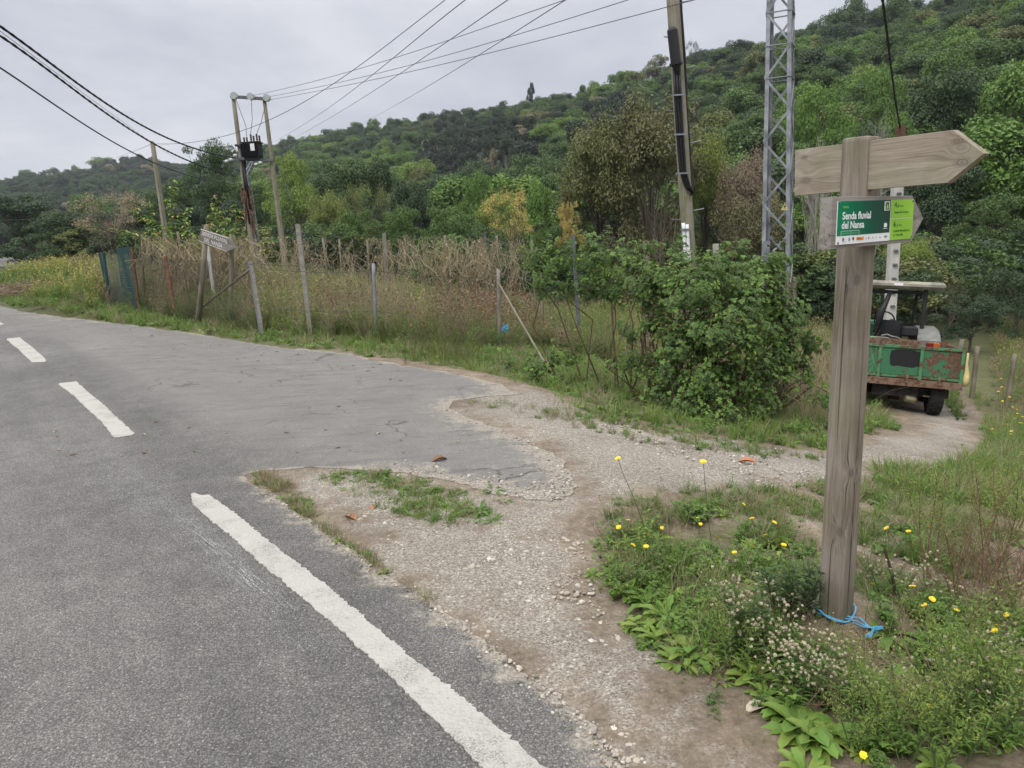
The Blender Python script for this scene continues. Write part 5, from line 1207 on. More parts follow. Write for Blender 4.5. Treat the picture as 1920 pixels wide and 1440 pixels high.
# --- the belt of trees behind the field, each with trunk and crown
TREES = {}
def tree_kind(key, *a, **k):
    tk, cr = make_tree(*a, **k); TREES[key] = (tk.build('trunk', BARK, link=False, smooth=True), cr.build('crown', VEG, link=False))
tree_kind('round', 21, 'round', 12000, .24); tree_kind('round2', 22, 'round', 12000, .24); tree_kind('feather', 23, 'feather', 13000, .24); tree_kind('feather2', 24, 'feather', 13000, .24)
tree_kind('olive', 25, 'olive', 26000, .16, R_c=4.8, limbs=18); tree_kind('olive2', 26, 'olive', 26000, .16, R_c=4.6, limbs=18); tree_kind('tall', 27, 'tall', 9000, .22, R_c=3.); tree_kind('sparse', 28, 'sparse', 6500, .15, limbs=20); tree_kind('bush', 29, 'bush', 9000, .22, R_c=4.8)
BR1 = MB(); rs = RS(41)
for k in range(3): bare_branches(BR1, rs, np.array([0, 0, 0.]), norm([rs.uniform(-.35, .35), rs.uniform(-.3, .3), 1]), 3.4, .17, 5, .6, 6, .18, 3)
BARE = BR1.build('branches', PALE, link=False); BARE2 = None
BR2 = MB(); rs = RS(43)
for k in range(5): bare_branches(BR2, rs, np.array([0, 0, 0.]), norm([rs.uniform(-.6, .6), rs.uniform(-.4, .4), 1]), 2.6, .06, 5, .75, 5, .15, 3)
BARE2 = BR2.build('branches', simple('grey_brown_twigs', (.17, .14, .11), .9), link=False)
def place_tree(key, px, top, hw, Y, hu, label, group=None, rz=None, name='tree', baseoff=0.):
    b = atY(px, 400, Y); b[2] = float(H(b[0], b[1]))-.2+baseoff; t = atY(px, top, Y); h = t[2]-b[2]; hwm = hw/F*Y*1.02
    g = thing(name, label, 'tree', b, group); rs = RS(int(px)*7+int(Y)); g.rotation_euler = (0, 0, rs.uniform(0, 6.28) if rz is None else rz)
    Rn = {'tall': 2.9, 'bare': 4.2, 'bare2': 4.}.get(key, 4.6); hn = {'bare': 9.5, 'bare2': 8.}.get(key, 10.); g.scale = (hwm/Rn, hwm/Rn, h/hn); g['hue'] = float(hu)
    parts = TREES[key] if key in TREES else ((BARE,) if key == 'bare' else (BARE2,))
    for p in parts: c = p.copy(); COL.objects.link(c); c.parent = g; c['hue'] = float(hu)
    return g
BELT = [
 ('round', 30, 360, 82, 78, .15, 'rounded dark tree beside the far end of the road'),
 ('round2', 150, 362, 62, 82, .30, 'yellow-green tree rising behind the dark trees by the far road'),
 ('round', 128, 392, 66, 60, .12, 'low dark green tree just right of the far end of the road'),
 ('bush', 80, 420, 55, 58, .13, 'low dark bushy tree touching the far road'),
 ('olive', 285, 338, 52, 74, .20, 'dull green tree standing behind the lone timber pole'),
 ('feather', 335, 318, 60, 66, .19, 'broad soft green tree between the lone pole and the transformer'),
 ('feather2', 405, 258, 62, 60, .15, 'tallest dark green tree rising behind the transformer frame'),
 ('round2', 275, 392, 46, 52, .08, 'dark low tree behind the base of the lone pole'),
 ('round', 345, 385, 56, 48, .06, 'very dark tree behind the yellow-green shrub'),
 ('round2', 440, 372, 48, 47, .07, 'very dark tree between the two transformer poles'),
 ('feather', 478, 318, 44, 58, .16, 'mid green feathery tree right behind the transformer tank'),
 ('feather2', 560, 282, 50, 54, .43, 'tall yellowing tree just right of the transformer frame'),
 ('round', 640, 296, 66, 62, .17, 'broad dark tree right of the tall yellowing one'),
 ('olive2', 615, 345, 48, 50, .53, 'dull olive tree with visible twigs below the broad dark one'),
 ('round2', 722, 290, 55, 64, .16, 'dense dark tree under the middle of the hill'),
 ('sparse', 690, 330, 50, 54, .56, 'thin grey-green tree with bare twigs in the middle of the belt'),
 ('feather', 668, 372, 60, 40, .29, 'pale soft green tree behind the concrete garden post'),
 ('round', 775, 335, 50, 52, .09, 'dark tree between two pale feathery trees'),
 ('feather2', 745, 385, 52, 41, .26, 'pale feathery tree just right of the tallest grey garden post'),
 ('feather', 832, 362, 62, 40, .27, 'wide pale feathery tree in the middle of the belt'),
 ('feather2', 892, 318, 44, 53, .33, 'light green tree left of the yellow one'),
 ('sparse', 955, 338, 50, 48, .975, 'bright yellow autumn tree behind the garden fence'),
 ('feather', 946, 332, 52, 51, .44, 'yellowing green tree just behind the thin yellow one'),
 ('round2', 1010, 334, 44, 46, .36, 'rounded yellow-green tree right of the yellow one'),
 ('feather2', 1062, 366, 30, 45, .97, 'small yellow tree half hidden by the big olive tree'),
 ('bush', 930, 396, 62, 38, .22, 'green leafy tree low in front of the yellow one'),
 ('feather', 1040, 398, 55, 36, .25, 'green tree low at the left foot of the big olive tree'),
 ('olive', 1125, 200, 96, 36, .555, 'left half of the great olive-brown tree pair beside the big timber pole'),
 ('olive2', 1220, 150, 125, 34, .565, 'great olive-brown tree behind the big timber pole, highest of the belt'),
 ('olive', 1322, 225, 62, 36, .53, 'olive tree right of the big timber pole'),
 ('round', 1350, 345, 60, 42, .10, 'dark tree between the big pole and the rust coloured tree'),
 ('olive2', 1398, 262, 70, 34, .80, 'rust coloured autumn tree left of the lattice tower'),
 ('olive', 1400, 340, 75, 31, .60, 'brownish olive tree at the foot of the rust coloured one'),
 ('feather', 1540, 108, 66, 62, .34, 'yellow-green tree high right of the lattice tower'),
 ('feather2', 1650, 118, 62, 58, .31, 'light green layered tree above the signpost'),
 ('round', 1745, 128, 88, 62, .13, 'broad dark tree above the tip of the upper arrow board'),
 ('round2', 1862, 118, 100, 56, .33, 'large yellow-green crowned tree at the upper right'),
 ('round', 1925, 240, 85, 47, .2, 'mid green tree cut by the right edge of the picture'),
 ('feather', 1560, 345, 60, 36, .40, 'yellow-green tree behind the lower arrow board'),
 ('round2', 1640, 225, 72, 48, .14, 'dark dense tree directly behind the upper arrow board'),
 ('round', 1760, 300, 80, 44, .11, 'dark dense tree under the tip of the upper arrow board'),
 ('olive', 1700, 440, 58, 33, .42, 'yellowish tree behind the pale concrete pole'),
 ('feather2', 1855, 360, 78, 36, .24, 'spreading green tree on the right behind the bare twigs'),
 ('bush', 1600, 430, 60, 33, .3, 'leafy green tree low behind the signpost'),
 ('feather', 1835, 535, 66, 23, .10, 'dark low evergreen just beyond the fence posts by the tractor'),
 ('bush', 1925, 480, 60, 25, .13, 'dark bush at the right edge above the yellow weeds'),
 ('feather2', 1745, 500, 48, 27, .17, 'dark green low tree right behind the tractor canopy'),
]
for a in BELT: place_tree(a[0], a[1], a[2], a[3], a[4], a[5], a[6])
place_tree('sparse', 212, 346, 62, 50, .70, 'brown almost leafless tree left of the lone pole'); place_tree('bare2', 215, 350, 58, 49.5, 0, 'tangle of bare brown branches inside the brown tree', name='bare_tree')
place_tree('bare', 1530, 182, 52, 33, 0, 'bare white-branched dead tree right of the lattice tower', name='bare_tree'); place_tree('bare', 1636, 140, 40, 33, 0, 'thin bare pale tree rising just above the signpost top', name='bare_tree')
place_tree('bare2', 1790, 455, 60, 29, 0, 'bare grey twiggy tree behind the tractor canopy', name='bare_tree'); place_tree('bare2', 1735, 440, 45, 31, 0, 'bare grey twiggy tree beside the pale concrete pole', name='bare_tree')
place_tree('bare2', 1870, 470, 50, 28, 0, 'bare grey twiggy tree near the right edge', name='bare_tree'); place_tree('bare2', 1215, 200, 80, 33, 0, 'bare twigs showing through the great olive-brown tree', name='bare_tree')
# single trees standing proud on the skylines
for px, top, hw, Y, hu, key, lb in ((62, 316, 16, 560, .3, 'round', 'small round pale tree alone on the far left skyline'), (112, 312, 20, 600, .16, 'round2', 'bushy green tree on the far left skyline'), (202, 292, 24, 600, .36, 'round', 'large pale green tree on the far left skyline'), (150, 308, 14, 600, .55, 'round2', 'small greyish tree left of the large pale one on the skyline'),
    (276, 286, 13, 560, .05, 'tall', 'narrow dark tree on the left skyline behind the lone pole'), (1005, 150, 11, 325, .05, 'tall', 'dark narrow tree sticking up alone on the main ridge'), (717, 218, 8, 420, .05, 'tall', 'tiny dark tree on the main ridge at the end of a wire'), (1300, 70, 14, 262, .1, 'sparse', 'thin see-through tree on the ridge right of the big pole')):
    b = atY(px, 400, Y); r_ = math.hypot(b[0], b[1]); place_tree(key, px, top, hw, Y, hu, lb)
# undergrowth closing the foot of the belt
rs = RS(5); up_pts = []
for k in range(760):
    px = rs.uniform(-150, 2100); Y = rs.uniform(0, 1)**.7; Yn = np.interp(px, [-150, 200, 500, 900, 1300, 1600, 2000], [70, 48, 42, 32, 27, 26, 27]); Y = Yn+Y*24
    b = atY(px, 400, Y)
    if inpoly(np.array([b[0]]), np.array([b[1]]), RO)[0] or polydist(np.array([b[0]]), np.array([b[1]]), RO)[0] < 2.5: continue
    up_pts.append((b[0], b[1], float(H(b[0], b[1]))-.2))
up_pts = np.array(up_pts); K = len(up_pts); tkb, crb = make_tree(61, 'bush', 3600, .42, 10, 5.5, 4); tkc, crc = make_tree(62, 'feather', 3600, .42, 10, 5.5, 4)
s_ = rs.uniform(.12, .42, K)**1.15; scatter('undergrowth', [proto(crb, [VEG]), proto(crc, [VEG])], up_pts, rs.uniform(0, 6, K), np.column_stack([s_*1.2, s_*1.2, s_]), rs.randint(0, 2, K), rs.choice([.12, .2, .26, .3, .1, .55], K), seed=6, label='leafy undergrowth along the foot of the trees', cat='undergrowth')
# ------------------------------------------------------------ small plants
def ribbon(mb, pts, w, fh, tint, m=0, face=None, taper=True):
    P = np.asarray(pts, float); K = len(P); T = np.gradient(P, axis=0); s = np.cross(T, face if face is not None else np.array([.3, .9, .1])); s /= (np.linalg.norm(s, axis=1)[:, None]+1e-9)
    ws = w*(np.linspace(1, .25, K) if taper else np.ones(K)); V = np.concatenate([P-s*ws[:, None]/2, P+s*ws[:, None]/2])
    mb.add(V, q=[(i, i+1, K+i+1, K+i) for i in range(K-1)], fh=fh, tint=tint, m=m)
def arc(rs, p, d, L, droop, k=4):
    d = norm(d); P = [np.asarray(p, float)]
    for i in range(k): P.append(P[-1]+norm(d)*L/k); d = d+np.array([0, 0, -droop])+rs.normal(size=3)*.06
    return P
def tuft(seed, n=26, h=.14, w=.004, spread=.5, fh=.33, hj=.06, base=.03, dry=.12, droop=.22):
    rs = RS(seed); mb = MB()
    for i in range(n):
        a = rs.uniform(0, 2*PI); sp = rs.uniform(.1, 1)*spread; d = np.array([math.cos(a)*sp, math.sin(a)*sp, 1]); p = np.array([math.cos(a), math.sin(a), 0])*base*rs.uniform(0, 1)
        P = arc(rs, p, d, h*rs.uniform(.5, 1.25), droop, 3); f = .70 if rs.rand() < dry else fh+rs.uniform(-hj, hj)
        ribbon(mb, P, w*rs.uniform(.7, 1.3), f, rs.uniform(.3, .8), face=np.array([-math.sin(a), math.cos(a), .1])[[1, 0, 2]]*[1, -1, 1]+rs.normal(size=3)*.3)
    return mb
def leafstrip(mb, p, d, L, wd, arch, fh, tint, prof=None, segs=5, fold=.18, twist=0., m=0, lobes=0, rs=None):
    d = norm(d); hor = norm(np.array([d[0], d[1], 0])+1e-6); side = np.array([-hor[1], hor[0], 0]); side = norm(side+np.array([0, 0, twist])); P = [np.asarray(p, float)]; dd = d.copy()
    for i in range(segs): P.append(P[-1]+norm(dd)*L/segs); dd = dd+np.array([0, 0, -arch/segs])
    P = np.array(P); t = np.linspace(0, 1, segs+1); pw = np.sin(np.clip(t, 0, 1)**(.75 if prof is None else prof)*PI)**.8*.5+.04; pw[-1] = .01
    if lobes: pw = pw*(1+lobes*np.cos(np.arange(segs+1)*PI))
    upn = np.cross(np.gradient(P, axis=0), side); upn /= (np.linalg.norm(upn, axis=1)[:, None]+1e-9); upn *= np.sign(upn[:, 2:3]+1e-9)
    Lf = P-side*wd*pw[:, None]+upn*wd*fold*pw[:, None]*2; Rt = P+side*wd*pw[:, None]+upn*wd*fold*pw[:, None]*2; K = segs+1
    V = np.concatenate([Lf, P, Rt]); q = [(i, K+i, K+i+1, i+1) for i in range(segs)]+[(K+i, 2*K+i, 2*K+i+1, K+i+1) for i in range(segs)]
    mb.add(V, q=q, fh=fh, tint=tint, m=m)
def rosette(seed, n=13, L=.13, wd=.035, fh=.34, rise=.55, lobes=0., prof=1.5):
    rs = RS(seed); mb = MB()
    for i in range(n):
        a = i*2.4+rs.uniform(-.3, .3); rz_ = rise*(1.6-1.3*i/n)*rs.uniform(.6, 1.3); d = np.array([math.cos(a), math.sin(a), max(.1, 1.3-rz_ if False else rz_)])
        leafstrip(mb, (math.cos(a)*.006, math.sin(a)*.006, .004), d, L*rs.uniform(.65, 1.15), wd*rs.uniform(.8, 1.2), 1.1, fh+rs.uniform(-.04, .06), rs.uniform(.35, .75), prof=prof, segs=7, lobes=lobes, twist=rs.uniform(-.3, .3))
    return mb
def herb(seed, n=9, h=.16, leaf=.028, fh=.27, k=12, w=.35, stem=.3):
    """low bushy broad-leaved herb"""
    rs = RS(seed); mb = MB()
    for i in range(n):
        a = rs.uniform(0, 2*PI); sp = rs.uniform(.2, .9); P = np.array(arc(rs, (0, 0, 0), (math.cos(a)*sp, math.sin(a)*sp, 1), h*rs.uniform(.6, 1.2), .12, 5)); ribbon(mb, P, .003, fh+.02, .4)
        for j in range(k):
            f = rs.uniform(.15, 1)*5; ii = min(4, int(f)); p = P[ii]+(P[ii+1]-P[ii])*(f-ii); b_ = rs.uniform(0, 2*PI)
            leafstrip(mb, p, (math.cos(b_), math.sin(b_), rs.uniform(.1, .9)), leaf*rs.uniform(.6, 1.3), leaf*w*rs.uniform(.8, 1.3), .7, fh+rs.uniform(-.04, .05), rs.uniform(.3, .8), segs=2, prof=1.)
    return mb
def weed(seed, n=12, h=.9, w=.006, fh=.7, side=5, lf=0, lfh=.3, heads=0, hfh=.8, hs=.02, spread=.35, hm=0, droop=.05):
    rs = RS(seed); mb = MB()
    for i in range(n):
        a = rs.uniform(0, 2*PI); sp = rs.uniform(0, 1)*spread; f0 = fh+rs.uniform(-.05, .05); P = np.array(arc(rs, (math.cos(a)*.08*rs.rand(), math.sin(a)*.08*rs.rand(), 0), (math.cos(a)*sp, math.sin(a)*sp, 1), h*rs.uniform(.5, 1.1), droop*rs.uniform(0, 2), 5))
        fc = rs.normal(size=3)*[1, 1, .1]; ribbon(mb, P, w, f0, rs.uniform(.2, .9), face=fc); tips = [P[-1]]
        for j in range(side):
            f = rs.uniform(.35, .98)*5; ii = min(4, int(f)); p = P[ii]+(P[ii+1]-P[ii])*(f-ii); b_ = rs.uniform(0, 2*PI); Q = arc(rs, p, (math.cos(b_)*.7, math.sin(b_)*.7, 1), h*rs.uniform(.08, .28), .05, 2); ribbon(mb, Q, w*.6, f0, rs.uniform(.3, .8), face=rs.normal(size=3)*[1, 1, .1]); tips.append(Q[-1])
        for j in range(lf):
            f = rs.uniform(.05, .9)*5; ii = min(4, int(f)); p = P[ii]+(P[ii+1]-P[ii])*(f-ii); b_ = rs.uniform(0, 2*PI); leafstrip(mb, p, (math.cos(b_), math.sin(b_), .5), h*rs.uniform(.05, .11), h*.022, .6, lfh+rs.uniform(-.06, .06), rs.uniform(.3, .8), segs=2)
        if heads:
            C = np.array(tips)[:heads]; C = np.repeat(C, 3, 0)+rs.normal(size=(len(C)*3, 3))*hs*.35; leafcloud(mb, C, rdir(rs, len(C), 0), hs, rs, .9, fh=hfh, m=hm)
    return mb
def sampler(poly, dens, rs, sizefn=None, cap=60000):
    P = np.array([p[:2] for p in poly]); lo, hi = P.min(0), P.max(0); A = (hi-lo).prod(); n = int(min(cap, A*dens)); xy = lo+rs.rand(n, 2)*(hi-lo)
    xy = xy[inpoly(xy[:, 0], xy[:, 1], poly)]; return xy[~inpoly(xy[:, 0], xy[:, 1], RO)]
def P3(xy, dz=0.): return np.column_stack([xy, H(xy[:, 0], xy[:, 1])+dz])
def near_thin(xy, rs, d0=6., power=1.2):
    """thin out with distance"""
    d = np.hypot(xy[:, 0], xy[:, 1]); return xy[rs.rand(len(xy)) < np.clip((d0/d)**power, 0, 1)]
def blend_edge(xy, poly, rs, wdt=.25): 
    d = polydist(xy[:, 0], xy[:, 1], poly); return xy[rs.rand(len(xy)) < np.clip(d/wdt+.12, 0, 1)]

# ------------------------------------------------------------ field of dry weeds behind the fence
frontpx = [(204, 566), (262, 583), (330, 598), (410, 610), (493, 624), (600, 632), (706, 638), (820, 648), (937, 654), (1018, 655), (1120, 678), (1215, 706), (1300, 735), (1420, 775), (1560, 745)]
FRONT = [at(*p)[:2]*1.02 for p in frontpx]
FIELD = FRONT+[np.array(atY(px, 400, Y)[:2]) for px, Y in ((1640, 15), (1600, 24), (1300, 27), (900, 30), (560, 34), (250, 38), (150, 30))]
rs = RS(9); xy = sampler(FIELD, 36, rs); xy = near_thin(xy, rs, 11, 1.2); K = len(xy); 
d_front = polydist(xy[:, 0], xy[:, 1], FRONT, False)
nzv = vnoise(xy[:, 0], xy[:, 1], .55, 3)+rs.normal(size=K)*.35
ppx = np.array([pix((x, y, 0))[0] for x, y in xy])
protos = [proto(weed(1, 16, .85, .006, .70, 5, spread=.4), VEG), proto(weed(2, 14, .8, .006, .76, 7, spread=.5, heads=3, hfh=.79, hs=.03), VEG), proto(weed(3, 12, .75, .006, .55, 4, lf=14, lfh=.30), VEG),
          proto(weed(4, 12, .7, .006, .5, 5, lf=12, lfh=.33, heads=1, hfh=1., hs=.02), VEG), proto(weed(5, 10, 1.0, .007, .78, 3, heads=3, hfh=.86, hs=.045, spread=.25), VEG), proto(herb(6, 16, .5, .06, .27, 12), VEG),
          proto(tuft(7, 46, .65, .006, .75, .69, .04, .1, 0, .32), VEG)]
idx = np.where(nzv > .75, 1, np.where(nzv > .45, 0, np.where(nzv > .0, 3, np.where(nzv > -.5, 2, 5))))
idx = np.where(rs.rand(K) < .14, 6, idx); te = (ppx > 820) & (ppx < 1000) & (d_front < 5); idx[te & (rs.rand(K) < .45)] = 4; idx[te & (rs.rand(K) < .4)] = 1
lowf = np.clip(.72+d_front/2.6, .6, 1.12); scv = lowf*rs.uniform(.6, 1.15, K)*np.interp(np.hypot(xy[:, 0], xy[:, 1]), [8, 20, 30], [1.0, 1.0, 1.15])
scatter('dry_weeds', protos, P3(xy, -.02), rs.uniform(0, 6.28, K), scv, idx, rs.normal(size=K)*.04-.02, tilt=.14, seed=4, label='tall dry brown and straw weeds filling the fenced garden', cat='weeds')
rs = RS(91); fl_ = []
for i in range(1500):
    k = rs.randint(len(frontpx)-1); fr_ = rs.rand(); a = FRONT[k]/1.02; b = FRONT[k+1]/1.02; p = a+(b-a)*fr_; dn_ = norm(p); off = rs.uniform(-.35, .9); p = p+dn_*off
    if vnoise(p[0], p[1], 1.1, 4)+rs.normal()*.3 > -.15 and not inpoly(np.array([p[0]]), np.array([p[1]]), RO)[0]: fl_.append(p)
fl_ = np.array(fl_); K = len(fl_); idx = rs.choice(7, K, p=[.16, .14, .26, .14, .02, .18, .10])
scatter('fence_line_weeds', [p.copy() for p in protos], P3(fl_, -.02), rs.uniform(0, 6.28, K), rs.uniform(.35, .95, K), idx, rs.normal(size=K)*.04, tilt=.16, seed=14, label='tangled green and straw weeds growing through the fence line', cat='weeds')
# dead climbing beans hanging on the trellis
rs = RS(19); pv = MB()
vt = []
for s_ in range(4):
    r2 = RS(100+s_); mb = MB()
    for i in range(7):
        p = np.array([r2.uniform(-.2, .2), r2.uniform(-.06, .06), r2.uniform(-.12, .05)]); P = [p]; d = np.array([r2.uniform(-.3, .3), 0, -1])
        for k in range(7): d = norm(d+r2.normal(size=3)*[.55, .3, .35]+[0, 0, -.25]); P.append(P[-1]+d*r2.uniform(.08, .17))
        ribbon(mb, P, .010, .70, r2.uniform(.35, 1.), face=r2.normal(size=3)*[1, 1, .2], taper=False)
        if r2.rand() < .7: C = np.array(P)+r2.normal(size=(len(P), 3))*.03; leafcloud(mb, C, rdir(r2, len(C)), .05, r2, .5, fh=.70)
    vt.append(proto(mb, VEG))
VP = []; SC_ = []
for i in range(230):
    px = rs.choice([rs.uniform(266, 470), rs.uniform(270, 985), rs.uniform(690, 960)], p=[.38, .42, .2]); Y = 19-.1*(px-266)/100+rs.normal()*.25; t_ = atY(px, 446+rs.uniform(-6, 10), Y); VP.append(t_-np.array([0, 0, rs.choice([0, .35, .7, 1.05], p=[.4, .3, .2, .1])])); SC_.append(rs.uniform(.65, 1.15))
scatter('dead_bean_vines', vt, np.array(VP), rs.normal(size=len(VP))*.5, SC_, rs.randint(0, 4, len(VP)), rs.normal(size=len(VP))*.015, tilt=.12, seed=5, label='dead straw-coloured climbing beans hanging along the trellis', cat='vines')
# bright leafy shrub behind the old sign
mb = MB(); rs = RS(33)
for i in range(46):
    a = rs.uniform(0, 2*PI); sp = rs.uniform(.05, .75); P = np.array(arc(rs, (rs.normal()*.3, rs.normal()*.15, 0), (math.cos(a)*sp, math.sin(a)*sp, 1.), rs.uniform(1.2, 3.0), .10, 7))
    tube(mb, P, np.linspace(.018, .005, 8), 4, m=1, cap=False)
    for j in range(44):
        f = rs.uniform(.4, 1)*7; ii = min(6, int(f)); p = P[ii]+(P[ii+1]-P[ii])*(f-ii); b_ = rs.uniform(0, 2*PI); yl = rs.rand() < .12
        leafstrip(mb, p, (math.cos(b_), math.sin(b_), .2), rs.uniform(.12, .2), .075, 1.3, (.93 if rs.rand() < .4 else .99) if yl else .42+rs.uniform(-.05, .06), rs.uniform(.4, .9), segs=3)
b0_ = atY(372, 500, 20.5); b0_[2] = float(H(b0_[0], b0_[1])); g = thing('shrub', 'bright yellow-green leafy shrub standing behind the old arrow sign', 'shrub', b0_); o = mb.build('foliage', [VEG, BARK]); o.parent = g; g.scale = (1.0, 1.0, 1.22)
# straw coloured grass bank beside the bramble and weeds on the left bank and on the slope at the right
LEFTB = [at(*p)[:2] for p in ((8, 558), (60, 572), (130, 583), (196, 592), (206, 566), (230, 530))]+[np.array(atY(px, 400, Y)[:2]) for px, Y in ((235, 44), (120, 66), (66, 60), (30, 45), (-20, 38))]
rs = RS(21); xy = sampler(LEFTB, 12, rs); hpx = at(72, 556); xy = xy[(polydist(xy[:, 0], xy[:, 1], RO) > .5) & (np.hypot(xy[:, 0]-hpx[0]*.96, (xy[:, 1]-hpx[1]*.96)) > 2.6)]; K = len(xy)
prL = [proto(weed(11, 14, .8, .012, .5, 5, lf=18, lfh=.33, heads=1, hfh=1., hs=.035), VEG), proto(weed(12, 12, .75, .012, .74, 6, spread=.5, heads=2, hfh=.8, hs=.05), VEG), proto(herb(13, 16, .5, .08, .3, 12), VEG), proto(tuft(14, 40, .6, .012, .7, .68, .05, .1, 0, .3), VEG)]
nb_ = vnoise(xy[:, 0], xy[:, 1], .45, 7)+rs.normal(size=K)*.35; idx = np.where(nb_ > .45, 1, np.where(nb_ > .1, 3, np.where(nb_ > -.35, 0, 2))); scatter('bank_weeds', prL, P3(xy, -.02), rs.uniform(0, 6.28, K), rs.uniform(.65, 1.35, K)*np.clip(.4+polydist(xy[:, 0], xy[:, 1], RO)/2.5, .4, 1), idx, rs.normal(size=K)*.03, seed=7, label='mixed weeds with yellow flowers on the bank beside the far road', cat='weeds')
RSL = [at(*p)[:2] for p in ((1800, 700), (1835, 770), (1850, 830), (1925, 800))]+[np.array([13.5, 9.]), np.array([22, 20.]), np.array([19., 30.]), np.array([10.9, 17.]), np.array([8.6, 13.5])]
rs = RS(22); xy = sampler(RSL, 22, rs); K = len(xy)
prR = [proto(weed(15, 12, .6, .006, .45, 5, lf=12, lfh=.34, heads=1, hfh=1., hs=.022), VEG), proto(weed(16, 12, .6, .006, .74, 6, spread=.5, heads=2, hfh=.8, hs=.03), VEG), proto(herb(17, 14, .4, .05, .31, 12), VEG), proto(tuft(18, 40, .5, .006, .7, .66, .08, .1, 0, .3), VEG)]
idx = rs.choice([0, 1, 2, 3], K, p=[.25, .22, .3, .23]); scatter('slope_weeds', prR, P3(xy, -.02), rs.uniform(0, 6.28, K), rs.uniform(.5, 1.05, K)*np.clip(.35+polydist(xy[:, 0], xy[:, 1], RSL[:4], False)/2, .35, 1), idx, rs.normal(size=K)*.03, seed=8, label='yellow-flowering weeds on the slope to the right of the gravel track', cat='weeds')
# ------------------------------------------------------------ grass along the verges
grass_pr = [proto(tuft(31, 30, .13, .005, .75, .34), VEG), proto(tuft(32, 26, .10, .005, 1.1, .31), VEG), proto(tuft(33, 24, .12, .005, .9, .60, .08), VEG), proto(herb(34, 9, .08, .03, .29, 8, .45), VEG), proto(rosette(35, 11, .10, .024, .31), VEG), proto(tuft(36, 34, .16, .004, 1.2, .70, .04), VEG)]
VERGE = [at(*p)[:2] for p in [(0, 566), (60, 587), (120, 595), (200, 605), (280, 615), (360, 626), (440, 637), (520, 651), (600, 658), (700, 675), (820, 696), (900, 716), (960, 738), (1010, 762), (1130, 787), (1300, 816), (1450, 838), (1560, 848), (1690, 806), (1640, 745), (1560, 740)]+frontpx[::-1][1:]+[(0, 552)]]
MND = [at(*p)[:2] for p in ((1545, 1165), (1610, 1180), (1680, 1225), (1760, 1310), (1790, 1370), (1740, 1360), (1650, 1290), (1560, 1230), (1500, 1200), (1400, 1140), (1330, 1105), (1390, 1105), (1480, 1130))]
def cover(name, poly, dens, mixp, smin, smax, seed, label, protos=grass_pr, edge=.25, nz=.0, hue=0.):
    rs = RS(seed); xy = sampler(poly, dens, rs); xy = xy[~inpoly(xy[:, 0], xy[:, 1], MND) | (rs.rand(len(xy)) < .12)]; xy = near_thin(xy, rs, 7., .9) if edge is not None else xy
    if edge: xy = blend_edge(xy, poly, rs, edge)
    if nz: xy = xy[vnoise(xy[:, 0], xy[:, 1], 4.5, seed)+.5*vnoise(xy[:, 0], xy[:, 1], 13, seed+1) > nz-1+rs.rand(len(xy))*.5]
    K = len(xy); print(name, K); idx = rs.choice(len(mixp), K, p=mixp); d = np.hypot(xy[:, 0], xy[:, 1])
    return scatter(name, [p.copy() for p in protos], P3(xy, -.006), rs.uniform(0, 6.28, K), rs.uniform(smin, smax, K)*np.interp(d, [0, 8, 20], [1, 1.15, 1.7]), idx, rs.normal(size=K)*.03+hue, tilt=.2, seed=seed, label=label, cat='grass')
cover('verge_grass', VERGE, 230, [.40, .16, .08, .20, .10, .06], .6, 1.25, 41, 'green grass and low weeds on the verge between asphalt and fence', edge=.12, nz=.15, hue=.035)
TRI = [at(*p)[:2] for p in ((575, 900), (640, 888), (705, 878), (760, 890), (850, 915), (930, 950), (955, 985), (930, 1003), (850, 1000), (760, 985), (690, 950), (640, 925))]
cover('patch_grass', TRI, 1300, [.22, .16, .06, .34, .14, .08], .28, .6, 42, 'green grass patch growing on the gravel triangle', edge=.2, nz=.3, hue=.03)
EDGE = [at(*p)[:2] for p in ((468, 896), (500, 890), (545, 915), (620, 990), (680, 1030), (740, 1085), (800, 1120), (830, 1160), (900, 1215), (960, 1275), (930, 1262), (800, 1160), (700, 1075), (620, 1020), (540, 960))]
cover('edge_weeds', EDGE, 2300, [.10, .12, .36, .22, .0, .20], .3, .7, 43, 'sparse reddish green weeds along the crumbling asphalt edge', edge=.06, nz=.2, hue=.04)
SPARSE = [at(*p)[:2] for p in ((845, 755), (985, 748), (1100, 770), (1250, 805), (1420, 838), (1560, 858), (1540, 870), (1250, 840), (1050, 800), (900, 770))]
cover('sparse_grass', SPARSE, 260, [.36, .28, .16, .1, 0, .1], .3, .7, 44, 'scattered grass tufts creeping over the gravel below the bramble', edge=.2, nz=.2)
RIGHTG = [at(*p)[:2] for p in ((1640, 880), (1720, 892), (1840, 858), (1838, 800), (1930, 780), (1930, 1010), (1860, 960), (1760, 950), (1650, 920))]
cover('right_grass', RIGHTG, 420, [.46, .16, .06, .2, .06, .06], .7, 1.35, 45, 'lush green grass to the right of the gravel track', edge=.2, nz=.2, hue=.03)
SOILG = [at(*p)[:2] for p in ((1120, 940), (1300, 925), (1540, 905), (1680, 905), (1800, 960), (1930, 1010), (1930, 1180), (1620, 1160), (1540, 1120), (1500, 990), (1300, 965), (1110, 1000))]
cover('soil_grass', SOILG, 500, [.32, .28, .12, .16, .02, .10], .4, .85, 46, 'thin grass on the bare soil around the signpost', edge=.3, nz=.38)
FG = [at(*p)[:2] for p in ((1110, 1040), (1140, 1000), (1210, 975), (1330, 962), (1450, 985), (1530, 1010), (1550, 1140), (1610, 1180), (1700, 1130), (1930, 1130), (1930, 1460), (1500, 1460), (1440, 1380), (1360, 1300), (1260, 1230), (1180, 1160), (1130, 1100))]
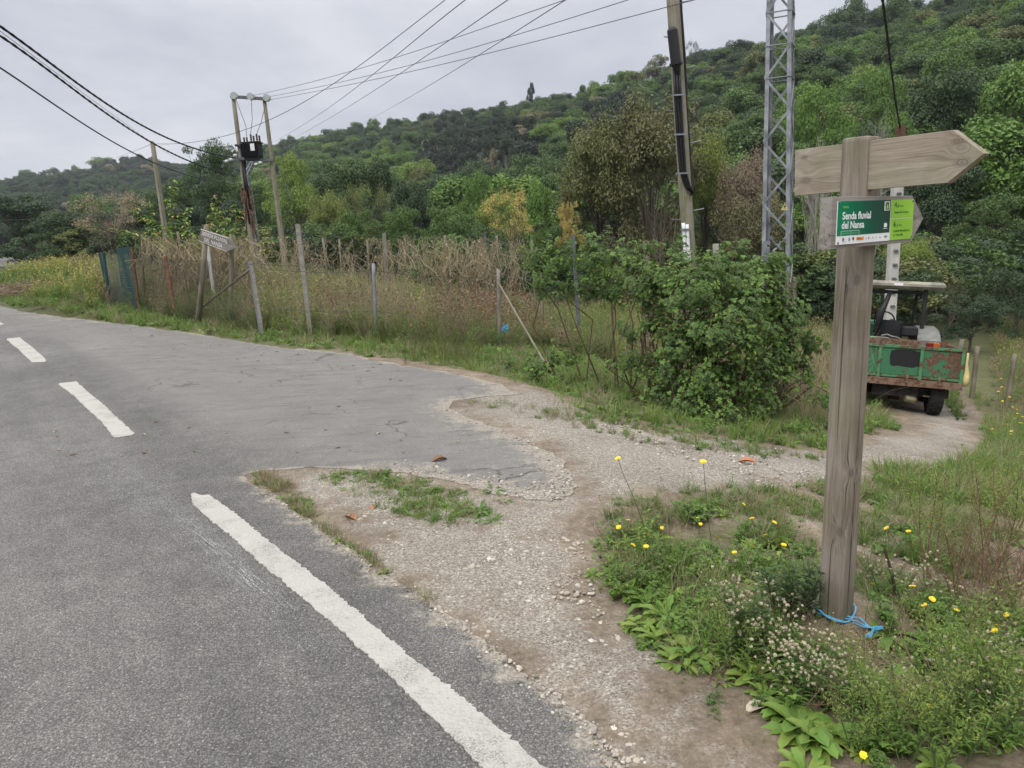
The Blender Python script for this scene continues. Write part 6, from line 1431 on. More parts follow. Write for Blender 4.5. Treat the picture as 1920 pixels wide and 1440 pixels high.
fg_pr = [proto(tuft(51, 34, .17, .0042, .8, .33), VEG), proto(tuft(52, 26, .12, .004, 1.2, .30), VEG), proto(tuft(53, 26, .16, .003, 1.1, .69, .05), VEG), proto(herb(54, 10, .11, .026, .28, 12, .5), VEG), proto(herb(55, 8, .15, .034, .32, 10, .3), VEG), proto(rosette(56, 15, .11, .03, .38, .9, .12), VEG), proto(weed(57, 5, .34, .0022, .72, 6, spread=.6, heads=4, hfh=.70, hs=.008), VEG), proto(weed(58, 6, .30, .002, .78, 7, spread=.8), VEG)]
cover('foreground_weeds', FG, 560, [.16, .10, .10, .28, .16, .10, .04, .06], .4, 1.0, 47, 'dense low weeds and grass at the foot of the signpost', protos=fg_pr, edge=.2, nz=.42, hue=.03)
TRACKG = [at(*p)[:2] for p in ((1780, 690), (1790, 700), (1815, 790), (1790, 790), (1770, 760))]
cover('track_grass', TRACKG, 300, [.4, .3, 0, .2, .0, .1], .5, .9, 48, 'strip of grass beside the trailer wheel', edge=.15)
SHOULD = [at(*p)[:2] for p in ((1130, 1000), (1110, 1090), (1230, 1290), (1400, 1440), (1480, 1440), (1300, 1260), (1150, 1100))]
cover('shoulder_litter', SHOULD, 500, [.12, .2, .2, .18, 0, .3], .25, .6, 49, 'dry litter and seedlings between gravel and weeds', edge=.12, nz=.4, protos=fg_pr)

# ------------------------------------------------------------ bramble bushes
def spray(seed, L=.42, n=8, leaf=.075, fh=.29):
    rs = RS(seed); mb = MB(); P = np.array(arc(rs, (0, 0, 0), (.15, 0, 1), L, .16, 6)); tube(mb, P, np.linspace(.004, .0018, 7), 3, m=1, cap=False)
    for i in range(n):
        f = (.15+.85*i/(n-1))*6; ii = min(5, int(f)); p = P[ii]+(P[ii+1]-P[ii])*(f-ii); a = i*2.4+rs.uniform(-.4, .4); d = norm((math.cos(a), math.sin(a), .35)); q = p+d*leaf*.8
        young = .06 if i > n-3 else 0
        ribbon(mb, [p, q], .003, fh+.05, .5)
        for j, ang in enumerate((0, .95, -.95, 1.9, -1.9)[:(5 if leaf > .05 else 3)]):
            e = np.array([d[0]*math.cos(ang)-d[1]*math.sin(ang), d[0]*math.sin(ang)+d[1]*math.cos(ang), d[2]*.6]); leafstrip(mb, q, e, leaf*(1. if j == 0 else .78)*rs.uniform(.8, 1.15), leaf*.5, .8, fh+young+rs.uniform(-.04, .06), rs.uniform(.3, .95), segs=3, twist=rs.uniform(-.3, .3))
    return mb
SPR = [spray(1, .42, 9, .062, .25), spray(2, .34, 8, .05, .27), spray(3, .5, 10, .068, .21), spray(4, .3, 8, .042, .34)]
def bush(name, lobes, n, label, seed, hj=.03, cat='bramble'):
    rs = RS(seed); mb = MB(); vol = np.array([l[3]*l[4] for l in lobes]); vol = vol/vol.sum(); g = None; base = atY(lobes[0][0], lobes[0][1], lobes[0][2]); base[2] = float(H(base[0], base[1]))
    pos, up_, kk = [], [], []
    for i in range(n):
        l = lobes[rs.choice(len(lobes), p=vol)]; c = atY(l[0], l[1], l[2]); d = rdir(rs, 1, -.6)[0]
        if rs.rand() < .5: d[1] = -abs(d[1])
        rad = rs.uniform(.45, 1.)**.5; p = c+d*np.array([l[3], l[3]*.9, l[4]])*rad; p[2] = max(p[2], float(H(p[0], p[1]))+.03)
        pos.append(p-d*.14); up_.append(norm(d*.8+np.array([0, 0, .5])+rs.normal(size=3)*.3)); kk.append(rs.randint(4))
    pos = np.array(pos); up_ = np.array(up_); kk = np.array(kk)
    for k in range(4): s_ = kk == k; rep(mb, SPR[k], pos[s_], rs.uniform(0, 6.28, s_.sum()), rs.uniform(.35, .92, s_.sum()), up_[s_], rs, .15, hj)
    g = thing(name, label, cat, base); mb.build('foliage', [VEG, STEMD], g)
    mb = MB()
    for l in lobes:
        c = atY(l[0], l[1], l[2])
        for k in range(3 if n > 900 else 1):
            e = c+rs.normal(size=3)*l[3]*.5; b = np.array([base[0]+(c[0]-base[0])*rs.uniform(.3, .9), c[1]+.1, 0]); b[2] = float(H(b[0], b[1])); m_ = (b+e)/2+rs.normal(size=3)*.12; tube(mb, [b, m_, e, e+rs.normal(size=3)*.2], [.011, .008, .005, .003], 4, cap=False)
    mb.build('canes', simple('bramble_cane', (.11, .07, .045), .7) if 'bramble_cane' not in bpy.data.materials else bpy.data.materials['bramble_cane'], g)
    return g
bush('bramble_bush', [(1300, 560, 8.3, .42, .36), (1400, 560, 8.6, .42, .34), (1360, 640, 8.1, .48, .36), (1445, 630, 8.5, .36, .36), (1285, 655, 8.3, .32, .34), (1400, 715, 8.2, .40, .26), (1245, 545, 8.5, .26, .28), (1470, 690, 8.5, .24, .26), (1320, 735, 8.0, .34, .22), (1340, 515, 8.9, .28, .2), (1420, 520, 8.9, .24, .18), (1275, 505, 8.9, .2, .14), (1425, 775, 8.0, .26, .12), (1500, 610, 8.8, .14, .12), (1225, 620, 8.6, .14, .2), (1205, 560, 8.7, .12, .16), (1262, 480, 9., .1, .08), (1390, 478, 8.9, .1, .08), (1450, 500, 8.9, .12, .1), (1520, 655, 8.7, .12, .08), (1515, 700, 8.4, .1, .1), (1235, 740, 8.1, .16, .12)], 1400, 'large dense dark green bramble bush left of the signpost', 71)
bush('bramble_bush', [(1180, 515, 9.0, .26, .16), (1125, 500, 9.4, .30, .18), (1055, 492, 9.6, .26, .16), (1010, 500, 9.7, .16, .16), (1012, 540, 9.6, .13, .16), (1090, 555, 9.5, .14, .14), (1150, 565, 9.2, .14, .16), (1215, 585, 8.9, .12, .16), (1190, 640, 8.8, .10, .1), (1120, 470, 9.6, .2, .08), (1200, 480, 9.2, .18, .1)], 200, 'thinner bramble arching leftwards along the dark fence posts', 72, .04)
bush('bramble_bush', [(1240, 700, 8.4, .34, .12), (1170, 690, 8.8, .26, .12), (1060, 680, 9.3, .22, .1), (1340, 790, 7.7, .36, .1), (1290, 770, 7.9, .3, .1), (1560, 760, 8.2, .2, .14), (1010, 705, 8.9, .18, .1), (955, 690, 9.4, .14, .1)], 200, 'low creeping bramble on the ground at the foot of the big bush', 73, .04)
mb = MB(); rs = RS(5)
for a_, b_, c_ in (((960, 545, 10.2), (985, 600, 10.), (1030, 690, 9.4)), ((1210, 560, 8.6), (1120, 640, 8.8), (1020, 705, 9.)), ((1010, 520, 9.4), (1100, 500, 9.2), (1230, 560, 8.8))):
    pass
rep(mb, SPR[3], np.array([atY(955+(1028-955)*f, 560+(640-560)*f, 10.2-.5*f) for f in rs.rand(22)]), rs.uniform(0, 6, 22), .5, None, rs, .1, .05)
tag(mb.build('climbing_vine', [VEG, STEMD]), 'thin vine climbing the slanted brace of the wire fence', 'vine')
# pale dry grass leaning beside the bramble
rs = RS(77); mb = MB()
for i in range(420):
    b = at(rs.uniform(1495, 1600), rs.uniform(735, 800)); b = b+np.array([0, rs.uniform(-.3, .5), 0]); P = arc(rs, b, (-.15+rs.normal()*.25, rs.normal()*.15, 1), rs.uniform(.6, 1.35), .14, 5); P = [p+np.array([(.04+.5*k*.1)*(k/5)*rs.uniform(-.6, 1.1), 0, 0]) for k, p in enumerate(P)]; ribbon(mb, P, .006, .70, rs.uniform(.4, 1.), face=rs.normal(size=3)*[.6, 1, .1])
tag(mb.build('dry_grass_clump', VEG), 'pale leaning clump of dry grass between bramble and signpost', 'dry grass')
mb = MB()
for i in range(260):
    b = at(rs.uniform(760, 900), rs.uniform(668, 690)); P = arc(rs, b, (rs.normal()*.25, rs.normal()*.15, 1), rs.uniform(.3, .95), .05, 5); ribbon(mb, P, .005, .54, rs.uniform(.1, .5), face=rs.normal(size=3)*[.6, 1, .1])
    for k in (3, 4, 5): ribbon(mb, arc(rs, P[k], rdir(rs, 1, .2)[0], .1, .0, 2), .004, .56, .3)
tag(mb.build('weed_clump', VEG), 'dark wiry dead weed clump at the edge of the asphalt before the fence', 'weed')
# heap of cut dry brush on the left bank and dark heap in the garden
def heap(px, py, rx, rz_, n, lab, cols, seed, Yoff=0):
    rs = RS(seed); b = at(px, py); mb = MB()
    for i in range(n):
        d = rdir(rs, 1, 0)[0]; p = b+d*np.array([rx, rx*.6, rz_])*rs.uniform(.2, 1); q = rdir(rs, 1, -.2)[0]*[1, .6, .3]; ribbon(mb, [p, p+q*rx*.25+[0, 0, .03], p+q*rx*.5], .016, rs.choice(cols), rs.uniform(.2, .8), face=rs.normal(size=3))
    tag(mb.build('brush_heap', VEG), lab, 'brush heap')
heap(72, 553, 2.0, .55, 1500, 'heap of cut reddish brown brush beside the far road', [.8, .82, .75, .90, .70], 3)
b_ = at(505, 598); heap(508, 596, .42, .55, 420, 'small dark heap of dead brush inside the garden by the leaning post', [.8, .79, .81], 4)
# ------------------------------------------------------------ single plants near the signpost
def clone_plants(make, name, cat, spots, group, labels, seed):
    """first plant is built, the rest are copies of it and of its parts"""
    rs = RS(seed); first = None
    for i, sp in enumerate(spots):
        p = at(sp[0], sp[1]); s = sp[2] if len(sp) > 2 else 1.
        if first is None: first = make(p); o = first
        else: o = copy_tree(first)
        o.location = tuple(p); o.rotation_euler = (0, 0, rs.uniform(0, 6.28)); o.scale = (s, s, s*rs.uniform(.9, 1.1)); o['hue'] = float(rs.normal()*.015)
        for c in o.children: c['hue'] = o['hue']
        lb = labels[i % len(labels)] if isinstance(labels, (list, tuple)) else labels
        tag(o, lb, cat, group)
def single(name, mb, mats):
    def f(p): o = mb.build(name, mats); return o
    return f
clone_plants(single('rosette_plant', rosette(61, 24, .12, .028, .385, .85, .22, 1.4), VEG), 'rosette_plant', 'rosette plant', [(1215, 1135, 1.), (1180, 1115, .8), (1250, 1165, 1.1), (1285, 1195, 1.), (1235, 1205, .9), (1300, 1240, 1.1), (1270, 1250, .9), (1320, 1225, 1.), (1160, 1090, .8), (1345, 1160, .9), (1205, 1180, .7), (1320, 1180, .8)], 'bright green leaf rosettes along the gravel edge', 'bright green leaf rosette beside the pale gravel below the yellow flowers', 1)
clone_plants(single('rosette_plant', rosette(62, 16, .12, .038, .39, .95, .12, 1.4), VEG), 'rosette_plant', 'rosette plant', [(1500, 1375, 1.1), (1530, 1400, .9), (1475, 1350, .8), (1555, 1385, .8)], 'broad-leaved rosettes at the bottom edge', 'broad pale green leaf rosette at the bottom edge below the dry seed heads', 2)
clone_plants(single('rosette_plant', rosette(63, 14, .12, .022, .31, .7, .0, 1.2), VEG), 'rosette_plant', 'rosette plant', [(712, 892, .75), (735, 905, .7), (925, 925, .9), (900, 965, 1.), (870, 955, .8), (930, 985, .8), (945, 945, .6), (820, 925, .6), (790, 905, .55)], 'dark grass-like rosettes on the gravel triangle', 'dark green narrow-leaved rosette on the gravel triangle by the asphalt tip', 3)
clone_plants(single('rosette_plant', rosette(64, 11, .10, .035, .34, .35, .0, 1.6), VEG), 'rosette_plant', 'rosette plant', [(1660, 1195, 1.1), (1720, 1220, 1.2), (1700, 1250, 1.), (1760, 1240, .9), (1440, 940, .5), (1480, 955, .5), (1585, 945, .5), (1690, 960, .8), (1640, 1000, .7), (1760, 1010, .8)], 'dark rounded leaf rosettes behind the dry mound', 'dark green flat leaf rosette on the soil near the signpost', 4)
def hawkbit(seed, stems=3, h=.28):
    def f(p):
        rs = RS(seed); g = thing('hawkbit', '', 'flower', p); o_ = np.array(p); mb = MB(); heads = []
        for i in range(stems):
            a = rs.uniform(0, 6.28); P = np.array(arc(rs, (0, 0, 0), (math.cos(a)*.3, math.sin(a)*.3, 1), h*rs.uniform(.7, 1.15), .02, 5)); tube(mb, P+o_, .0015, 4, cap=False); heads.append((P[-1]+o_, norm(P[-1]-P[-2])))
        mb.build('stem', STEM, g)
        for c, d in heads:
            mb = MB(); x = norm(np.cross(d, [0, 1, .1])); y = np.cross(d, x)
            for k in range(13):
                a = 2*PI*k/13; e = x*math.cos(a)+y*math.sin(a); s_ = -x*math.sin(a)+y*math.cos(a); r_ = .014*rs.uniform(.85, 1.1); mb.add([c-s_*.001, c+s_*.001, c+e*r_+s_*.003+d*.004, c+e*r_-s_*.003+d*.004], q=[(0, 1, 2, 3)])
                mb.add([c+d*.002-s_*.001, c+d*.002+s_*.001, c+e*r_*.6+s_*.002+d*.006, c+e*r_*.6-s_*.002+d*.006], q=[(0, 1, 2, 3)])
            mb.build('flower_head', FLW, g)
        return g
    return f
hk = [(1137, 975, .9), (1172, 1045, .9), (1190, 1030, .8), (1160, 1065, .9), (1215, 1080, .9), (1295, 1090, 1.), (1235, 1020, .8), (1310, 1018, .7), (1370, 1000, .9), (1372, 980, .8), (1425, 1030, .9), (1430, 1050, .8), (1440, 1020, .7), (1455, 1075, .9), (1480, 1100, 1.), (1360, 1060, .8), (1390, 1090, .8), (1335, 1075, .7),
      (1690, 1040, 1.), (1715, 1050, .9), (1665, 1075, .8), (1622, 1165, .9), (1720, 1180, .9), (1910, 1185, .9), (1905, 1200, .8), (1750, 1390, .7), (1470, 1225, .8), (1860, 1245, .8), (1900, 1270, .9), (1540, 1425, .7), (1615, 1455, .8), (1765, 1210, .8)]
clone_plants(hawkbit(1, 2, .20), 'hawkbit', 'flower', [h for i, h in enumerate(hk) if i % 3 == 1], 'small yellow hawkbit flowers in the near weeds', 'low yellow hawkbit with two flower heads in the weeds by the signpost', 5)
clone_plants(hawkbit(2, 1, .22), 'hawkbit', 'flower', [h for i, h in enumerate(hk) if i % 3 == 0], 'single yellow hawkbit flowers in the near weeds', 'single yellow hawkbit flower on a thin stem in the near weeds', 6)
clone_plants(hawkbit(3, 1, .44), 'hawkbit', 'flower', [(1335, 1020, 1.1), (1215, 1010, 1.1)], None, ['tall yellow hawkbit leaning over the bare gravel left of the signpost', 'tall thin yellow hawkbit standing against the asphalt tip'], 7)
clone_plants(hawkbit(4, 3, .30), 'hawkbit', 'flower', [(1880, 790, 1.3), (1900, 830, 1.2), (1870, 860, 1.1), (1905, 870, 1.2), (1885, 760, 1.4), (1860, 720, 1.3), (1910, 745, 1.4), (1895, 805, 1.1)], 'yellow flowers on the right slope', 'bunch of yellow flowers in the green weeds right of the gravel track', 8)
# dry ragwort-like stalks with fluffy seed heads
def seedplant(seed, n=6, h=.24, green=True):
    def f(p):
        rs = RS(seed); g = thing('seeding_weed', '', 'weed', p); o_ = np.array(p); st = MB(); fl = MB(); lf = MB()
        for i in range(n):
            a = rs.uniform(0, 6.28); P = np.array(arc(rs, (0, 0, 0), (math.cos(a)*.45, math.sin(a)*.45, 1), h*rs.uniform(.7, 1.1), .03, 5))+o_; tube(st, P, [.0028, .0024, .002, .0018, .0015, .001], 4, cap=False)
            for j in range(6):
                f_ = rs.uniform(.5, 1)*5; ii = min(4, int(f_)); q = P[ii]+(P[ii+1]-P[ii])*(f_-ii); Q = arc(rs, q, (rs.normal(), rs.normal(), 1.2), rs.uniform(.04, .11), .0, 2); ribbon(st, Q, .0015, .5, .5)
                C = Q[-1]+rdir(rs, 16)*.0058; leafcloud(fl, C, C-Q[-1], .008, rs, .8, fh=.70, tint=(.6, 1.))
            for j in range(9):
                f_ = rs.uniform(.0, .8)*5; ii = min(4, int(f_)); q = P[ii]+(P[ii+1]-P[ii])*(f_-ii); b_ = rs.uniform(0, 6.28); leafstrip(lf, q, (math.cos(b_), math.sin(b_), .4), rs.uniform(.03, .07), .012, .7, .29, rs.uniform(.3, .7), segs=3)
        st.build('stem', STEM if green else STEMD, g); fl.build('blossom', SEED, g); lf.build('foliage', VEG, g); return g
    return f
clone_plants(seedplant(1), 'seeding_weed', 'weed', [(1470, 1290, 1.), (1510, 1310, .9), (1555, 1330, .9), (1430, 1255, .9), (1400, 1225, 1.), (1380, 1195, 1.), (1500, 1270, .8), (1530, 1300, .8), (1460, 1240, .8), (1590, 1340, .8), (1420, 1200, .9), (1490, 1330, .8)], 'weeds with cream fluffy seed heads before the dry mound', 'leaning weed with cream fluffy seed heads in front of the dry mound', 11)
clone_plants(seedplant(2, 5, .22), 'seeding_weed', 'weed', [(1690, 1130, .9), (1650, 1120, .8), (1760, 1165, 1.), (1880, 1330, 1.), (1820, 1350, 1.), (1740, 1360, .9), (1900, 1400, 1.), (1840, 1270, .9)], 'seeding weeds among the weeds right of the post', 'thin seeding weed with pale dots among the weeds right of the signpost', 12)
def fleabane(seed, h=.55, n=1, lf_=46, fh=.25, top=True, sm=STEM, ll=.06, w_=.008, topfh=.45):
    def f(p):
        rs = RS(seed); g = thing('tall_weed', '', 'weed', p); o_ = np.array(p); st = MB(); lf = MB()
        for i in range(n):
            a = rs.uniform(0, 6.28); P = np.array(arc(rs, (rs.normal()*.02, rs.normal()*.02, 0), (math.cos(a)*.16*min(n, 3)*.6, math.sin(a)*.16*min(n, 3)*.6, 1), h*rs.uniform(.8, 1.1), .0, 7))+o_; tube(st, P, np.linspace(.0034, .0016, 8), 5, cap=False)
            for j in range(lf_):
                f_ = (.08+.8*j/lf_)*7; ii = min(6, int(f_)); q = P[ii]+(P[ii+1]-P[ii])*(f_-ii); b_ = j*2.4; leafstrip(lf, q, (math.cos(b_), math.sin(b_), .75), ll*rs.uniform(.7, 1.2)*(1-.4*j/lf_), w_, .8, fh+rs.uniform(-.03, .04), rs.uniform(.3, .7), segs=3)
            if top:
                for j in range(26):
                    f_ = rs.uniform(.55, 1)*7; ii = min(6, int(f_)); q = P[ii]+(P[ii+1]-P[ii])*(f_-ii); Q = arc(rs, q, (rs.normal()*.8, rs.normal()*.8, 1), rs.uniform(.04, .12), .0, 3); ribbon(st, Q, .0014, .5, .5)
                    C = np.array(Q)[1:]; C = np.repeat(C, 3, 0)+rs.normal(size=(9, 3))*.008; leafcloud(lf, C, rdir(rs, 9, 0), .011, rs, .35, fh=topfh)
        st.build('stem', sm, g); lf.build('foliage', VEG, g); return g
    return f
clone_plants(fleabane(3, .34, 3, 40, .17, False, STEM, .10, .016), 'tall_weed', 'weed', [(1475, 1175, 1.), (1497, 1168, .8), (1415, 1235, .8)], 'dark narrow-leaved weeds left of the post foot', 'dark green narrow-leaved weed standing left of the signpost foot', 21)
clone_plants(fleabane(4, .52, 4, 34, .36, True, STEMD, .05, .005, .48), 'tall_weed', 'weed', [(1738, 1115, 1.0)], None, ['tall feathery green weed with brown stems right of the signpost'], 22)
clone_plants(fleabane(5, .5, 3, 20, .5, True, STEMD, .04, .004, .5), 'tall_weed', 'weed', [(1830, 1100, 1.), (1870, 1080, 1.), (1905, 1120, 1.1), (1800, 1130, .8), (1850, 1010, .8), (1900, 1010, .9)], 'thin brownish feathery weeds at the right edge', 'thin brownish feathery weed on the soil at the right edge', 23)
clone_plants(fleabane(6, .34, 3, 30, .34, True, STEM, .05, .006, .46), 'tall_weed', 'weed', [(1640, 1400, .8), (1790, 1340, .9), (1850, 1400, 1.1), (1890, 1360, 1.), (1800, 1430, 1.), (1700, 1430, .9), (1600, 1410, .7), (1350, 1230, .8), (1370, 1260, .8), (1910, 1300, 1.), (1840, 1320, .9), (1760, 1440, .9)], 'upright green weeds in the bottom right corner', 'upright green weed with small buds in the bottom right corner', 24)
# brown twiggy dead plants
def deadtwig(seed, h=.4, n=5):
    def f(p):
        mb = MB(); rs = RS(seed)
        for i in range(n): bare_branches(mb, rs, np.array([rs.normal()*.02, rs.normal()*.02, 0]), norm([rs.normal()*.45, rs.normal()*.45, 1]), h*.45, .003, 3, .6, 4, .2, 3)
        return mb.build('dead_weed', STEMD)
    return f
clone_plants(deadtwig(1), 'dead_weed', 'dead weed', [(1850, 1130, 1.), (1880, 1160, 1.1), (1820, 1170, .9), (1905, 1150, 1.), (1860, 1190, .9), (1790, 1110, .8), (1910, 1100, 1.), (1845, 1075, .8)], 'brown dead twiggy weeds at the right edge', 'tangled brown dead weed on the soil at the right edge', 31)
clone_plants(deadtwig(2, .3, 3), 'dead_weed', 'dead weed', [(1500, 1345, .8), (1330, 1290, .6), (1690, 1240, .9), (690, 1085, .55), (660, 985, .45), (1400, 960, .5), (1240, 960, .5), (1130, 1010, .5)], 'small dead stalks scattered around the gravel', 'small dark dead stalk at the border of the gravel', 32)
mb = MB(); a = at(1680, 1130); b = atY(1658, 1028, a[1]+.03); tube(mb, [a, (a+b)/2+np.array([.01, 0, 0]), b], [.007, .006, .005], 6); tag(mb.build('broken_stick', simple('dark_stick', (.05, .035, .028), .8)), 'short dark broken stick standing in the soil right of the signpost', 'stick')
# dry grass mound at the foot of the post
rs = RS(50); mb = MB()
MND = [at(*p)[:2] for p in ((1545, 1165), (1610, 1180), (1680, 1225), (1760, 1310), (1790, 1370), (1740, 1360), (1650, 1290), (1560, 1230), (1500, 1200), (1400, 1140), (1330, 1105), (1390, 1105), (1480, 1130))]
xy = sampler(MND, 16000, rs); z = H(xy[:, 0], xy[:, 1])
for (x, y), zz in zip(xy[:4500], z):
    a = rs.uniform(0, 6.28); L_ = rs.uniform(.03, .09); p = np.array([x, y, zz+.004]); ribbon(mb, [p, p+np.array([math.cos(a)*L_*.5, math.sin(a)*L_*.5, .012]), p+np.array([math.cos(a)*L_, math.sin(a)*L_, rs.uniform(0, .012)])], .0022, .70, rs.uniform(.25, .85), face=rs.normal(size=3)*[.3, .3, 1])
tag(mb.build('dry_litter', VEG), 'matted dry grass litter on the low mound at the post foot', 'dry grass', kind='stuff')
# ------------------------------------------------------------ stones, gravel, leaves
def stone_mesh(seed, flat_=.6):
    rs = RS(seed); mb = MB(); n = 9; rings = [(0, -.5), (.62, -.35), (.95, -.05), (.85, .25), (.45, .46), (0, .5)]; V = []
    ja = rs.uniform(.75, 1.2, (len(rings), n)); 
    for i, (r_, z_) in enumerate(rings):
        for k in range(n): a = 2*PI*k/n; V.append((math.cos(a)*r_*ja[i, k]*.5, math.sin(a)*r_*ja[i, k]*.5*rs.uniform(.8, 1.), z_*flat_*rs.uniform(.85, 1.1)))
    q = [(i*n+k, i*n+(k+1) % n, (i+1)*n+(k+1) % n, (i+1)*n+k) for i in range(len(rings)-1) for k in range(n)]
    mb.add(V, q=q); return mb
SMS = [stone_mesh(i, .45+.1*(i % 4)) for i in range(6)]
def stone(px, py, w_px, mat, label, group=None, k=0):
    p = at(px, py); d = np.linalg.norm(p-EYE); s = w_px/F*d; mb = MB(); rep(mb, SMS[k % 6], [p+np.array([0, 0, s*.12])], np.array([k*1.3]), np.array([s]))
    tag(mb.build('stone', mat), label, 'stone', group)
stone(1152, 1373, 27, STONE_L, 'largest flat pale stone near the bottom of the gravel by the asphalt edge', k=1)
stone(1072, 1196, 17, STONE_D, 'single dark almost black stone on the pale gravel', k=2)
stone(1140, 1333, 15, STONE_L, 'upright pale stone just above the largest flat one', k=3); stone(1127, 1335, 12, STONE_L, 'smaller pale stone touching the upright one', k=4)
stone(1188, 1311, 15, STONE_L, 'pale pointed stone amid the gravel right of centre', k=5); stone(1206, 1228, 17, STONE_L, 'round white stone beside the leaf rosettes', k=0)
stone(1317, 1293, 15, STONE_L, 'white upright stone at the lower end of the leaf rosettes', k=3); stone(1108, 1206, 18, STONE_L, 'flat white stone right of the dark stone', k=1)
stone(1077, 1388, 14, STONE_L, 'pale stone lying on the asphalt edge', k=2); stone(1242, 1308, 12, STONE_L, 'small white stone beside a tiny seedling', k=4)
stone(1336, 1343, 13, STONE_L, 'white stone among dry litter near the bottom weeds', k=5); stone(1320, 1373, 12, STONE_L, 'lowest white stone right of the big flat one', k=0)
stone(560, 945, 7, STONE_L, 'tiny white stone on the gravel triangle left of the grass', k=1); stone(633, 912, 8, STONE_L, 'tiny white stone at the tip of the grass patch', k=2)
stone(830, 1048, 10, STONE_L, 'white stone on the gravel in the middle below the grass patch', k=3); stone(917, 1050, 12, STONE_L, 'white flat stone below the right end of the grass patch', k=4)
stone(293, 940, 9, simple('brown_clod', (.12, .08, .05), .9), 'small brown clod lying on the asphalt beside the long white dash', k=5)
rs = RS(60); xy = sampler(P_GRAVEL, 1900, rs, cap=260000); d = np.hypot(xy[:, 0], xy[:, 1]); xy = xy[(d < 7.5) & (rs.rand(len(xy)) < np.clip((3.2/d)**1.6, 0, 1))]; K = len(xy); print('pebbles', K)
GRV = [proto(stone_mesh(80+i, .6), simple('gravel_%s' % 'abcde'[i], c, .9, nscale=40, namt=.2)) for i, c in enumerate(((.43, .39, .33), (.34, .30, .25), (.52, .485, .43), (.25, .22, .19), (.16, .145, .13)))]
scatter('loose_gravel', GRV, P3(xy, .002), rs.uniform(0, 6.28, K), np.clip(rs.lognormal(-4.45, .5, K), .005, .034), rs.choice(5, K, p=[.34, .3, .2, .12, .04]), tilt=.35, seed=9, label='loose pale gravel chips on the track shoulder', cat='gravel')
ed2 = [at(*p)[:2] for p in ((520, 930), (700, 1055), (870, 1170), (1000, 1262), (1150, 1400), (1190, 1440))]
ed3 = [at(*p)[:2] for p in ((720, 882), (880, 908), (985, 938), (1068, 928), (1076, 905), (1035, 850), (940, 806), (855, 773))]
rs = RS(61); xy = []
for i in range(2600):
    E_ = ed2 if i % 2 else ed3; k = rs.randint(len(E_)-1); f = rs.rand(); a = E_[k]+(E_[k+1]-E_[k])*f; xy.append(a+rs.normal(size=2)*([.04, .035] if i % 2 else [.10, .12]))
xy = np.array(xy); ins_ = inpoly(xy[:, 0], xy[:, 1], RO); z = np.where(ins_, .023, H(xy[:, 0], xy[:, 1])+.01)
scatter('loose_gravel', [p.copy() for p in GRV], np.column_stack([xy, z]), rs.uniform(0, 6.28, len(xy)), np.clip(rs.lognormal(-4.6, .5, len(xy)), .004, .03), rs.choice(5, len(xy), p=[.3, .25, .15, .18, .12]), tilt=.4, seed=10, label='crumbs of stone strewn along the broken asphalt edge', cat='gravel')
LEAFB = simple('fallen_leaf', (.22, .12, .065), .8, nscale=20, namt=.4); LEAFO = simple('orange_fallen_leaf', (.42, .17, .08), .8, nscale=20, namt=.3)
def dleaf(px, py, L_, mat, label, group=None, road=False, seed=0):
    rs = RS(seed); p = flat(px, py)+[0, 0, .003] if road else at(px, py)+[0, 0, .012]; mb = MB(); a = rs.uniform(0, 6.28); leafstrip(mb, p, (math.cos(a), math.sin(a), .25), L_, L_*.5, .7, 0, .5, segs=5, fold=.3, prof=1.); tag(mb.build('fallen_leaf', mat), label, 'leaf', group)
dleaf(1418, 871, .14, LEAFO, 'orange fallen leaf lying on the gravel track left of the post', seed=2); dleaf(1440, 1330, .09, simple('pale_dry_leaf', (.42, .36, .28), .8), 'long pale dry leaf by the weeds at the bottom', seed=3)
dleaf(1595, 1305, .07, LEAFB, 'curled brown leaf hanging among the cream seed heads', seed=4); dleaf(697, 960, .07, LEAFO, 'orange leaf in the grass patch on the triangle', seed=5); dleaf(648, 972, .1, LEAFB, 'dark curled leaf on the gravel triangle', seed=6)
dleaf(810, 866, .12, LEAFB, 'curled brown leaf on the asphalt above the triangle', road=True, seed=7); dleaf(930, 718, .12, LEAFO, 'orange leaf in the verge tuft at the asphalt corner', seed=8)
rs = RS(70); mb = MB()
for i in range(150):
    if i < 95:
        k = rs.rand(); px, py = (rs.uniform(60, 760), 0); e = np.interp(px, [60, 200, 440, 600, 760], [596, 612, 646, 668, 692]); py = e+abs(rs.normal())*14; p = flat(px, py)+[0, 0, .002]
    else: px, py = rs.uniform(60, 900), rs.uniform(650, 860); p = flat(px, py)+[0, 0, .002]; 
    a = rs.uniform(0, 6.28); L_ = rs.uniform(.02, .06); leafstrip(mb, p, (math.cos(a), math.sin(a), .2), L_, L_*.5, .6, rs.choice([.8, .9, .7]), rs.uniform(.2, .7), segs=3)
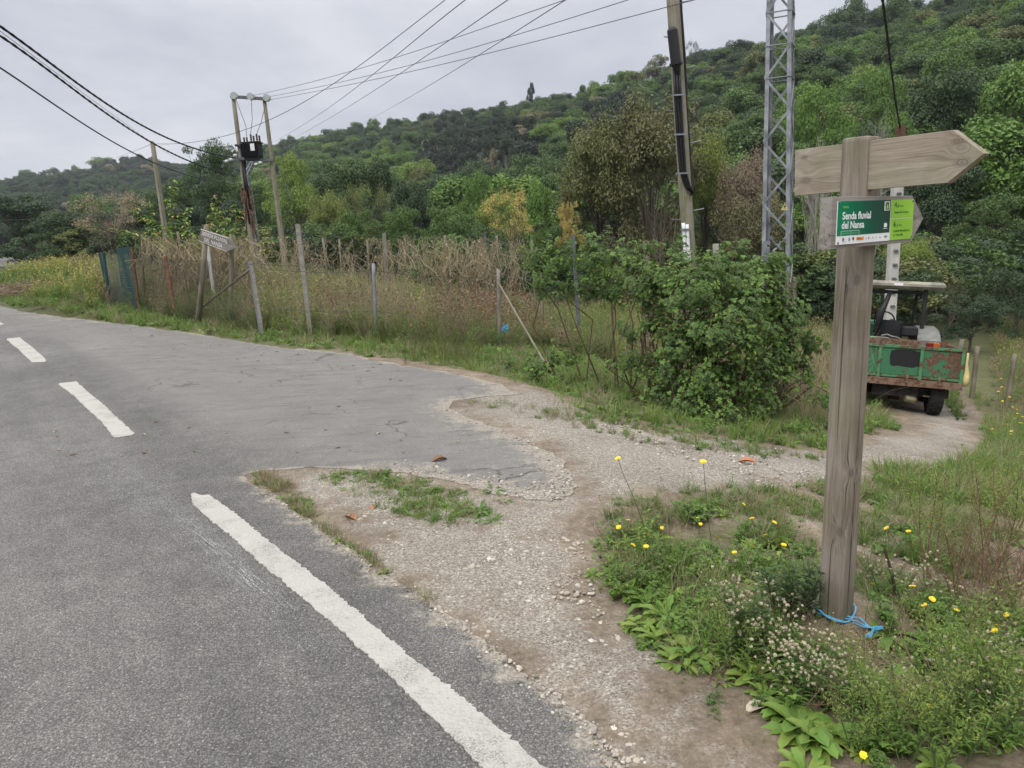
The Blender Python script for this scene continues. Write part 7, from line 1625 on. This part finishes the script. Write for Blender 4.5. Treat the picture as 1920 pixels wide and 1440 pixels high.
for i in range(200):
    px, py = rs.uniform(490, 1100), 0; t = rs.rand(); px = 480+t*460; py = 905+t*360+rs.normal()*12; p = at(px, py)+[0, 0, .01]; a = rs.uniform(0, 6.28); L_ = rs.uniform(.015, .045); leafstrip(mb, p, (math.cos(a), math.sin(a), .2), L_, L_*.5, .6, rs.choice([.8, .9, .75]), rs.uniform(.2, .7), segs=3)
tag(mb.build('leaf_litter', VEG), 'tiny brown leaves scattered on the asphalt and its edges', 'litter', kind='stuff')
# dry tufts standing in cracks of the asphalt
for px, py, s_, f_, lb in ((697, 797, 1., .69, 'dry brown tuft growing in a crack of the asphalt'), (655, 806, .6, .32, 'small green tuft in the asphalt left of the dry one'), (592, 797, .7, .30, 'small green tuft in the asphalt, farthest from the gravel'), (805, 740, .4, .28, 'tiny green tuft near the far corner of the asphalt'), (1085, 915, .9, .3, 'green tuft just off the rounded tip of the asphalt')):
    mb = MB(); rs = RS(int(px)); T_ = tuft(int(px), 30, .09, .005, 1.6, f_, .03); rep(mb, T_, [flat(px, py) if px < 1000 else at(px, py)], np.array([0.]), np.array([s_])); tag(mb.build('grass_tuft', VEG), lb, 'grass tuft')

# white umbel flowers in the grass left of the trailer
def umbel(p):
    rs = RS(3); g = thing('white_flower', '', 'flower', p); o_ = np.array(p); mb = MB(); hd_ = []
    for i in range(4):
        a = rs.uniform(0, 6.28); P = np.array(arc(rs, (0, 0, 0), (math.cos(a)*.4, math.sin(a)*.4, 1), rs.uniform(.25, .4), .02, 4))+o_; tube(mb, P, .003, 4, cap=False); hd_.append(P[-1])
    mb.build('stems', STEM, g); mb = MB()
    for c in hd_: C = c+rs.normal(size=(26, 3))*[.022, .022, .005]; leafcloud(mb, C, np.tile([0, 0, 1.], (26, 1))+rs.normal(size=(26, 3))*.2, .014, rs, .9)
    mb.build('blossom', WHT, g); return g
clone_plants(umbel, 'white_flower', 'flower', [(1668, 790, 1.2), (1680, 800, 1.1), (1672, 812, 1.)], 'small white flowers in the grass left of the trailer', 'small white umbel flower in the grass left of the trailer', 51)
